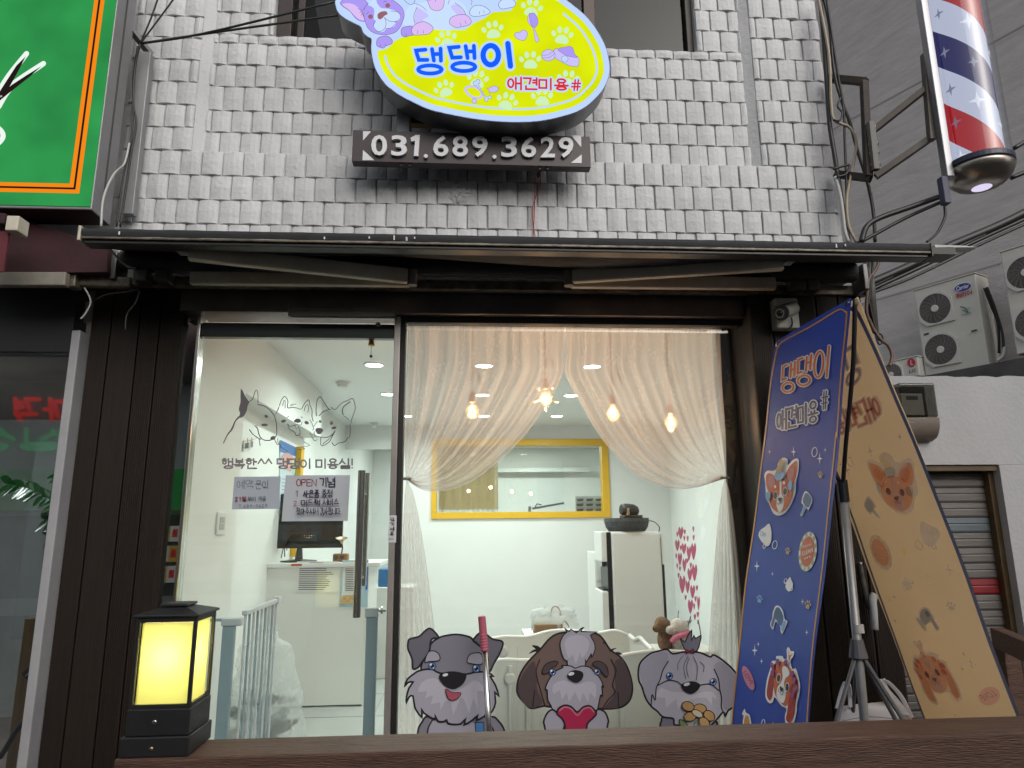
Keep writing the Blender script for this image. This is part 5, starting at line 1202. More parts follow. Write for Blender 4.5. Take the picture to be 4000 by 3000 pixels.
    for cx_, cy_ in ((579, 1055), (675, 1150)): f3('eye_rim', ellipse(cx_, cy_, 24, 48, 4), w); f3('eye', ellipse(cx_, cy_, 18, 40, 4), dk)
    f3('nose', [(597, 1140), (630, 1160), (628, 1185), (605, 1190)], dk); A.line('mouth', [T3(p) for p in ((585, 1160), (585, 1195), (605, 1200), (612, 1225), (630, 1222), (636, 1195))], 1.6, dk)
    for cx_, cy_, a_ in ((575, 890, 0), (665, 895, 20), (515, 925, -20), (518, 1005, -10), (735, 1015, 25), (755, 1085, 20), (740, 1225, 15), (770, 1170, 15)): A.l = 14; f3('curler', ellipse(cx_, cy_, 20, 34, a_), pu)
    A.l = 3; f3('hair_tuft', [(676, 765), (688, 790), (690, 820), (722, 800), (700, 840), (688, 880), (675, 850)], o_)
    A.l = 3; f3('love_tag', ellipse(250, 1052, 44, 132, -22), lp); font('lettering', 'LOVE', A.pl, [T3(p) for p in ((225, 970), (315, 1105), (280, 1125), (200, 1000))], X('love_red', (.30, .05, .12)), 5, A.par)
    A.l = 3; f3('bottle_edge', [(195, 1570), (190, 1500), (200, 1440), (185, 1420), (212, 1368), (225, 1405), (262, 1430), (280, 1500), (290, 1580), (285, 1640), (200, 1640)], w); f3('bottle', [(208, 1570), (205, 1500), (225, 1440), (255, 1450), (272, 1560), (265, 1630), (212, 1630)], m_bor)
art_banner(A, c2, c3, (m_bw, m_or, m_pk, m_dk, m_bu, m_gd, m_red, m_pur, m_lp, m_lg))
# the tan banner, seen from its back: the print shows through mirrored
NR, FR = P(4000, 2762, 2.35), P(3616, 2838, 2.92)
TN, TF = P(3354, 1163, 2.35), P(3068, 1337, 2.92)
pT = Plane((TN+TF)/2, (TF-TN).cross((extend(TN, NR, .8)+extend(TF, FR, .8))/2-(TN+TF)/2).normalized(), .0006)
tq = [(3352, 1160), down((3352, 1160), (4000, 2762), 3200), down((3068, 1337), (3616, 2838), 3100), (3068, 1337)]
tS = [pT.at(p, 0) for p in tq]; tb = cloth_sheet('tan_banner', m_btan, tS[3], tS[0]-tS[3], tS[2]-tS[3], pT.n)
pR = [[o_ for o_ in ()]]
# homography-free transfer: mirror coordinates of the blue sheet onto the tan sheet
uT, vT = (tS[0]-tS[3]), (tS[2]-tS[3])
def solve2(p, o_, u, v):
    r = p-o_; a, b, c = u.dot(u), u.dot(v), v.dot(v); d, e = r.dot(u), r.dot(v); k = a*c-b*b
    return ((d*c-e*b)/k, (e*a-d*b)/k)
class TPlane(Plane):
    def at(s, p, layer):
        if layer <= 0: return Plane.at(s, p, layer)
        s_, t_ = solve2(PP(p[0], p[1], pB.pt, pB.n), sheet[3], uB, vB)
        q = tS[3]+uT*(1-s_)+vT*t_; return q+s.n*(s.step*(layer+2)+ripple(tS[3], uT, vT, q))
pT2 = TPlane(pT.pt, pT.n, .0006)
def T_(nm, c): return FILT(nm, c)
tw = SHEER('tan_white', (.97, .97, .98), .40, .1, pat=False); tmats = (tw, T_('tan_orange', (.95, .64, .54)), T_('tan_pink', (.95, .76, .70)), T_('tan_dark', (.42, .40, .42)), T_('tan_blue', (.68, .77, .88)), T_('tan_gold', (.98, .90, .72)), T_('tan_red', (.86, .54, .48)), T_('tan_purple', (.80, .60, .68)), T_('tan_love', (.92, .72, .84)), T_('tan_green', (.86, .92, .78)))
A = Art(pT2, tb, layer=1)
A.line('border_line', bl_, 7.5, M('tan_border', (.26, .28, .38), .6), n=6)
for gl_ in n1:
    A.l = 4; A.strokes('letter_border', gl_, 15, tw); A.l = 7; A.strokes('letter', gl_, 7.4, T_('tan_navy', (.46, .48, .62)))
A.l = 4; write(A, '애견미용', [c1((120, 1275)), c1((545, 1145)), c1((535, 1370)), c1((112, 1470))], 7, [tw, T_('tan_letter_red', (.80, .44, .42))], grow=(9, 0), gap=.16)
art_banner(A, c2, c3, tmats)
# eyelets, fork arms, mast, tripod
m_mast = M('mast_grey', (.34, .34, .33), .4, metal=.3, noise=(9, .2)); m_mastd = M('mast_black', (.018, .017, .017), .45); m_tri = M('tripod_grey', (.10, .10, .105), .45)
for p, pl in (((3313, 1186), pB), ((3037, 1345), pB), ((3347, 1185), pT), ((3078, 1345), pT)):
    B().lathe(pl.at(p, 0)+pl.n*.002, [(.011, -.002), (.011, .003), (.006, .004)], 18, pl.n).build('eyelet', M('chrome', (.6, .6, .6), .2, metal=1), bt)
jn = P(3292, 1905, 2.64); ft = P(3372, 2860, 2.62)
top_n, top_f = P(3340, 1168, 2.35), P(3050, 1345, 2.92)
B().tube(catmull([top_n, top_n+(jn-top_n)*.35+Vector((-.002, -.02, 0)), top_n+(jn-top_n)*.75+Vector((-.01, -.02, 0)), jn], n=6), .0085, 10).build('fork_arm', m_mastd, bt, smooth=True)
B().tube(catmull([top_f, top_f+(jn-top_f)*.4+Vector((.02, .03, 0)), jn+Vector((-.012, .02, .06)), jn], n=6), .0085, 10).build('fork_arm', m_mastd, bt, smooth=True)
foot = Vector((ft.x, ft.y, .2)); dm = (foot-jn).normalized()
B().tube([jn+Vector((0, 0, .03)), jn-Vector((0, 0, .055))], .02, 14).build('fork_joint', m_mastd, bt)
B().tube([jn-Vector((0, 0, .054)), foot], .0165, 16).build('mast', m_mast, bt, smooth=True)
hb = P(3350, 2535, 2.63); tcol = P(3352, 2455, 2.63)
B().tube([tcol+Vector((0, 0, .015)), tcol-Vector((0, 0, .015))], .0205, 14).build('tape', M('tape', (.5, .48, .45), .6), bt)
B().tube([hb+Vector((0, 0, .035)), hb-Vector((0, 0, .03))], [.022, .034], 14).build('tripod_hub', m_tri, bt)
for ang in (200, 315, 80, 20):
    a = math.radians(ang); e = hb+Vector((math.cos(a)*.48, math.sin(a)*.42, -(hb.z-.21))); B().tube([hb+(e-hb)*.04, e], .008, 8).build('tripod_leg', m_tri, bt)
# plastic carrier bag under the stand
m_bag = SHEER('white_plastic', (.86, .85, .87), .95, .35, pat=False)
bg_ = thing('carrier_bag', 'white plastic carrier bag standing under the banner stand', 'bag', P(3420, 2900, 2.75))
bcx = P(3415, 2800, 2.78); b = B(); NU, NV = 28, 12; random.seed(21)
zb_0, zb_1 = .30, P(3420, 2745, 2.78).z
for j in range(NV+1):
    v = j/NV
    for i in range(NU):
        t = 2*math.pi*i/NU; w = .165*(1-.10*v)*(1+.05*math.sin(3*t+v*4)+random.uniform(-.02, .02)); d = .07*(1-.45*v)
        b.v.append(Vector((bcx.x+w*math.cos(t), 2.78+d*math.sin(t), zb_0+(zb_1-zb_0)*v+random.uniform(-.005, .005)+(.012*math.sin(2*t) if v > .8 else 0))))
for j in range(NV):
    for i in range(NU): b.f.append((j*NU+i, j*NU+(i+1) % NU, (j+1)*NU+(i+1) % NU, (j+1)*NU+i))
b.f.append(tuple(NV*NU+i for i in range(NU))); b.build('sack', m_bag, bg_, smooth=True, subsurf=1)
for pts, w in (([(3270, 2765), (3290, 2690), (3305, 2660), (3318, 2690), (3322, 2760)], .011), ([(3440, 2650), (3455, 2690), (3490, 2730), (3540, 2790)], .02), ([(3445, 2655), (3470, 2665), (3520, 2720), (3560, 2800)], .012)):
    path = [Vector(p) for p in catmull([P(x, y, 2.74) for x, y in pts], n=5)]; b = B()
    for k, p in enumerate(path):
        b.v += [p+Vector((-w, -.004, 0)), p+Vector((0, -.012, 0)), p+Vector((w, .004, 0))]
    for k in range(len(path)-1): b.f += [(3*k, 3*k+1, 3*k+4, 3*k+3), (3*k+1, 3*k+2, 3*k+5, 3*k+4)]
    b.build('handle', m_bag, bg_, smooth=True)
for pts, w in (([(3285, 2818), (3380, 2800), (3470, 2805), (3545, 2812)], 2.2),):
    A = Art(Plane(P(3410, 2800, 2.69), (0, -1, 0)), bg_); A.line('print_line', pts, w, M('bag_print', (.12, .12, .13), .6))
# pipe and hose on the cladding behind the banner
cable('pipe', [P(3415, 2460, 3.0), P(3412, 2390, 3.0), P(3408, 2345, 3.0), P(3418, 2322, 3.0)], .017, M('pvc_grey', (.36, .36, .34), .5), 'bent grey pvc pipe stub on the black cladding', cat='pipe', n=12)
cable('pipe', [P(3358, 2195, 3.02), P(3372, 2280, 3.02), P(3388, 2350, 3.02), P(3400, 2375, 3.02)], .012, M('flex_steel', (.20, .18, .14), .35, metal=.8, noise=(60, .4)), 'flexible metal conduit on the black cladding', cat='conduit', n=12)

# ================================================================== LANTERN ON THE RAIL
YL = 2.005
la = thing('lantern', 'lit black square lantern with yellow frosted glass on the rail', 'lantern', P(590, 2945, YL))
l0, l1 = P(462, 2945, YL), P(737, 2925, YL)
lx0, lx1 = l0.x, l1.x; ly0 = YL; ly1 = ly0+(lx1-lx0)*.92; lcx, lcy = (lx0+lx1)/2, (ly0+ly1)/2
m_lan = M('lantern_black', (.014, .014, .015), .5, noise=(14, .3), bump=(90, .2, .002))
zb1 = P(600, 2880, YL).z; zb2 = P(600, 2772, YL).z; zt1 = P(640, 2412, YL+.01).z; zt2 = zt1+.008
B().box(lx0, lx1, ly0, ly1, zr+.001, zb1).build('base_plinth', m_lan, la, bevel=.003)
B().box(lx0+.008, lx1-.006, ly0+.006, ly1-.006, zb1+.0005, zb2).build('base', m_lan, la, bevel=.003)
ix0, ix1, iy0, iy1 = lx0+.010, lx1-.008, ly0+.008, ly1-.008
pw_ = .010
for x in (ix0, ix1-pw_):
    for y in (iy0, iy1-pw_): B().box(x, x+pw_, y, y+pw_, zb2+.0005, zt1).build('corner_post', m_lan, la, bevel=.002)
for (a, b_, c, d) in ((ix0+pw_, ix1-pw_, iy0, iy0+pw_*.8), (ix0+pw_, ix1-pw_, iy1-pw_*.8, iy1), (ix0, ix0+pw_*.8, iy0+pw_, iy1-pw_), (ix1-pw_*.8, ix1, iy0+pw_, iy1-pw_)):
    B().box(a, b_, c, d, zb2+.0005, zb2+.010).build('bottom_bar', m_lan, la); B().box(a, b_, c, d, zt1-.012, zt1).build('top_bar', m_lan, la)
B().box(lx0+.001, lx1-.001, ly0+.001, ly1-.001, zt1+.0005, zt2).build('eave', m_lan, la, bevel=.003)
b = B(); e = .030; zt3 = zt2+.016
b.add([(lx0+.004, ly0+.004, zt2), (lx1-.004, ly0+.004, zt2), (lx1-.004, ly1-.004, zt2), (lx0+.004, ly1-.004, zt2), (lcx-e, lcy-e, zt3), (lcx+e, lcy-e, zt3), (lcx+e, lcy+e, zt3), (lcx-e, lcy+e, zt3)],
      [(0, 1, 5, 4), (1, 2, 6, 5), (2, 3, 7, 6), (3, 0, 4, 7), (4, 5, 6, 7)]).build('roof', m_lan, la)
B().box(lcx-e-.008, lcx+e+.008, lcy-e-.008, lcy+e+.008, zt3+.0005, zt3+.008).build('roof_cap', m_lan, la, bevel=.002)
mf = bpy.data.materials.new('frosted_yellow'); mf.use_nodes = True; t = mf.node_tree; t.nodes.clear()
o_ = t.nodes.new('ShaderNodeOutputMaterial'); tl_ = t.nodes.new('ShaderNodeBsdfTranslucent'); df_ = t.nodes.new('ShaderNodeBsdfDiffuse'); mx_ = t.nodes.new('ShaderNodeMixShader')
tl_.inputs[0].default_value = (.86, .84, .46, 1); df_.inputs[0].default_value = (.45, .42, .26, 1); mx_.inputs[0].default_value = .85
t.links.new(df_.outputs[0], mx_.inputs[1]); t.links.new(tl_.outputs[0], mx_.inputs[2]); t.links.new(mx_.outputs[0], o_.inputs[0])
gi = .012; gx0, gx1, gy0, gy1 = ix0+gi, ix1-gi, iy0+gi, iy1-gi
for (a, b_, c, d) in ((gx0, gx1, gy0, gy0+.003), (gx0, gx1, gy1-.003, gy1), (gx0, gx0+.003, gy0+.0035, gy1-.0035), (gx1-.003, gx1, gy0+.0035, gy1-.0035)):
    B().box(a, b_, c, d, zb2+.004, zt1-.016).build('frosted_pane', mf, la)
zm = (zb2+zt1)/2+.012
B().ball((lcx, lcy, zm), .028, .028, .036, 16, 10).build('bulb', GLOW('bulb_warm', (1.0, .97, .80), 230), la, smooth=True)
for c in (P(604, 2822, ly0+.005), ): B().lathe((c.x, ly0+.0055, c.z), [(.006, 0), (.006, .002), (.004, .003)], 12, Vector((0, -1, 0))).build('screw', m_steel, la)
c = P(592, 2925, ly0); B().lathe((c.x, ly0-.0005, c.z), [(.005, 0), (.005, .002), (.003, .003)], 12, Vector((0, -1, 0))).build('screw', M('brass', (.5, .4, .2), .3, metal=1), la)
# ================================================================== NEIGHBOUR SHOP ON THE LEFT
YNb = 3.16
nh = thing('neighbour_shopfront', 'dark barber shop window with a white frame at the left edge', 'shopfront', P(150, 2990, YNb))
xnr = eds[0]+.0
nf0 = P(326, 1600, YNb-.05).x
B().box(xnr-.040, xnr-.002, YNb-.06, YNb+.03, 0, P(340, 1290, YNb-.06).z).build('frame_post', M('frame_white', (.36, .36, .38), .5, noise=(7, .15), bump=(40, .2, .004)), nh, bevel=.004)
znt = P(150, 1383, YNb).z
B().box(-3.6, xnr-.041, YNb-.012, YNb+.012, 0, znt-.001).build('pane', m_glassn, nh)
B().box(-3.6, xnr-.041, YNb-.05, YNb+.05, znt, P(150, 1128, YNb).z).build('lintel', m_black, nh)
zlt = P(150, 1128, YNb).z
B().box(-3.6, xnr+.3, YNb+.02, YNb+.2, zlt+.001, rowF[0]+.4).build('fascia', m_black, nh)
nr = B()
nr.box(-4.2, eds[0]+.1, 6.2, 6.3, 0, 2.7).box(-4.3, -4.2, 3.2, 6.3, 0, 2.7).box(eds[0]+.05, eds[0]+.12, 3.23, 6.2, 0, 2.7)
nr.build('neighbour_wall', M('neighbour_wall_grey', (.26, .26, .26), .8, noise=(2, .3)), kind='structure')
B().box(-4.2, eds[0]+.05, 3.18, 6.2, 2.45, 2.55).build('neighbour_ceiling', M('neighbour_ceiling_mat', (.30, .28, .25), .8, noise=(3, .25)), kind='structure')
B().box(-4.2, eds[0]+.05, 3.18, 6.2, .0, .02).build('neighbour_floor', M('neighbour_floor_mat', (.22, .17, .16), .5, noise=(8, .3)), kind='structure')
ct = P(380, 1560, 3.9)
# hanging vertical blinds deep inside
for i in range(9):
    x = -3.4+i*.2; B().box(x, x+.16, 5.6, 5.62, .7, 2.2).build('blind_slat', M('blind_grey', (.14, .145, .15), .7), nh)
# added lamp out of view, there to brighten the neighbour shop
lp = thing('fill_strip', 'added strip light out of view that brightens the neighbour shop', 'light', (-3.6, 3.6, 2.36))
q0 = P(10, 1395, 3.5); B().box(-4.0, -3.2, 3.5, 3.7, 2.36, 2.42).build('tube', GLOW('fill_strip_white', (.95, .97, 1.0), 110), lp)
# plant with glossy leaves behind the glass
m_leaf = M('leaf_green', (.035, .10, .025), .28, noise=(9, .5)); m_stem = M('stem_brown', (.10, .07, .04), .7)
pt = thing('house_plant', 'leafy green house plant behind the neighbour window', 'plant', P(330, 2400, 3.35))
random.seed(31)
def leaf(base, d, ln, w, up):
    d = d.normalized(); s_ = d.cross(up).normalized(); b = B(); n = 6
    for i in range(n+1):
        t = i/n; ww = w*math.sin(math.pi*min(1, .06+t*.94))**.8*(1 if t < .99 else .05); c = base+d*(ln*t)+up*(-.25*ln*t*t); b.v += [c-s_*ww, c-up*ww*.25, c+s_*ww]
    for i in range(n): b.f += [(3*i, 3*i+1, 3*i+4, 3*i+3), (3*i+1, 3*i+2, 3*i+5, 3*i+4)]
    return b.build('leaf', m_leaf, pt, smooth=True)
for path in ([(330, 2080), (270, 2010), (190, 1945), (110, 1905), (40, 1890)], [(335, 2060), (290, 1980), (260, 1900), (255, 1850)], [(330, 2100), (260, 2050), (190, 2030)], [(340, 2120), (300, 2100), (250, 2090), (210, 2100)]):
    pts = catmull([P(x, y, 3.36+random.uniform(-.05, .05)) for x, y in path], n=5); pts = [Vector(p) for p in pts]
    B().tube(pts, [.005-.003*i/len(pts) for i in range(len(pts))], 6).build('stem', m_stem, pt, smooth=True)
    for i in range(2, len(pts), 1):
        for s in (-1, 1):
            dd = (pts[i]-pts[i-1]).normalized(); side = Vector((0, 0, 1))*s*random.uniform(.5, 1)+Vector((0, -random.uniform(.1, .6), 0))
            leaf(pts[i], dd*.7+side, random.uniform(.05, .085), random.uniform(.011, .018), Vector((random.uniform(-.3, .3), -.7, .6)).normalized())
# wooden box post, extinguisher, hose: reflections in the glass, modelled as solid things
wb = P(150, 2415, 3.42)
B().box(P(95, 2420, 3.42).x, P(190, 2420, 3.42).x+.05, 3.42, 3.55, .02, wb.z).build('reflected_post', M('plain_wood', (.20, .11, .045), .6, noise=(4, .35), stretch=(9, 9, 1)), label='plain wooden box post, a reflection built as a solid behind the neighbour window', cat='post', bevel=.004)
bxs = thing('black_placard', 'black placard with white scrollwork leaning on the wooden post', 'placard', P(140, 2700, 3.40))
pQ = Plane(P(140, 2640, 3.41), (0, -1, 0)); A = Art(pQ, bxs)
A.fill('board', [(84, 2632), (170, 2560), (240, 2640), (150, 2705)], m_black, smooth=False); A.line('scroll', [(120, 2655), (140, 2635), (155, 2640), (150, 2625)], 5, M('scroll_white', (.5, .5, .5), .6)); A.line('scroll', [(100, 2640), (150, 2595)], 3, MATS['scroll_white']); A.line('scroll', [(115, 2668), (145, 2690)], 4, MATS['scroll_white'])
ex = thing('reflected_extinguisher', 'red fire extinguisher at the bottom left, a reflection built as a solid behind the neighbour glass', 'extinguisher', P(115, 3000, 3.34))
ec = P(118, 2960, 3.34); rE = .045
zE1 = P(118, 2850, 3.34).z
B().lathe((ec.x, 3.34, 0), [(rE, ec.z-.35), (rE, zE1-.05), (rE*.85, zE1-.02), (rE*.4, zE1), (.012, zE1+.01)], 24).build('tank', M('extinguisher_red', (.30, .015, .02), .3), ex, smooth=True)
B().lathe((ec.x, 3.34, 0), [(rE+.001, ec.z-.04), (rE+.001, zE1-.075)], 24, cap=False).build('paper_label', M('label_white', (.5, .5, .52), .5), ex, smooth=True)
pL = Plane((ec.x, 3.34-rE-.002, ec.z), (0, -1, 0)); zc_ = CAM
font('lettering', 'SW', pL, [(84, 2925), (104, 2925), (104, 2950), (84, 2950)], M('ink_navy', (.02, .02, .12), .5), 1, ex, offset=.02); font('lettering', '3.3', pL, [(106, 2924), (120, 2924), (120, 2932), (106, 2932)], MATS['ink_navy'], 1, ex)
B().lathe((ec.x, 3.34, 0), [(rE+.0015, ec.z-.06), (rE+.0015, ec.z-.041)], 24, cap=False).build('yellow_band', M('band_yellow', (.5, .3, .02), .5), ex)
cable('hose', [P(150, 2812, 3.3), P(100, 2815, 3.3), (P(60, 2860, 3.3)), P(25, 2920, 3.3), P(0, 2960, 3.3)], .011, m_cab, 'reflected black extinguisher hose with an orange nozzle, built as a solid', cat='hose', n=10)
# neighbour awning: maroon cloth, cream arm
na = thing('neighbour_awning', 'maroon awning folded under the green sign', 'awning', P(150, 1000, 2.9))
m_mar = M('maroon_cloth', (.045, .010, .014), .8, noise=(6, .4), bump=(20, .3))
b = B(); pts_ = [P(-300, 830, 2.78), P(40, 860, 2.78), P(300, 930, 2.86), P(430, 960, 2.98), P(430, 1065, 3.02), P(-300, 1065, 3.02)]
b.flat(pts_[:0] or [P(-300, 845, 2.9), P(95, 862, 2.9), P(310, 925, 2.9), P(420, 965, 2.9), P(420, 1062, 2.9), P(-300, 1070, 2.9)], Vector((0, -1, 0)), .12).build('cloth', m_mar, na)
B().box(P(-300, 860, 2.7).x, P(45, 860, 2.7).x, 2.66, 2.74, P(40, 890, 2.7).z, P(40, 848, 2.7).z).build('front_bar', m_mar, na, bevel=.006)
B().box(P(36, 870, 2.68).x, P(84, 870, 2.68).x, 2.66, 2.73, P(60, 908, 2.68).z, P(60, 850, 2.68).z).build('end_cap', m_cream, na, bevel=.004)
b = B().flat([P(-60, 900, 2.68), P(34, 905, 2.68), P(12, 1060, 2.68), P(-60, 1065, 2.68)], Vector((0, -1, 0)), .01); b.build('valance', M('valance_red', (.12, .02, .03), .8, noise=(9, .3)), na)
B().obox(P(-200, 1094, 2.9), P(265, 1094, 2.9), .04, .062).build('arm', M('arm_grimy', (.26, .24, .20), .55, noise=(7, .4)), na, bevel=.006)
B().box(P(268, 1100, 2.95).x, P(310, 1100, 2.95).x, 2.92, 2.98, P(290, 1128, 2.95).z, P(290, 1064, 2.95).z).build('joint', m_rust, na, bevel=.006)
B().obox(P(312, 1100, 2.97), P(520, 1108, 2.97), .04, .05).build('shoulder_bar', m_rust, na, bevel=.008)
B().obox(P(520, 1000, 2.97), P(512, 1110, 2.97), .03, .02, Vector((0, 1, 0))).build('bracket', m_cream, na, bevel=.004)

# ================================================================== SHOPS ACROSS THE STREET (seen in the panes)
YO = -7.0
def O(px, py): q = P(px, py, 2*YG-YO); return (q.x, q.z)
op = thing('grocery_shop', 'grocery shop across the street, mirrored in the panes', 'building', (-3, YO, 0))
m_ow = M('across_wall', (.42, .43, .44), .7, noise=(1.2, .15))
B().box(-14, 14, YO-5, YO, 0, 5.4).build('wall', m_ow, op)
x0_, z0_ = O(0, 1390); 
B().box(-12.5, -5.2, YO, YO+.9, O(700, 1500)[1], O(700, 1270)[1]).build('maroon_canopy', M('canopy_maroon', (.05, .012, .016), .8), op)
B().box(-12.5, -5.2, YO+.001, YO+.5, O(700, 1990)[1], O(700, 1840)[1]).build('green_canopy', GLOW('canopy_green_glow', (.02, .26, .05), .4), op)  # canopy colour is given its own glow; it is no lamp
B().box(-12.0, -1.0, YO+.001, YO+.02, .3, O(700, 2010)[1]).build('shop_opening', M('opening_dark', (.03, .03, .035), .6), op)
random.seed(41)
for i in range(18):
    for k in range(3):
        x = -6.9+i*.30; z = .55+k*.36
        B().box(x, x+.25, YO+.03, YO+.3, z, z+.28).build('box', GLOW('pack_a_glow', (.42, .42, .40), .55) if (i+k) % 2 else GLOW('pack_b_glow', (.40, .26, .05), .5), op)  # packs and their print glow by material, without any lamp
        B().box(x+.04, x+.13, YO+.301, YO+.303, z+.08, z+.22).build('box_print', GLOW('pack_red_glow', (.4, .02, .02), .55), op)
pO = None
class OPlane(Plane):
    def at(s, p, layer):
        q = P(p[0], p[1], 2*YNb-YO-.05); return Vector((q.x, YO+.06+layer*.004, q.z))
pO = OPlane((0, YO+.06, 3), (0, 1, 0)); pO.n = Vector((0, 1, 0))
A = Art(pO, op)
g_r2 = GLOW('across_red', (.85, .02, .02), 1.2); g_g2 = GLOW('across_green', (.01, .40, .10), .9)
write(A, '가격', [(265, 1560), (62, 1560), (70, 1640), (272, 1640)], 17, [g_r2]); write(A, '싱싱', [(255, 1680), (-110, 1680), (-110, 1755), (260, 1755)], 17, [g_g2])

# ================================================================== INSIDE THE SHOP
m_lam = M('white_laminate', (.74, .75, .73), .35, noise=(2, .04)); m_bk = M('black_plastic', (.012, .012, .013), .35); m_wpl = M('white_plastic_gloss', (.72, .73, .72), .3); m_yel = M('yellow_frame', (.72, .42, .02), .45)
fc = PZ(1200, 2765, ZF); YC = fc.y
ct0, ct1 = P(990, 2500, YC).x, P(1420, 2500, YC).x; zct = P(1200, 2200, YC).z
co = thing('reception_counter', 'white reception counter facing the door', 'counter', ((ct0+ct1)/2, YC, ZF))
B().box(ct0, ct1, YC, YC+.02, ZF+.012, zct-.03).build('front_panel', m_lam, co, bevel=.002)
B().box(ct0, ct1+.10, YC-.012, YC+.5, zct-.029, zct).build('top', m_lam, co, bevel=.003)
B().box(ct1+.001, ct1+.022, YC+.0, YC+.48, ZF, zct-.03).build('side_panel', m_lam, co)
B().box(ct0, ct1-.01, YC+.04, YC+.06, ZF, ZF+.011).build('kick', m_bk, co)
def sheet_on(name, label, quad, Y, mat, cat='notice', grp=None):
    t = thing(name, label, cat, P(sum(q[0] for q in quad)/4, max(q[1] for q in quad), Y), grp); pl = Plane(P(quad[0][0], quad[0][1], Y), (0, -1, 0), .0006); A_ = Art(pl, t); A_.fill('sheet', quad, mat, smooth=False); return t, pl, A_
m_pap = M('paper_white', (.72, .72, .73), .6); m_inkk = MATS['ink_black']; m_inkr = M('ink_red', (.35, .02, .03), .6); m_inkb = M('ink_blue', (.03, .05, .30), .6)
t, pl, A = sheet_on('notice_sheet', 'white typed notice sheet on the counter front', [(1160, 2193), (1326, 2193), (1324, 2313), (1154, 2312)], YC-.002, m_pap)
for i in range(15):
    y = 2199+i*7.4; x1_ = 1170+random.Random(i).uniform(95, 145); x0_ = 1172 if i else 1210
    if i == 0: x1_ = 1260
    A.l = 3; A.line('text_line', [(x0_-i*.4, y), (x1_-i*.4, y-.5)], 2.6, m_inkr if i == 0 else (m_inkb if i == 3 else m_inkk), smooth=False, cap=2)
t, pl, A = sheet_on('price_poster', 'pale blue bordered notice poster on the counter right side', [(1337, 2188), (1440, 2188), (1434, 2372), (1325, 2371)], YC-.002, M('poster_blue', (.40, .58, .68), .5))
A.fill('paper', [(1343, 2194), (1388, 2194), (1384, 2325), (1338, 2325)], m_pap, smooth=False)
for i in range(13): A.l = 4; A.line('text_line', [(1350, 2222+i*7), (1380, 2222+i*7)], 2.4, m_inkr if i == 0 else m_inkk, smooth=False, cap=2)
A.fill('side_bar', [(1428, 2188), (1438, 2188), (1436, 2300), (1428, 2306)], M('poster_deep_blue', (.02, .13, .50), .5), smooth=False); A.fill('flower', ellipse(1350, 2206, 9, 8), M('poster_red', (.5, .1, .08), .5)); A.fill('envelope', [(1332, 2328), (1398, 2322), (1398, 2356), (1330, 2360)], M('poster_tan', (.62, .45, .2), .5), smooth=False); A.line('string', [(1334, 2350), (1345, 2335), (1358, 2352), (1372, 2334), (1385, 2350)], 1.6, m_inkr)
# monitor seen from behind
YM = YC+.22
mo = thing('monitor', 'black monitor seen from behind on the counter', 'monitor', P(1175, 2190, YM))
m0_, m1_ = P(1024, 1930, YM), P(1335, 2140, YM)
B().box(m0_.x, m1_.x, YM, YM+.035, m1_.z, m0_.z).build('back_panel', m_bk, mo, bevel=.008)
a_, b__ = P(1105, 2080, YM), P(1240, 2116, YM); B().box(a_.x, b__.x, YM-.012, YM-.0005, b__.z, a_.z).build('port_box', M('port_black', (.02, .02, .021), .5), mo, bevel=.004)
random.seed(2)
for i in range(9):
    q = P(1190+(i % 5)*9, 2092+(i//5)*8, YM-.013); B().lathe(q, [(.004, 0), (.004, .003)], 8, Vector((0, -1, 0))).build('port', [M('port_green', (.05, .3, .1), .4), M('port_red', (.4, .03, .03), .4), M('port_yellow', (.5, .4, .05), .4), m_wpl][i % 4], mo)
a_, b__ = P(1048, 2088, YM), P(1072, 2104, YM); B().box(a_.x, b__.x, YM-.002, YM-.0005, b__.z, a_.z).build('label', m_pap, mo)
q = P(1168, 2145, YM); B().tube([q+Vector((0, .02, .01)), Vector((q.x, YM+.01, zct+.012))], [.02, .03], 12).build('neck', m_bk, mo)
B().lathe((q.x, YM+.01, zct+.001), [(.13, 0), (.13, .008), (.05, .016)], 28).build('foot', m_bk, mo)
for i, pts in enumerate(([(1170, 2098), (1130, 2100), (1108, 2140), (1098, 2180)], [(1160, 2100), (1128, 2120), (1120, 2150)], [(1180, 2096), (1140, 2092), (1115, 2130), (1112, 2175)])): cable('lead', [P(x, y, YM-.02-.004*i) for x, y in pts], .0035, m_cab, None, mo)
B().box(P(1140, 2185, YC).x, P(1182, 2185, YC).x, YC-.0135, YC-.0125, zct-.016, zct-.004).build('red_tab', M('tab_red', (.45, .03, .02), .5), label='small red sticker on the counter edge', cat='sticker')
# gramophone style speaker
sp = thing('horn_speaker', 'small retro wooden speaker with a brass horn on the counter', 'speaker', P(1328, 2178, YC+.12))
a_, b__ = P(1301, 2138, YC+.1), P(1358, 2178, YC+.1); m_spk = M('speaker_wood', (.26, .13, .06), .45, noise=(9, .3))
zs0 = zct+.001; B().box(a_.x, b__.x, YC+.1, YC+.17, zs0, zs0+.058).build('case', m_spk, sp, bevel=.008)
for dx, r in ((.022, .018), (.068, .016)): B().lathe((a_.x+dx, YC+.0995, zs0+.033), [(r, 0), (r, .003), (r*.7, .004)], 18, Vector((0, -1, 0))).build('dial', M('dial_dark', (.06, .04, .03), .5), sp)
hq = P(1336, 2130, YC+.135)
B().tube([Vector((hq.x, YC+.135, zs0+.058)), Vector((hq.x+.004, YC+.135, zs0+.10)), Vector((hq.x, YC+.13, zs0+.13))], .005, 8).build('horn_stem', m_bk, sp)
b = B(); n = 20
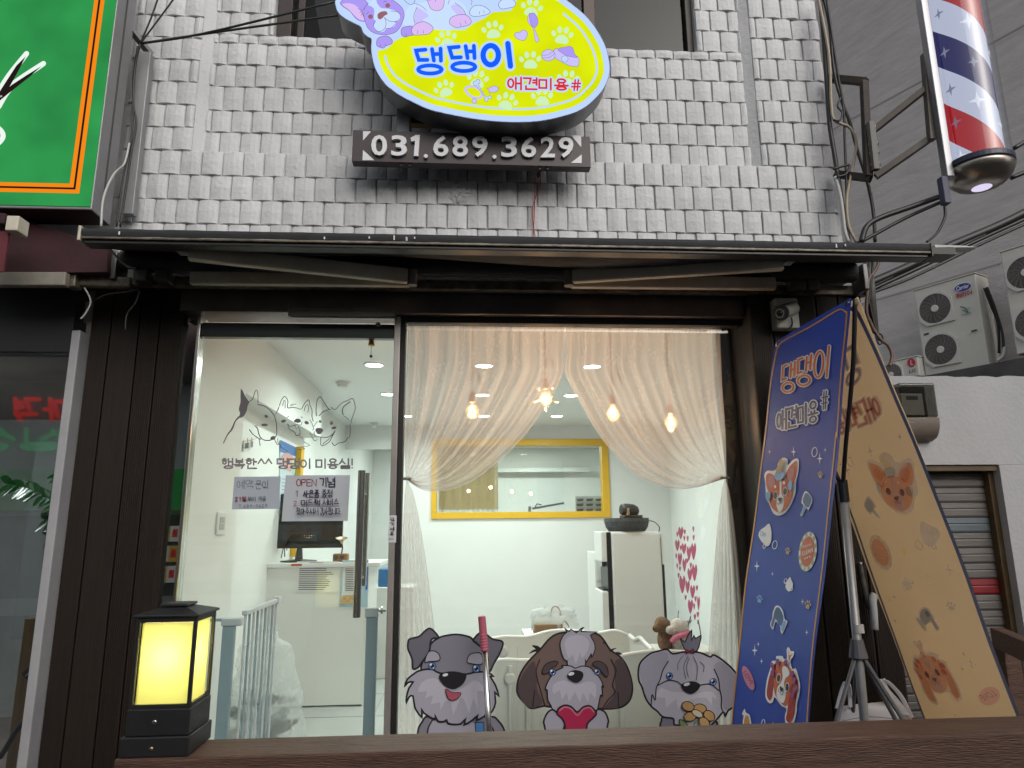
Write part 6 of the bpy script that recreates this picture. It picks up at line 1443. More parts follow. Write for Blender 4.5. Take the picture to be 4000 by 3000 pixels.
for r, h in ((.008, 0), (.014, .02), (.03, .034), (.043, .04)):
    for j in range(n):
        t = 2*math.pi*j/n; rr = r*(1+.07*math.cos(8*t)*(r > .02)); c = Vector((hq.x, YC+.13, zs0+.128)); b.v.append(c+Vector((rr*math.cos(t), rr*math.sin(t)*.8-h*.3, h+.25*rr*math.sin(t))))
for i in range(3):
    for j in range(n): b.f.append((i*n+j, i*n+(j+1) % n, (i+1)*n+(j+1) % n, (i+1)*n+j))
b.build('horn', M('brass_pale', (.55, .43, .28), .3, metal=.7), sp, smooth=True)
tw_ = P(1478, 2222, YC+.9); te_ = P(1526, 2292, YC+.9); B().box(tw_.x, te_.x, YC+.9, YC+1.1, te_.z, tw_.z).build('storage_bin', M('bin_blue', (.04, .16, .36), .4), label='blue storage bin beside the counter end', cat='bin', bevel=.01)
B().box(tw_.x-.05, te_.x+.2, YC+.85, YC+1.2, ZF, te_.z-.001).build('low_cabinet', m_lam, label='low white cabinet under the blue bin', cat='cabinet', bevel=.004)
# safety gate just inside the door
YGa = 3.285
ga = thing('safety_gate', 'pale blue and white safety gate standing open inside the door', 'gate', P(900, 2990, YGa))
m_gbl = M('gate_blue', (.32, .39, .45), .45); m_gw2 = M('gate_white', (.58, .59, .63), .4)
zg1 = P(880, 2445, YGa).z; 
gl0, gl1 = P(872, 2450, YGa).x, P(920, 2450, YGa).x
B().box(gl0, gl1, YGa-.012, YGa+.012, ZF+.005, zg1).build('side_post', m_gbl, ga, bevel=.003)
gr0, gr1 = P(1432, 2420, YGa).x, P(1476, 2420, YGa).x; zg2 = P(1450, 2412, YGa).z
B().box(gr0, gr1, YGa-.012, YGa+.012, ZF+.005, zg2).build('side_post', m_gbl, ga, bevel=.003)
B().box(gr0-.006, gr1+.002, YGa-.016, YGa+.016, zg2+.0005, P(1450, 2373, YGa).z).build('latch_cap', m_gw2, ga, bevel=.004)
q = P(1482, 2385, YGa); B().lathe((gr1+.003, YGa, q.z), [(.006, 0), (.006, .01), (.016, .011), (.016, .019), (.006, .02), (.006, .032)], 16, Vector((1, 0, 0))).build('wall_screw', M('screw_chrome', (.6, .6, .6), .25, metal=1), ga)
B().box(gl0-.006, P(948, 2420, YGa).x, YGa-.018, YGa+.018, zg1+.0005, zg1+.034).build('hinge_cap', m_gw2, ga, bevel=.005)
B().box(P(812, 2400, YGa).x, gl0-.007, YGa-.008, YGa+.008, zg1+.02, zg1+.032).build('wall_arm', m_gbl, ga)
xh = P(940, 2400, YGa).x+.01; yf = YGa+.57
B().box(xh-.012, xh+.012, YGa+.02, yf, P(940, 2398, YGa).z-.01, P(940, 2398, YGa).z+.012).build('swing_rail', m_gw2, ga, bevel=.004)
zgr = P(940, 2398, YGa).z
for i in range(9):
    y = YGa+.04+i*(yf-YGa-.06)/8; B().tube([(xh, y, ZF+.06), (xh, y, zgr-.01)], .0062, 8).build('bar', m_gbl if i % 2 else m_gw2, ga)
B().box(xh-.012, xh+.012, YGa+.02, yf, ZF+.035, ZF+.06).build('swing_foot_rail', m_gw2, ga, bevel=.004)
B().box(xh-.017, xh+.017, yf-.03, yf+.03, zgr-.016, zgr+.02).build('handle_cap', m_gw2, ga, bevel=.006)
# rubbish bag
m_film = SHEER('clear_film', (.80, .82, .82), .48, .5, pat=False)
rb = thing('rubbish_bag', 'clear plastic rubbish bag of bottles behind the gate', 'bag', (-1.13, 4.15, ZF))
def lumpy(c, rx_, ry_, h, seed, n=22, m=14, amp=.10, taper=.55):
    random.seed(seed); b = B(); ph = [random.uniform(0, 6.28) for _ in range(6)]
    for i in range(m+1):
        v = i/m; rad = (1-taper*v)*(1 if v < .92 else .55)
        for j in range(n):
            t = 2*math.pi*j/n; k = 1+amp*math.sin(5*t+ph[0]+v*6)+amp*.6*math.sin(9*t+ph[1]-v*11)+random.uniform(-.04, .04)
            b.v.append(Vector((c[0]+rx_*rad*k*math.cos(t), c[1]+ry_*rad*k*math.sin(t), c[2]+h*v+random.uniform(-.008, .008))))
    for i in range(m):
        for j in range(n): b.f.append((i*n+j, i*n+(j+1) % n, (i+1)*n+(j+1) % n, (i+1)*n+j))
    return b
lumpy((-1.12, 4.12, ZF+.01), .24, .17, .62, 5, n=40, m=26, amp=.12).build('film', m_film, rb, smooth=False)
random.seed(8)
for i in range(16):
    a = random.uniform(0, 6.28); r = random.uniform(0, .13); c = Vector((-1.12+r*math.cos(a), 4.12+.7*r*math.sin(a), ZF+.05+random.uniform(0, .30))); d = Vector((random.uniform(-1, 1), random.uniform(-1, 1), random.uniform(-.4, .6))).normalized()
    B().tube([c, c+d*.05, c+d*.1, c+d*.115, c+d*.14], [.028, .03, .028, .012, .012], 10).build('bottle', [M('bottle_dark', (.03, .03, .03), .25), M('bottle_grey', (.35, .36, .37), .3), M('bottle_white', (.65, .66, .67), .3)][i % 3], rb, smooth=True)
# light switch
sw = thing('light_switch', 'white light switch plate on the wall inside the door', 'switch', P(862, 2088, 3.36))
wxs = -1.262; a_, b__ = PX(846, 2000, wxs), PX(872, 2088, wxs); zmid = (a_.z+b__.z)/2; hz_ = (a_.z-b__.z)/2
B().box(wxs+.0005, wxs+.010, a_.y, b__.y, zmid-hz_, zmid+hz_).build('plate', m_wpl, sw, bevel=.003)
for i in (0, 1):
    for k in (0, 1):
        w = (b__.y-a_.y)*.27; h = hz_*.55; cy_ = (a_.y+b__.y)/2+(i-.5)*w*1.1; cz_ = zmid+(k-.5)*h*1.08; B().box(wxs+.0105, wxs+.013, cy_-w/2, cy_+w/2, cz_-h/2, cz_+h/2).build('rocker', M('rocker_grey', (.45, .46, .47), .4), sw, bevel=.001)
# left wall poster, yellow frame, clip photos
px_ = xl+.004
po = thing('wall_poster', 'blue and white chart poster on the left wall', 'poster', PX(1130, 2050, px_))
pl = Plane((px_, 5, 1.6), (1, 0, 0), .0008); A = Art(pl, po)
A.fill('sheet', [(1094, 1718), (1165, 1752), (1160, 2040), (1090, 2060)], M('poster_pale', (.52, .62, .68), .5), smooth=False)
A.fill('heading', [(1094, 1718), (1165, 1752), (1164, 1785), (1093, 1765)], M('poster_heading', (.05, .16, .42), .5), smooth=False)
A.fill('map', [(1100, 1780), (1130, 1772), (1150, 1800), (1140, 1840), (1110, 1830)], M('poster_coral', (.62, .33, .3), .5)); A.fill('map', [(1140, 1800), (1160, 1810), (1156, 1850), (1138, 1846)], M('poster_mint', (.40, .62, .60), .5))
for i in range(9): A.l = 4; A.line('text_line', [(1100, 1870+i*14), (1150, 1878+i*13)], 2.5, M('poster_grey', (.22, .24, .28), .6), smooth=False, cap=2)
A.fill('stripe', [(1091, 1995), (1160, 1990), (1160, 2015), (1091, 2022)], M('poster_cream', (.6, .55, .35), .5), smooth=False)
yf_ = thing('yellow_post', 'yellow painted window frame on the left wall above the monitor', 'frame', PX(1170, 2190, px_))
a_, b__ = PX(1163, 1900, px_+.03), PX(1193, 1900, px_+.03)
B().box(xl+.001, xl+.05, a_.y, a_.y+.10, zct+.02, PX(1175, 1752, px_).z).build('upright', m_yel, yf_, bevel=.003)
ph = thing('photo_string', 'two small photos clipped to a twine on the left wall', 'photos', PX(965, 1760, px_))
pl = Plane((px_+.01, 4, 1.8), (1, 0, 0), .001); A = Art(pl, ph)
A.line('twine', [(948, 1724), (975, 1720), (1008, 1710)], 1.6, M('twine', (.30, .20, .10), .8)); A.fill('photo', [(951, 1727), (973, 1724), (971, 1756), (950, 1760)], m_pap, smooth=False); A.fill('photo', [(974, 1724), (988, 1722), (987, 1750), (974, 1752)], m_pap, smooth=False)
A.fill('picture', [(955, 1731), (970, 1729), (969, 1750), (954, 1753)], M('photo_dark', (.07, .075, .08), .5), smooth=False); A.fill('picture', [(977, 1727), (986, 1726), (985, 1746), (977, 1747)], M('photo_grey', (.22, .22, .23), .5), smooth=False)
for p in ((963, 1720), (979, 1718)): A.line('clip', [(p[0], p[1]-8), (p[0]+1, p[1]+8)], 3.5, M('peg_wood', (.35, .2, .1), .7))
# ceiling: downlights, detectors
m_led = GLOW('led_disc', (1.0, 1.0, .96), 14)
DL = [(1462, 1421, 'front row, seen through the door'), (1518, 1536, 'middle row, at the steel door post'), (1587, 1622, 'back row, left end'), (1891, 1424, 'front row, behind the left curtain'), (1885, 1539, 'middle row, behind the left curtain'), (1891, 1622, 'back row, behind the left curtain'), (2313, 1427, 'front row, behind the right curtain'), (2230, 1541, 'middle row, between the curtains'), (2175, 1622, 'back row, between the curtains')]
for px, py, w in DL:
    c = PZ(px, py, ZC)
    t = thing('ceiling_downlight', 'round recessed ceiling light in the '+w, 'ceiling light', (c.x, c.y, ZC-.02), group='recessed ceiling lights')
    B().lathe((c.x, c.y, ZC-.012), [(.078, .0115), (.076, .0), (.064, -.002), (.062, .004)], 28, cap=False).build('trim_ring', m_wpl, t, smooth=True)
    B().lathe((c.x, c.y, ZC-.0105), [(.063, 0), (.01, .0005)], 28).build('lens', m_led, t)
    L_ = bpy.data.lights.new('downlight', 'AREA'); L_.shape = 'DISK'; L_.size = .12; L_.energy = 10.5*LS; L_.color = (.92, 1.0, .96); L_.spread = math.radians(165)
    lo = bpy.data.objects.new('downlight', L_); COL.objects.link(lo); lo.parent = t; lo.location = Vector((0, 0, -.006))
for (x, y) in ((-.3, 9.0), (1.0, 9.2)):
    c = Vector((x, y, ZC)); t = thing('ceiling_downlight', 'round ceiling light in the grooming room behind the yellow window'+(', left' if x < 0 else ', right'), 'ceiling light', (x, y, ZC-.02), group='grooming room lights')
    B().lathe((x, y, ZC-.0105), [(.078, 0), (.01, .0005)], 24).build('lens', m_led, t)
    L_ = bpy.data.lights.new('downlight', 'AREA'); L_.shape = 'DISK'; L_.size = .16; L_.energy = 26*LS; L_.color = (.93, 1.0, .98)
    lo = bpy.data.objects.new('downlight', L_); COL.objects.link(lo); lo.parent = t; lo.location = Vector((0, 0, -.006))
for (px, py, w, r) in ((1338, 1492, 'nearer the door', .055), (1462, 1652, 'farther from the door', .05)):
    c = PZ(px, py, ZC); B().lathe((c.x, c.y, ZC), [(r, -.001), (r, -.018), (r*.75, -.02), (r*.7, -.045), (r*.2, -.055)], 24).build('smoke_detector', m_wpl, label='white ceiling smoke detector '+w, cat='detector', smooth=False, group='ceiling detectors')
be = thing('door_bell', 'small brass bell hanging at the top of the glass door', 'bell', P(1450, 1420, YG+.03))
q = P(1451, 1345, YG+.04); B().lathe(q, [(.004, .028), (.012, .024), (.015, .008), (.0165, -.004), (.017, -.008)], 20).build('dome', M('bell_brass', (.55, .38, .12), .25, metal=1), be, smooth=True)
B().tube([q-Vector((0, 0, .008)), q-Vector((0, 0, .055))], .0012, 5).build('cord', m_stem, be); B().ball(q-Vector((0, 0, .06)), .008, .008, .008, 10, 6).build('clapper', M('bell_dark', (.12, .08, .03), .4, metal=.6), be, smooth=True)
# pendant filament bulbs between the curtain and the room
m_bulb = GLASS('bulb_glass', (.98, .96, .92), refl=1.6); g_fil = GLOW('filament', (1.0, .52, .18), 8); m_cord = M('pendant_cord', (.22, .13, .10), .6)
def pendant(px, py, Y, kind, label):
    c = P(px, py, Y); t = thing('pendant_bulb', label, 'pendant light', c, group='pendant filament bulbs'); cz = c.z
    if kind == 'star':
        b = B(); n = 40; pr = []
        for i in range(n):
            a = 2*math.pi*i/n; k = .055*(1+.42*math.cos(5*a+math.pi)); pr.append((k*math.sin(a), k*math.cos(a)))
        for dy, s in ((-.022, .55), (-.012, .95), (0, 1), (.012, .95), (.022, .55)):
            for x, z in pr: b.v.append(Vector((c.x+x*s, Y+dy, cz+z*s)))
        for i in range(4):
            for j in range(n): b.f.append((i*n+j, i*n+(j+1) % n, (i+1)*n+(j+1) % n, (i+1)*n+j))
        b.f += [tuple(range(n)), tuple(range(4*n, 5*n))]; b.build('glass', m_bulb, t, smooth=True); hh = .055
    else:
        prof = {'diamond': [(.014, .058), (.018, .045), (.028, .02), (.052, -.016), (.044, -.036), (.014, -.06)], 'ball': [(.014, .055), (.03, .035), (.045, .0), (.03, -.034), (.008, -.046)], 'tube': [(.014, .06), (.026, .045), (.03, .0), (.03, -.035), (.012, -.055)]}[kind]
        B().lathe(c, prof, 24).build('glass', m_bulb, t, smooth=True); hh = .055
    random.seed(int(px)); fb = B()
    for k in range(34):
        a = 2.4*k; v = k/33; r = .027*math.sin(math.pi*(.12+.8*v))+.006; p = c+Vector((r*math.cos(a), r*math.sin(a), hh*.6-v*hh*1.25)); fb.ball(p, .0036, .0036, .0036, 6, 4)
    fb.build('filament', g_fil, t, kind='stuff')
    B().tube([c+Vector((0, 0, hh-.004)), c+Vector((0, 0, hh+.05))], .017, 14).build('socket', m_cord, t)
    zt_ = ZC-.101 if Y < 3.43 else ZC
    co_ = P(px+14, 1470 if kind != 'star' else 1410, Y)
    B().tube([c+Vector((0, 0, hh+.05)), Vector((c.x, Y, ZC-.001))], .0032, 6).build('cord', m_cord, t)
    lp = [co_+Vector((.022*math.sin(2*math.pi*i/40)*(1+.2*math.sin(i)), .006*math.sin(i*.7)+.005, .034*math.cos(2*math.pi*i/20))) for i in range(41)]
    B().tube(lp, .003, 5).build('cord_coil', m_cord, t, smooth=True)
    L_ = bpy.data.lights.new('bulb_light', 'POINT'); L_.energy = 5.5*LS; L_.color = (1.0, .54, .30); L_.shadow_soft_size = .03
    lo = bpy.data.objects.new('bulb_light', L_); COL.objects.link(lo); lo.parent = t; lo.location = Vector((0, 0, 0))
pendant(1845, 1608, 3.66, 'diamond', 'diamond shaped glowing filament bulb behind the left curtain')
pendant(2132, 1556, 3.60, 'star', 'star shaped glowing filament bulb at the curtain parting')
pendant(2395, 1618, 3.66, 'ball', 'round glowing filament bulb behind the right curtain')
pendant(2620, 1652, 3.70, 'tube', 'slim glowing filament bulb near the right end of the curtain')
# curtains
YCu = 3.285
m_lace = SHEER('lace_curtain', (.82, .76, .74), .54, .55)
rz = P(2200, 1268, YCu).z; zrod = rz
B().tube([(P(1585, 1266, YCu).x, YCu, rz), (P(2812, 1270, YCu).x, YCu, rz)], .009, 12).build('curtain_rod', m_wpl, label='white curtain rod across the top of the shop window', cat='rod')
def curtain(nm, label, top_in, top_out, free, pole, tie, tail, seed):
    """free: pixel path of the free edge from the rod; pole: path of the wall-side edge; both end at the tie"""
    t = thing(nm, label, 'curtain', P(tie[0], 2900, YCu), group='lace curtains')
    random.seed(seed); NU, NV = 150, 40
    fe = catmull(free, n=10); pe = catmull(pole, n=10)
    def samp(path, v):
        d = [0]
        for i in range(1, len(path)): d.append(d[-1]+math.dist(path[i], path[i-1]))
        s = v*d[-1]
        for i in range(1, len(path)):
            if d[i] >= s-1e-9:
                k = (s-d[i-1])/max(1e-9, d[i]-d[i-1]); return (path[i-1][0]+(path[i][0]-path[i-1][0])*k, path[i-1][1]+(path[i][1]-path[i-1][1])*k)
        return path[-1]
    ph = [random.uniform(0, 6.28) for _ in range(4)]; b = B(); b.uv = []
    for i in range(NU+1):
        u = i/NU
        for j in range(NV+1):
            v = j/NV; a = samp(pe, v); c = samp(fe, v)
            uu = u+.012*math.sin(21*u+ph[0])*(1-v)
            x = a[0]+(c[0]-a[0])*uu; y = a[1]+(c[1]-a[1])*uu
            q = P(x, y, YCu)
            amp = .030*(1-.75*v**3)*(.6+.4*math.sin(3.1*u+ph[1])); w = math.sin(2*math.pi*10*u+ph[2]+2.2*math.sin(7*u+ph[0]))+.45*math.sin(2*math.pi*19*u+ph[3]+1.5*math.sin(4*u))
            q.y += amp*w; q.z += .004*w*v
            b.v.append(q); b.uv.append((u*1.9, v*1.1))
    for i in range(NU):
        for j in range(NV): k = i*(NV+1)+j; b.f.append((k, k+1, k+NV+2, k+NV+1))
    b.build('drape', m_lace, t, smooth=True, recalc=False)
    b = B(); b.uv = []; NU2, NV2 = 60, 24
    for i in range(NU2+1):
        u = i/NU2
        for j in range(NV2+1):
            v = j/NV2; x = tie[0]+(tail[0][0]-tie[0])*v**.6*(1-u)+(tail[1][0]-tie[0])*v**.6*u; y = tie[1]+(tail[0][1]-tie[1])*v
            q = P(x, y, YCu); w = math.sin(2*math.pi*7*u+ph[0])+.5*math.sin(2*math.pi*13*u+ph[1]); q.y += .014*min(1, v*3)*w
            b.v.append(q); b.uv.append((u*.9, v*1.2+2))
    for i in range(NU2):
        for j in range(NV2): k = i*(NV2+1)+j; b.f.append((k, k+1, k+NV2+2, k+NV2+1))
    b.build('tail', m_lace, t, smooth=True, recalc=False)
    q = P(tie[0], tie[1], YCu-.008); B().tube([q+Vector((.02*math.cos(a), .016*math.sin(a), .004*math.sin(a))) for a in [2*math.pi*i/16 for i in range(17)]], .004, 6).build('tie_back', M('tie_twine', (.22, .19, .12), .8), t, smooth=True)
    # gathered heading over the rod
    b = B(); b.uv = []; N = 240
    for i in range(N+1):
        u = i/N; x = pole[0][0]+(free[0][0]-pole[0][0])*u; w = math.sin(2*math.pi*46*u+ph[2])+.6*math.sin(2*math.pi*83*u)
        for k, (dy, dz) in enumerate(((-.012, .016), (-.014, -.02), (-.009, -.042))):
            q = P(x, 1268, YCu); b.v.append(Vector((q.x, YCu+dy+.0035*w, zrod+dz+.002*w))); b.uv.append((u*3, k*.1))
    for i in range(N):
        for k in range(2): a = i*3+k; b.f.append((a, a+3, a+4, a+1))
    b.build('heading', m_lace, t, smooth=True, recalc=False)
curtain('lace_curtain', 'sheer lace curtain tied back at the left side of the window', 0, 0, [(2204, 1268), (2203, 1380), (2200, 1462), (2150, 1560), (2060, 1690), (1950, 1800), (1840, 1880), (1740, 1915), (1650, 1912), (1590, 1872)], [(1588, 1268), (1582, 1500), (1578, 1700), (1586, 1868)], (1588, 1870), [(1545, 2960), (1745, 2960)], 4)
curtain('lace_curtain', 'sheer lace curtain tied back at the right side of the window', 0, 0, [(2206, 1268), (2205, 1380), (2204, 1462), (2260, 1570), (2330, 1690), (2420, 1800), (2510, 1870), (2620, 1908), (2720, 1905), (2828, 1868)], [(2812, 1268), (2820, 1500), (2834, 1700), (2836, 1864)], (2832, 1866), [(2745, 2960), (2935, 2960)], 12)
pg = P(2815, 1300, 3.30); B().box(P(2822, 1600, 3.31).x, P(2952, 1600, 3.31).x, 3.31, 3.33, ZF, ZC-.11).build('plywood_panel', M('plywood', (.075, .045, .025), .6, noise=(2.2, .75, (.028, .016, .010)), stretch=(16, 16, 1.4), bump=(6, .2, .004)), label='dark grained plywood panel at the right side of the window', cat='panel')
# pass window to the grooming room
pwn = thing('pass_window', 'yellow framed interior window on the back wall', 'window', ((wx0+wx1)/2, YB, wz0))
fw = .062
for (a, b_, c, d) in ((wx0-.01, wx1+.01, wz1-fw, wz1+.01), (wx0-.01, wx1+.01, wz0-.01, wz0+fw), (wx0-.01, wx0+fw*.8, wz0+fw+.0005, wz1-fw-.0005), (wx1-fw*1.1, wx1+.01, wz0+fw+.0005, wz1-fw-.0005)):
    B().box(a, b_, YB-.025, YB+.13, c, d).build('frame', m_yel, pwn, bevel=.003)
B().box(wx0+fw*.8+.001, wx1-fw*1.1-.001, YB+.05, YB+.056, wz0+fw+.001, wz1-fw-.001).build('pane', m_glass, pwn)
lc = thing('yellow_curtain', 'mustard curtain with white lace hem in the yellow window', 'curtain', P(1825, 2000, YB+.2))
m_must = M('mustard_cloth', (.62, .36, .03), .8); m_ly = SHEER('white_lace', (.85, .84, .78), .55, .5)
a_, b__ = P(1716, 1735, YB+.2), P(1946, 1990, YB+.2)
def pleat(x0, x1, z0, z1, Y, amp, fr, mt, nm, par, hem=0):
    b = B(); b.uv = []; NU, NV = 90, 10
    for i in range(NU+1):
        u = i/NU
        for j in range(NV+1):
            v = j/NV; zz_ = z1+(z0-z1)*v-(hem*abs(math.sin(math.pi*u*9)) if j == NV else 0); b.v.append(Vector((x0+(x1-x0)*u, Y+amp*math.sin(2*math.pi*fr*u)*(.4+.6*v), zz_))); b.uv.append((u*1.2, v*.6))
    for i in range(NU):
        for j in range(NV): k = i*(NV+1)+j; b.f.append((k, k+1, k+NV+2, k+NV+1))
    return b.build(nm, mt, par, smooth=True, recalc=False)
pleat(a_.x, b__.x, b__.z, a_.z, YB+.24, .03, 5, m_must, 'cloth', lc); pleat(a_.x, b__.x, b__.z-.02, a_.z, YB+.19, .02, 6, m_ly, 'lace', lc, .03)
ga_ = thing('grooming_arm', 'grey grooming table arm seen through the yellow window', 'grooming arm', P(2090, 2000, YB+.6))
m_garm = M('arm_grey', (.18, .19, .2), .4, metal=.5)
B().obox(P(2080, 1987, YB+.6), P(2203, 1965, YB+.6), .03, .025).build('bar', m_garm, ga_); B().obox(P(2069, 2000, YB+.6), P(2069, 1978, YB+.6), .03, .05, Vector((0, 1, 0))).build('clamp', m_garm, ga_); B().tube([P(2085, 1990, YB+.6), P(2098, 1968, YB+.6), P(2115, 1972, YB+.6)], .008, 6).build('hook', m_bk, ga_)
rk = thing('comb_rack', 'clear wall rack of dark clipper combs in the yellow window', 'rack', P(2305, 1998, YB+.3))
a_, b__ = P(2248, 1938, YB+.32), P(2362, 2002, YB+.32)
B().box(a_.x, b__.x, YB+.33, YB+.34, b__.z, a_.z).build('back', M('rack_grey', (.48, .52, .56), .3), rk)
for i in range(3):
    for k in range(3):
        q = P(2266+i*37, 1953+k*20, YB+.31); B().flat([q+Vector((-.042, 0, .012)), q+Vector((.042, 0, .02)), q+Vector((.036, 0, -.012)), q+Vector((-.03, 0, -.014))], Vector((0, -1, 0)), .02).build('comb', m_bk, rk); B().box(q.x-.05, q.x+.05, YB+.285, YB+.33, q.z-.024, q.z-.019).build('tray', M('rack_clear', (.62, .66, .7), .2), rk)
sh2 = P(2000, 1830, 10.2); B().box(sh2.x-.3, P(2300, 1830, 10.2).x, 10.1, 10.29, sh2.z-.06, sh2.z).build('wall_shelf', m_lam, label='long white wall shelf in the grooming room', cat='shelf')
# water dispenser with fountain on top
YD = 5.2
wd = thing('water_dispenser', 'white water dispenser seen from the side by the back wall', 'water dispenser', P(2480, 2500, YD))
d0, d1 = P(2388, 2100, YD).x, P(2582, 2100, YD).x; zd1 = P(2480, 2076, YD).z; zd0 = ZF
B().box(d0, d1, YD, YD+.30, zd0, zd1).build('side_panel', m_wpl, wd, bevel=.02, seg=3)
B().box(d0-.035, d0-.001, YD+.01, YD+.29, zd0, zd1-.004).build('front_inlay', m_bk, wd, bevel=.004)
zt0, zt1_ = P(2360, 2195, YD).z, P(2360, 2076, YD).z; B().box(d0-.078, d0-.036, YD+.0, YD+.3, zt0, zt1_).build('tap_panel', m_wpl, wd, bevel=.008)
zl0 = P(2360, 2310, YD).z; B().box(d0-.085, d0-.036, YD+.0, YD+.3, zd0, zl0).build('lower_panel', m_wpl, wd, bevel=.008)
B().box(d0-.06, d0-.036, YD+.1, YD+.16, zt0-.04, zt0-.001).build('tap', m_steel, wd); B().box(d0-.07, d0-.036, YD+.04, YD+.26, zl0+.001, zl0+.012).build('drip_tray', m_bk, wd)
B().box(d1+.001, d1+.02, YD+.02, YD+.3, zd0, zd1-.05).build('rear_cover', m_bk, wd); B().box(d1+.002, d1+.014, YD-.004, YD+.019, P(2575, 2205, YD).z, P(2575, 2085, YD).z).build('power_strip', m_wpl, wd)
dw = thing('drawer_tower', 'white plastic drawer tower behind the water dispenser', 'drawers', P(2350, 2500, YD+.5))
a_ = P(2322, 2158, YD+.45); b__ = P(2400, 2158, YD+.45)
B().box(a_.x, b__.x, YD+.45, YD+.8, ZF, a_.z).build('body', m_lam, dw, bevel=.006)
for i in range(4): B().box(a_.x+.01, b__.x-.01, YD+.435, YD+.449, ZF+.04+i*.24, ZF+.26+i*.24).build('drawer', m_wpl, dw, bevel=.006)
fo = thing('tabletop_fountain', 'dark stone bowl fountain with a tipped jar on the dispenser', 'fountain', P(2445, 2072, YD+.15))
fcx = P(2449, 2050, YD+.13).x; zf0 = zd1+.001; k = (P(2535, 2020, YD+.13).x-P(2363, 2020, YD+.13).x)/2
B().lathe((fcx, YD+.14, zf0), [(k*.80, 0), (k*.93, .03), (k, .075), (k*.985, .10), (k*.9, .10), (k*.85, .08)], 32).build('bowl', M('granite_dark', (.085, .09, .095), .7, noise=(60, .8, (.025, .027, .03)), bump=(90, .8, .01)), fo, smooth=False)
B().box(fcx-.04, fcx+.105, YD+.04, YD+.2, zf0+.101, zf0+.122).build('raft', M('raft_brown', (.07, .045, .03), .7, bump=(40, .6, .01)), fo, bevel=.004)
jx = Vector((fcx-.025, YD+.12, zf0+.165)); B().lathe(jx, [(.040, -.02), (.047, 0), (.050, .03), (.050, .08), (.040, .11), (.02, .125)], 22, Vector((1, .2, -.12))).build('jar', M('jar_brown', (.05, .04, .038), .5, noise=(14, .4), bump=(30, .6, .01)), fo, smooth=True)
B().lathe(jx, [(.036, -.0205), (.01, -.0215)], 18, Vector((1, .2, -.12))).build('jar_mouth', m_bk, fo)
B().tube([Vector((fcx-.01, YD+.03, zf0+.122)), Vector((fcx-.008, YD+.03, zf0+.15)), Vector((fcx-.008, YD+.03, zf0+.168))], [.013, .010, .006], 10).build('fisherman', M('figure_tan', (.28, .2, .1), .6), fo); B().lathe((fcx-.008, YD+.03, zf0+.165), [(.014, 0), (.002, .009)], 12).build('hat', M('hat_straw', (.35, .26, .12), .7), fo); B().tube([Vector((fcx-.012, YD+.025, zf0+.142)), Vector((fcx-.085, YD+.0, zf0+.17))], .0015, 5).build('rod', m_stem, fo)
cable('lead', [Vector((fcx+.15, YD+.1, zf0+.08)), Vector((fcx+.20, YD+.08, zf0+.07)), Vector((fcx+.235, YD+.06, zf0+.03)), Vector((fcx+.225, YD+.05, zf0-.01))], .004, m_cab, None, fo)
# heart stickers and lettering on the right wall
he = thing('heart_stickers', 'cluster of crimson heart wall stickers on the right wall', 'stickers', P(2690, 2450, 6))
nRw = Vector((-(YB-3.3), (xr1-xr0), 0)).normalized(); pl = Plane((xr1, YB, 1.5), nRw, .001); A = Art(pl, he)
m_hrt = M('heart_crimson', (.42, .035, .11), .5)
hp = lambda p: (2300+p[0]*.3857, 1920+p[1]*.3857)
hearts = [(932, 415, 24, 70), (898, 430, 9, 30), (972, 408, 10, 30), (968, 472, 9, 30), (1003, 475, 10, 34), (1060, 378, 9, 34), (1063, 465, 9, 34), (898, 540, 22, 65), (932, 568, 9, 30), (964, 575, 24, 62), (1015, 620, 21, 80), (1062, 600, 25, 95), (886, 652, 9, 32), (924, 680, 20, 72), (970, 740, 20, 75), (1000, 698, 11, 30), (1034, 748, 10, 36), (896, 752, 8, 32), (924, 780, 10, 28), (1072, 815, 26, 95), (1024, 835, 23, 70), (910, 848, 10, 32), (948, 935, 30, 100), (1002, 960, 20, 72), (1052, 1010, 24, 75), (1096, 976, 11, 32), (982, 1072, 10, 30), (1030, 1160, 25, 80), (1082, 1085, 11, 34), (1112, 1128, 14, 80), (1068, 1160, 9, 36), (1075, 1268, 11, 36), (1106, 1242, 12, 32), (968, 1340, 8, 32)]
for (x, y, w, h) in hearts:
    A.l = 1; A.fill('heart', [hp(p) for p in ((x, y+h), (x-w, y), (x-w*.95, y-h*.55), (x-w*.5, y-h*.85), (x, y-h*.45), (x+w*.5, y-h*.85), (x+w*.95, y-h*.55), (x+w, y))], m_hrt, n=4)
A.l = 1; A.line('script', [hp(p) for p in ((912, 1210), (905, 1250), (908, 1300))], 3, m_inkk); A.line('script', [hp(p) for p in ((990, 1340), (1008, 1310), (1010, 1390), (1018, 1320), (1035, 1260), (1025, 1330), (1045, 1300))], 2.4, m_inkk); A.line('script', [hp(p) for p in ((1105, 1340), (1110, 1300), (1125, 1380), (1135, 1450), (1120, 1540))], 2.6, m_inkk)
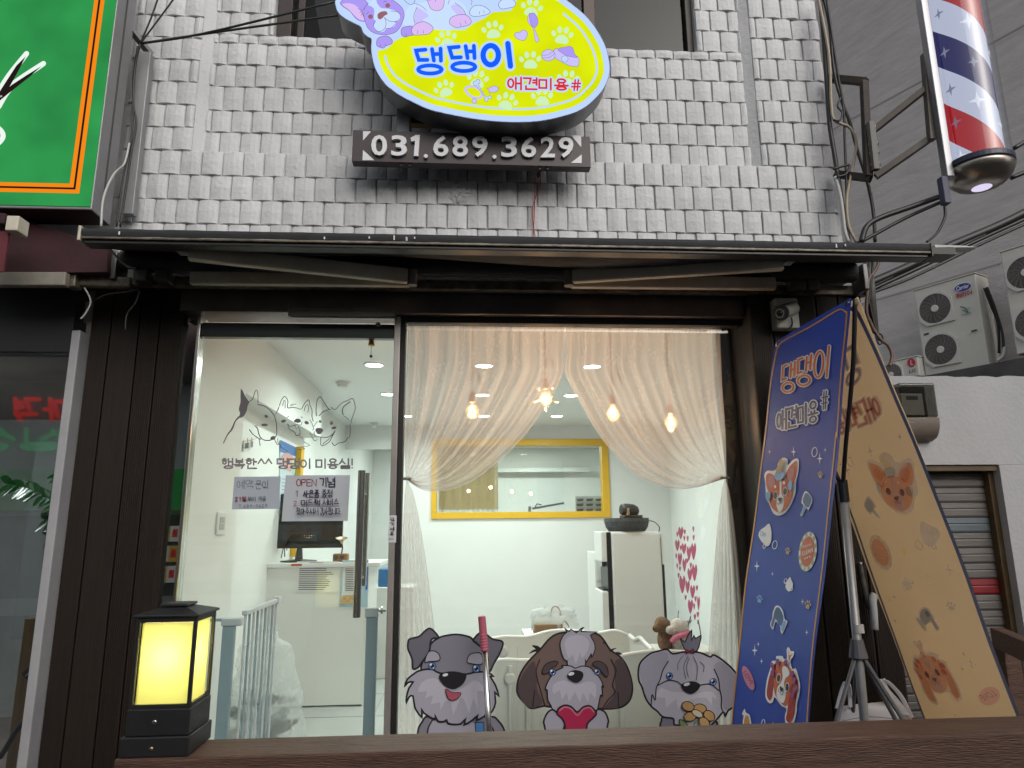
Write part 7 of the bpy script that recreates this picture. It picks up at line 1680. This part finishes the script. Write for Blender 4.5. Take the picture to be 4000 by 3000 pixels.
# play pen, bags, soft toys
m_pen = M('pen_white', (.72, .73, .70), .35); pen = thing('play_pen', 'white wavy plastic play pen panels behind the window', 'play pen', P(2300, 2900, 3.9))
def pen_panel(pts, Y0, Y1, zb_):
    n = len(pts); up_ = [P(x, y, Y0+(Y1-Y0)*i/(n-1)) for i, (x, y) in enumerate(pts)]; up_ = [Vector(p) for p in catmull(up_, n=6)]
    b = B()
    for p in up_: b.v += [p+Vector((0, -.012, 0)), p+Vector((0, .012, 0)), Vector((p.x, p.y-.012, zb_)), Vector((p.x, p.y+.012, zb_))]
    for i in range(len(up_)-1):
        a = 4*i; b.f += [(a, a+4, a+6, a+2), (a+1, a+3, a+7, a+5), (a, a+1, a+5, a+4), (a+2, a+6, a+7, a+3)]
    b.f += [(0, 2, 3, 1), (len(b.v)-4, len(b.v)-3, len(b.v)-1, len(b.v)-2)]
    b.build('panel', m_pen, pen)
    B().tube([p+Vector((0, 0, .004)) for p in up_], .014, 8).build('panel_rim', m_wpl, pen, smooth=True)
pen_panel([(1780, 2540), (1880, 2510), (1965, 2492), (2060, 2492), (2150, 2470), (2230, 2468), (2330, 2478), (2400, 2468), (2450, 2485)], 4.6, 4.6, ZF)
pen_panel([(2460, 2485), (2480, 2502), (2500, 2495), (2520, 2515), (2550, 2545)], 4.55, 4.1, ZF)
pen_panel([(1930, 2588), (1985, 2583), (2060, 2585), (2150, 2578), (2260, 2590), (2330, 2588), (2420, 2568), (2520, 2552), (2620, 2550), (2760, 2560)], 3.95, 3.95, ZF)
for px in (1993, 2060, 2420):
    q = P(px, 2600, 3.93); B().tube([(q.x, 3.925, ZF), (q.x, 3.925, q.z)], .012, 10).build('joint_post', m_wpl, pen)
for px, py in ((1993, 2650), (1965, 2545)): q = P(px, py, 3.925); B().lathe(q, [(.03, 0), (.03, .01), (.02, .016)], 20, Vector((0, -1, 0))).build('connector', m_wpl, pen)
tbz = P(2640, 2536, 4.5).z
pt_ = thing('toy_table', 'white table top holding two soft toy dogs', 'table', P(2650, 2900, 4.5)); B().box(P(2560, 2536, 4.45).x, P(2800, 2536, 4.45).x, 4.40, 4.72, tbz-.03, tbz).build('top', m_lam, pt_, bevel=.004)
for px in (2575, 2785):
    q = P(px, 2600, 4.56); B().box(q.x-.02, q.x+.02, 4.54, 4.58, ZF, tbz-.031).build('leg', m_lam, pt_)
def plush(nm, label, mt, parts, extra=()):
    t = thing(nm, label, 'soft toy', P(parts[0][0], 2536, 4.5)); b = B(); random.seed(len(label))
    mb = None
    for (px, py, Y, r, s) in parts:
        q = P(px, py, Y); b.ball(q, r, r*.95, r*s, 16, 12, .05)
    o = b.build('body', mt, t, smooth=True)
    rm = o.modifiers.new('join', 'REMESH'); rm.mode = 'VOXEL'; rm.voxel_size = .008; rm.use_smooth_shade = True
    for nm2, px, py, Y, r, m2 in extra: B().ball(P(px, py, Y), r, r, r, 10, 8).build(nm2, m2, t, smooth=True)
    return t
m_plb = M('plush_brown', (.30, .18, .10), .95, noise=(60, .4), bump=(110, 1.0, .02)); m_plw = M('plush_white', (.80, .77, .72), .95, noise=(60, .1), bump=(110, 1.0, .02))
plush('plush_poodle', 'brown curly plush dog on the toy table', m_plb, [(2600, 2500, 4.55, .055, 1.5), (2585, 2440, 4.52, .048, 1.05), (2565, 2455, 4.50, .028, .9), (2603, 2445, 4.53, .034, 1.3), (2592, 2520, 4.5, .03, 1.4)], (('nose', 2553, 2456, 4.475, .006, m_bk), ('eye', 2569, 2440, 4.472, .004, m_bk)))
tp = plush('plush_puppy', 'white plush dog with a pink scarf on the toy table', m_plw, [(2660, 2512, 4.52, .065, 1.3), (2650, 2452, 4.5, .058, 1.0), (2618, 2462, 4.47, .03, .9), (2672, 2445, 4.5, .03, 1.3)])
B().tube(catmull([P(2625, 2508, 4.44), P(2640, 2492, 4.43), P(2668, 2482, 4.44), P(2690, 2470, 4.47)], n=5), .018, 10).build('scarf', M('scarf_pink', (.60, .17, .27), .8), tp, smooth=True)
kb = thing('paper_bag', 'brown paper shopping bag under a clear plastic bag behind the play pen', 'bag', P(2150, 2480, 5.0))
a_, b__ = P(2088, 2440, 5.0), P(2200, 2480, 5.0)
B().box(a_.x, b__.x, 5.0, 5.14, ZF+.45, a_.z).build('sack', M('kraft_paper', (.32, .20, .11), .8, noise=(6, .2)), kb, bevel=.004)
for pts in ([(2152, 2412), (2155, 2380), (2170, 2368), (2186, 2382), (2190, 2405)], [(2188, 2460), (2192, 2435), (2205, 2426), (2218, 2438), (2222, 2455)]): cable('handle', [P(x, y, 5.02) for x, y in pts], .005, M('cord_tan', (.4, .3, .22), .7), None, kb)
B().box(P(2050, 2480, 5.0).x, P(2260, 2480, 5.0).x, 4.98, 5.3, ZF, ZF+.449).build('low_shelf', m_lam, label='low white shelf under the paper bag', cat='shelf')
cb_ = thing('clear_bag', 'crumpled clear plastic bag on top of the paper bag', 'bag', P(2160, 2440, 5.05))
q = P(2165, 2448, 5.08); lumpy((q.x, 5.08, q.z-.02), .17, .08, .16, 14, taper=.15, amp=.07).build('film', SHEER('clear_film_blue', (.80, .84, .85), .62, .4, pat=False), cb_, smooth=True)
# broom leaning outside the window
bm = thing('broom', 'steel broom handle with a pink ribbed grip leaning by the window', 'broom', P(1908, 2990, 3.1))
g0, g1, g2 = P(1882, 2408, 3.10), P(1893, 2542, 3.095), P(1925, 3120, 3.02)
B().tube([g1, g2], .0125, 16).build('pole', M('broom_steel', (.66, .66, .66), .25, metal=1), bm, smooth=True)
d_ = (g1-g0); gp = [g0+d_*(i/24) for i in range(25)]; B().tube([g0-d_*.02]+gp, [.010]+[.0165+(.0016 if i % 2 and i > 11 else 0) for i in range(25)], 16).build('grip', M('grip_pink', (.42, .10, .15), .5), bm)
# ================================================================== PRINT ON THE GLASS
YD_ = YG-.0075
# line drawing and slogan on the door
dd = thing('door_decal', 'grey line drawing of three dog faces on the glass door', 'decal', P(1120, 1770, YD_))
pl = Plane((0, YD_, 2), (0, -1, 0), .0003); cD = lambda p: (860+p[0]*.2441, 1500+p[1]*.2441); A = Art(pl, dd, cD); m_dec = M('decal_grey', (.12, .11, .12), .6)
A.fill('dog_ear', [(333, 80), (365, 115), (400, 195), (462, 290), (440, 350), (425, 430), (370, 520), (300, 540), (318, 470), (300, 400), (325, 290), (325, 180)], m_dec)
A.line('neck_line', [(300, 530), (240, 600), (190, 720), (120, 810), (55, 945)], [7, 5, 7, 5, 4], m_dec)
for pts, w in (([(440, 300), (520, 240), (555, 130), (585, 100), (605, 160), (605, 305)], 3), ([(605, 330), (700, 350), (800, 420), (870, 520), (900, 640), (905, 790), (880, 850), (800, 900), (720, 900), (660, 870), (620, 800), (600, 720), (570, 685)], 4), ([(470, 730), (520, 800), (600, 860), (650, 885)], 4), ([(625, 880), (640, 985)], 3), ([(550, 670), (590, 670)], 2.5), ([(865, 880), (920, 970), (945, 940)], 3),
               ([(950, 345), (980, 260), (1030, 200), (1070, 240), (1085, 290), (1080, 380), (1180, 375), (1295, 405)], 3), ([(1000, 350), (1020, 270), (1040, 275), (1040, 390)], 2.2), ([(940, 375), (915, 430), (880, 500)], 2.6), ([(1130, 325), (1215, 325)], 2), ([(1115, 352), (1165, 345)], 2),
               ([(1305, 395), (1360, 300), (1420, 255), (1435, 330), (1470, 420), (1470, 520), (1490, 595)], 3), ([(1345, 430), (1360, 370), (1400, 330), (1415, 400), (1400, 450)], 2.4), ([(1435, 575), (1470, 630), (1490, 680), (1555, 600)], 2.4), ([(1080, 640), (1120, 680), (1200, 655), (1290, 655), (1310, 610)], 2.6), ([(1080, 650), (1110, 720), (1190, 770), (1215, 820), (1260, 820), (1280, 770), (1250, 680)], 2.8), ([(1190, 660), (1225, 720)], 2),
               ([(1540, 510), (1535, 400), (1555, 260), (1600, 205), (1650, 270), (1730, 390), (1770, 405)], 3), ([(1585, 510), (1640, 450), (1740, 410)], 3), ([(1775, 375), (1830, 408), (1860, 395), (1940, 310), (2040, 265), (2120, 235), (2155, 330), (2155, 420), (2100, 580), (2095, 625)], 3), ([(2080, 285), (1980, 360), (1955, 440), (1970, 490)], 4), ([(1980, 510), (2040, 550), (2070, 590)], 2.4), ([(2080, 650), (2080, 800), (2065, 860)], 2.6), ([(2045, 855), (2000, 920), (1900, 945), (1830, 985), (1790, 940)], 3),
               ([(1505, 760), (1520, 820), (1620, 850), (1720, 850), (1800, 800), (1838, 750), (1790, 850), (1740, 930), (1650, 985), (1610, 965), (1610, 850)], 3), ([(1640, 960), (1720, 900), (1820, 790)], 2.4), ([(1490, 690), (1500, 720), (1475, 740)], 2.4), ([(1430, 790), (1480, 860), (1510, 910), (1550, 890)], 2.4), ([(1340, 925), (1430, 985), (1310, 1005), (1350, 1035), (1230, 1055)], 2.2), ([(920, 870), (930, 940), (1000, 1030), (1090, 1085)], 2.2)):
    A.l = 2; A.line('contour', pts, w, m_dec)
for pts in (ellipse(738, 518, 30, 22, 25), ellipse(712, 655, 52, 22), ellipse(1015, 594, 40, 24, -12), ellipse(1385, 620, 36, 26, 20), ellipse(1820, 702, 40, 22, -8), ellipse(1600, 600, 20, 24), ellipse(1780, 624, 28, 32), [(1180, 590), (1230, 555), (1285, 570), (1285, 610), (1240, 622), (1195, 610)], [(1525, 745), (1540, 710), (1610, 705), (1648, 735), (1630, 775), (1600, 800), (1560, 800), (1540, 770)], ellipse(845, 865, 42, 30, -20), [(1060, 545), (1085, 520), (1105, 522)], [(1285, 525), (1310, 528), (1322, 550)]):
    A.l = 3; A.fill('patch', pts, m_dec)
for p, r in (((1607, 592), 6), ((1772, 614), 8)): A.l = 5; A.fill('eye_glint', ellipse(p[0], p[1], r, r, 0, 10), m_pap)
sl = thing('slogan_decal', 'grey Korean slogan lettering across the glass door', 'decal', P(1120, 1840, YD_)); A = Art(pl, sl); m_slo = M('slogan_grey', (.21, .19, .20), .6)
cE = lambda p: (850+p[0]*.24864, 1770+p[1]*.24864)
for txt, x0_, x1_ in (('행복한', 75, 610), ('^^', 640, 850), ('댕댕이', 940, 1465), ('미용실', 1550, 2075), ('!', 2095, 2135)): write(A, txt, [cE((x0_, 95 if txt != '^^' else 85)), cE((x1_, 95 if txt != '^^' else 85)), cE((x1_, 240)), cE((x0_, 240))], 6.4 if txt not in '^^!' else 6, [m_slo], gap=.16)
# two handwritten sheets
m_shg = M('sheet_grey', (.38, .42, .48), .7); m_shg2 = M('sheet_grey_light', (.46, .49, .53), .7)
t, pl2, A = sheet_on('handwritten_sheet', 'smaller handwritten booking notice taped to the glass door', [cE((265, 372)), cE((990, 366)), cE((965, 876)), cE((222, 884))], YD_, m_shg)
m_pen1 = M('pen_grey', (.07, .07, .085), .6); m_mred = M('marker_red', (.20, .01, .02), .6); m_mnav = M('marker_navy', (.018, .012, .045), .6)
W_ = lambda txt, x0_, y0_, x1_, y1_, w, m, sk=0: write(A, txt, [cE((x0_, y0_)), cE((x1_, y0_-sk)), cE((x1_, y1_-sk)), cE((x0_, y1_))], w, [m], wob=.03)
W_('예약', 305, 430, 560, 560, 1.8, m_pen1, 8); W_('문의', 600, 435, 800, 560, 1.8, m_pen1, 5); W_('21일', 280, 690, 455, 755, 2.8, m_mred, 5); W_('부터', 480, 685, 600, 755, 1.9, m_pen1); W_('미용', 660, 680, 770, 745, 1.9, m_pen1); W_('T.689-3629', 345, 815, 790, 860, 1.5, m_pen1, 12)
t, pl2, A = sheet_on('handwritten_sheet', 'larger handwritten opening event sheet taped to the glass door', [cE((1070, 348)), cE((2083, 346)), cE((2045, 1064)), cE((1005, 1072))], YD_, m_shg2)
W_('OPEN', 1240, 415, 1550, 515, 3.6, m_mred, 0); W_('기념', 1610, 385, 1840, 530, 4.6, m_mnav, 0); W_('1', 1215, 590, 1290, 680, 2.6, m_mred); W_('사은품', 1355, 585, 1600, 690, 3.4, m_mnav, 0); W_('증정', 1650, 580, 1805, 690, 3.4, m_mnav); W_('2.', 1205, 750, 1290, 830, 2.4, m_mred); W_('머드팩', 1325, 735, 1615, 825, 3.4, m_mnav); W_('서비스', 1665, 725, 1910, 820, 3.4, m_mnav, 5); W_('찾아주셔서', 1255, 865, 1590, 970, 2.8, m_mnav, 4); W_('감사합니다.', 1625, 865, 1960, 970, 2.8, m_mnav, 4)
A.l = 3; A.line('underline', [cE((1375, 697)), cE((1805, 700))], 1.2, m_mred); A.line('underline', [cE((1310, 832)), cE((1905, 832))], 1.2, m_mred)
# three cartoon dog decals at the bottom of the shop window
m_ol = M('print_black', (.008, .007, .010), .55); m_g1 = M('print_grey', (0.217, 0.210, 0.259), .55); m_g2 = M('print_light_grey', (0.378, 0.364, 0.434), .55); m_g3 = M('print_paler_grey', (0.476, 0.462, 0.532), .55); m_gd2 = M('print_dark_grey', (0.140, 0.133, 0.168), .55); m_br1 = M('print_brown', (0.161, 0.105, 0.091), .55); m_br2 = M('print_dark_brown', (0.077, 0.053, 0.056), .55); m_eye = M('print_eye_blue', (0.084, 0.196, 0.476), .4); m_tong = M('print_tongue', (0.392, 0.084, 0.126), .55); m_hr = M('print_heart', (0.406, 0.017, 0.077), .5); m_hr2 = M('print_heart_light', (0.560, 0.168, 0.224), .5); m_pwh = M('print_eye_white', (.7, .72, .78), .4); m_fl = M('print_flower', (0.504, 0.308, 0.126), .55); m_fl2 = M('print_flower_center', (0.630, 0.560, 0.420), .55); m_lf = M('print_leaf', (0.168, 0.266, 0.098), .55)
YDg = YG-.0065; plD = Plane((0, YDg, 1), (0, -1, 0), .0003)
def eye(A, x, y, r):
    A.fill('eye_rim', ellipse(x, y, r*1.12, r*1.15), m_ol); A.fill('eye', ellipse(x, y, r*.97, r), m_eye); A.fill('pupil', ellipse(x+r*.05, y, r*.5, r*.55), m_ol); A.fill('glint', ellipse(x-r*.4, y-r*.45, r*.33, r*.38), m_pwh); A.fill('glint', ellipse(x+r*.35, y+r*.5, r*.18, r*.2), m_pwh)
def nose(A, pts, hx_, hy_, rx_, ry_): A.fill('nose', pts, m_ol); A.fill('nose_glint', ellipse(hx_, hy_, rx_, ry_, -15), m_pwh)
d1 = lambda p: (1500+p[0]*.3918, 2350+p[1]*.3918); d2 = lambda p: (2100+p[0]*.3918, 2350+p[1]*.3918)
LW = 7.2
# 1: grey schnauzer, tongue out
t = thing('dog_decal', 'grey schnauzer cartoon decal with its tongue out, left of the three', 'decal', P(1770, 2960, YDg), 'dog decals on the window'); A = Art(plD, t, d1)
A.fill('body', [(330, 1600), (335, 1310), (380, 1200), (450, 1140), (700, 1180), (1050, 1145), (1140, 1190), (1205, 1310), (1215, 1600)], m_g1, line=(m_ol, LW))
A.fill('chest', [(440, 1600), (445, 1300), (490, 1190), (700, 1200), (880, 1200), (930, 1300), (930, 1600)], m_g2)
A.line('arm_line', [(430, 1320), (445, 1250), (480, 1185)], LW*.8, m_ol); A.line('arm_line', [(1100, 1320), (1080, 1260), (1040, 1220)], LW*.8, m_ol)
A.fill('vest', [(908, 1205), (995, 1200), (1005, 1600), (935, 1600)], M('print_vest_blue', (0.070, 0.210, 0.462), .5), smooth=False, line=(m_ol, 3))
A.fill('head', [(400, 560), (470, 420), (545, 362), (620, 338), (730, 326), (850, 350), (890, 382), (960, 430), (1010, 520), (1030, 690), (900, 720), (560, 730), (380, 690)], m_g1, line=(m_ol, LW))
A.fill('ear', [(242, 400), (262, 370), (350, 345), (410, 292), (455, 266), (505, 300), (545, 360), (490, 365), (465, 400), (450, 500), (385, 595), (340, 655), (290, 668), (280, 570), (240, 470)], m_gd2, line=(m_ol, LW))
A.fill('ear', [(890, 382), (945, 318), (1000, 312), (1080, 370), (1170, 392), (1184, 430), (1150, 520), (1095, 615), (1060, 690), (1035, 670), (1030, 560), (980, 470), (920, 410)], m_gd2, line=(m_ol, LW))
A.fill('beard', [(345, 690), (430, 672), (500, 680), (560, 712), (820, 722), (900, 702), (1030, 702), (1088, 742), (1060, 746), (1110, 830), (1145, 940), (1105, 902), (1112, 1000), (1085, 1080), (1050, 1120), (1048, 1085), (1000, 1140), (925, 1178), (935, 1130), (880, 1180), (800, 1225), (815, 1165), (770, 1212), (715, 1222), (640, 1212), (625, 1178), (600, 1192), (540, 1192), (510, 1130), (505, 1170), (400, 1110), (375, 1070), (378, 1152), (310, 1060), (290, 940), (250, 950), (225, 1005), (225, 950), (250, 860), (290, 800), (240, 805), (207, 840), (235, 770), (300, 718)], m_g2, n=2, line=(m_ol, LW))
A.fill('fur_light', [(340, 900), (380, 800), (500, 760), (620, 830), (680, 900), (820, 840), (900, 780), (980, 830), (1010, 900), (930, 890), (940, 1080), (890, 960), (850, 1110), (800, 980), (760, 960), (690, 1130), (670, 1000), (610, 990), (560, 1080), (560, 1000), (470, 1020), (490, 930), (410, 960), (430, 890)], m_g3, n=2)
A.fill('brow', [(408, 600), (440, 505), (500, 490), (548, 522), (558, 570), (530, 590), (450, 596)], m_g2, line=(m_ol, 4)); A.fill('brow', [(828, 585), (850, 532), (900, 510), (970, 520), (975, 620), (850, 612)], m_g2, line=(m_ol, 4))
eye(A, 481, 640, 35); eye(A, 920, 664, 36); nose(A, [(550, 760), (572, 712), (680, 690), (800, 712), (822, 742), (795, 805), (740, 850), (680, 866), (600, 830)], 612, 726, 28, 15)
A.fill('tongue', [(617, 866), (680, 900), (765, 905), (735, 960), (680, 980), (635, 952)], m_tong, line=(m_ol, 3))
# 2: brown and white shih tzu holding a heart
t = thing('dog_decal', 'brown and white dog cartoon decal hugging a red heart', 'decal', P(2240, 2960, YDg), 'dog decals on the window'); A = Art(plD, t, d2)
A.fill('head', [(-207, 860), (-180, 740), (-110, 620), (-20, 522), (42, 458), (120, 368), (215, 316), (380, 300), (560, 312), (640, 358), (725, 480), (812, 540), (882, 630), (930, 760), (945, 880), (920, 980), (860, 1040), (790, 1062), (660, 1070), (370, 1050), (130, 1050), (60, 1042), (-60, 1066), (-120, 1022), (-190, 940)], m_br1, n=4, line=(m_ol, LW))
for pts in ([(10, 500), (-30, 500), (-91, 522), (-50, 485), (-5, 470)], [(35, 470), (0, 440), (-60, 436), (-20, 470), (20, 490)], [(715, 485), (745, 468), (790, 462), (760, 480), (730, 500)], [(770, 510), (800, 500), (845, 522), (805, 530)], [(650, 400), (690, 408), (660, 420)]): A.fill('tuft', pts, m_ol, n=2)
A.fill('ear', [(-198, 870), (-150, 730), (-50, 600), (-20, 640), (-10, 760), (-5, 870), (45, 1000), (-20, 1054), (-80, 1056), (-150, 1000)], m_br2); A.fill('ear', [(840, 570), (770, 600), (770, 760), (775, 900), (710, 1000), (670, 1058), (800, 1055), (900, 990), (936, 880), (924, 760), (870, 620)], m_br2)
A.line('ear_line', [(20, 580), (-15, 680), (0, 780), (20, 850), (70, 1030)], 4, m_ol); A.line('ear_line', [(730, 575), (770, 650), (780, 700), (745, 830), (770, 900), (700, 980), (650, 1055)], 4, m_ol); A.line('ear_line', [(800, 900), (805, 1050)], 3.5, m_ol); A.line('ear_line', [(-30, 880), (-50, 1050)], 3.5, m_ol)
A.fill('forelock', [(265, 260), (312, 298), (330, 272), (385, 310), (430, 268), (458, 258), (432, 298), (592, 300), (525, 332), (560, 400), (572, 470), (540, 552), (532, 520), (485, 602), (472, 570), (470, 645), (375, 665), (298, 632), (295, 590), (262, 572), (230, 480), (225, 400), (265, 322), (292, 303)], m_g2, n=2, line=(m_ol, 4))
A.fill('forelock_light', [(270, 400), (330, 340), (450, 340), (510, 400), (500, 480), (440, 560), (420, 510), (380, 620), (350, 530), (310, 560), (280, 480)], m_g3, n=3)
A.fill('muzzle', [(180, 690), (250, 655), (240, 635), (330, 640), (375, 662), (440, 640), (520, 655), (560, 700), (620, 760), (655, 850), (638, 840), (645, 940), (625, 930), (600, 1050), (570, 1100), (390, 1120), (180, 1100), (130, 1030), (100, 970), (95, 880), (75, 870), (100, 800), (130, 750)], m_g2, n=3, line=(m_ol, 4.5))
A.fill('muzzle_light', [(150, 830), (260, 780), (380, 830), (500, 790), (580, 830), (570, 960), (520, 900), (500, 1000), (450, 900), (420, 1000), (370, 900), (310, 1000), (290, 900), (240, 980), (220, 880), (160, 920)], m_g3, n=2)
A.fill('brow', [(45, 690), (80, 622), (160, 590), (200, 602), (180, 640), (140, 660), (110, 702), (60, 720)], m_br2, line=(m_ol, 3)); A.fill('brow', [(545, 622), (580, 590), (640, 602), (690, 650), (700, 732), (670, 740), (640, 700), (600, 660)], m_br2, line=(m_ol, 3))
eye(A, 147, 700, 30); eye(A, 590, 697, 28); nose(A, [(290, 740), (320, 692), (380, 678), (440, 696), (453, 735), (430, 780), (380, 802), (325, 780)], 332, 715, 30, 17)
A.fill('paw', [(58, 1190), (90, 1110), (140, 1072), (190, 1102), (250, 1170), (265, 1230), (250, 1300), (240, 1600), (120, 1600), (70, 1255)], m_g2, line=(m_ol, LW)); A.fill('paw', [(700, 1180), (665, 1095), (595, 1068), (560, 1130), (500, 1190), (480, 1260), (505, 1310), (510, 1600), (640, 1600), (690, 1240)], m_g2, line=(m_ol, LW))
A.fill('heart', [(190, 1110), (210, 1055), (270, 1027), (330, 1042), (390, 1092), (450, 1046), (510, 1032), (560, 1070), (580, 1112), (540, 1160), (492, 1210), (475, 1300), (400, 1420), (375, 1440), (350, 1420), (275, 1300), (268, 1220), (240, 1160)], m_hr, line=(m_ol, LW))
A.line('heart_shine', [(215, 1080), (265, 1045), (330, 1062), (392, 1125), (450, 1065), (515, 1050), (555, 1090)], 6, m_hr2)
# 3: pale terrier with bow and flower
t = thing('dog_decal', 'pale grey dog cartoon decal with a top knot, bow and flower', 'decal', P(2690, 2960, YDg), 'dog decals on the window'); A = Art(plD, t, d2)
A.fill('body', [(1218, 1600), (1220, 1270), (1232, 1195), (1270, 1150), (1500, 1200), (1760, 1190), (1790, 1270), (1795, 1600)], m_g1, line=(m_ol, LW))
A.fill('head', [(1003, 690), (1030, 600), (1120, 520), (1200, 495), (1290, 475), (1345, 520), (1460, 500), (1560, 500), (1640, 515), (1722, 552), (1752, 530), (1840, 580), (1950, 680), (1995, 770), (1998, 1000), (1900, 1085), (1870, 1142), (1850, 1100), (1780, 1180), (1700, 1245), (1560, 1262), (1400, 1232), (1360, 1222), (1350, 1165), (1250, 1150), (1190, 1090), (1140, 1052), (1080, 970), (1040, 850), (1010, 790)], m_g3, n=3, line=(m_ol, LW))
A.fill('ear', [(1015, 690), (1050, 600), (1140, 530), (1280, 500), (1295, 590), (1240, 690), (1205, 800), (1170, 900), (1165, 960), (1135, 930), (1120, 1010), (1070, 920), (1040, 800)], m_g2); A.fill('ear', [(1760, 640), (1830, 600), (1930, 690), (1980, 790), (1985, 980), (1880, 1080), (1835, 1000), (1815, 860), (1800, 760)], m_g2)
A.fill('beard_light', [(1180, 950), (1230, 860), (1330, 900), (1440, 900), (1530, 930), (1640, 900), (1740, 900), (1790, 980), (1740, 950), (1730, 1040), (1680, 960), (1500, 980), (1400, 1080), (1380, 970), (1280, 1060), (1270, 960)], M('print_palest', (.58, .57, .62), .55), n=2)
for pts in ([(1303, 592), (1250, 680), (1215, 790), (1182, 860), (1170, 980), (1140, 930), (1130, 1050)], [(1758, 672), (1800, 770), (1815, 880), (1832, 960), (1830, 1050), (1862, 1130)], [(1190, 838), (1300, 785), (1385, 795), (1430, 828)], [(1610, 832), (1720, 822), (1805, 885)]): A.line('contour', pts, 4.2, m_ol)
for pts in ([(1440, 545), (1400, 610), (1395, 680)], [(1500, 540), (1455, 640), (1475, 770)], [(1550, 545), (1590, 650), (1580, 780)], [(1620, 600), (1655, 640), (1650, 700)], [(1510, 560), (1480, 650), (1500, 750)]): A.line('fur_line', pts, 2.6, m_gd2)
eye(A, 1311, 740, 32); eye(A, 1746, 797, 32); nose(A, [(1425, 830), (1480, 797), (1560, 793), (1615, 826), (1590, 880), (1525, 916), (1460, 886)], 1482, 820, 32, 17)
A.fill('top_knot', [(1480, 490), (1440, 430), (1418, 362), (1462, 400), (1490, 340), (1530, 285), (1528, 385), (1552, 335), (1568, 365), (1622, 335), (1612, 402), (1580, 490)], m_g1, n=2, line=(m_ol, 4.5)); A.fill('bow', [(1472, 475), (1508, 490), (1545, 468), (1548, 512), (1510, 498), (1475, 512)], m_hr, n=2, line=(m_ol, 3))
A.fill('leaf', [(1410, 1168), (1470, 1200), (1512, 1262), (1520, 1290), (1450, 1285), (1415, 1230)], m_lf, line=(m_ol, 3)); A.line('stem', [(1575, 1180), (1545, 1240), (1530, 1330)], 6, m_lf)
for cx_, cy_, a_ in ((1492, 1038, 20), (1612, 1060, 10), (1702, 1130, 40), (1512, 1138, -10), (1652, 1200, 50)): A.fill('petal', ellipse(cx_, cy_, 62, 46, a_), m_fl, line=(m_ol, 3.4))
A.fill('flower_center', ellipse(1583, 1108, 58, 32, 28), m_fl2, line=(m_ol, 3))
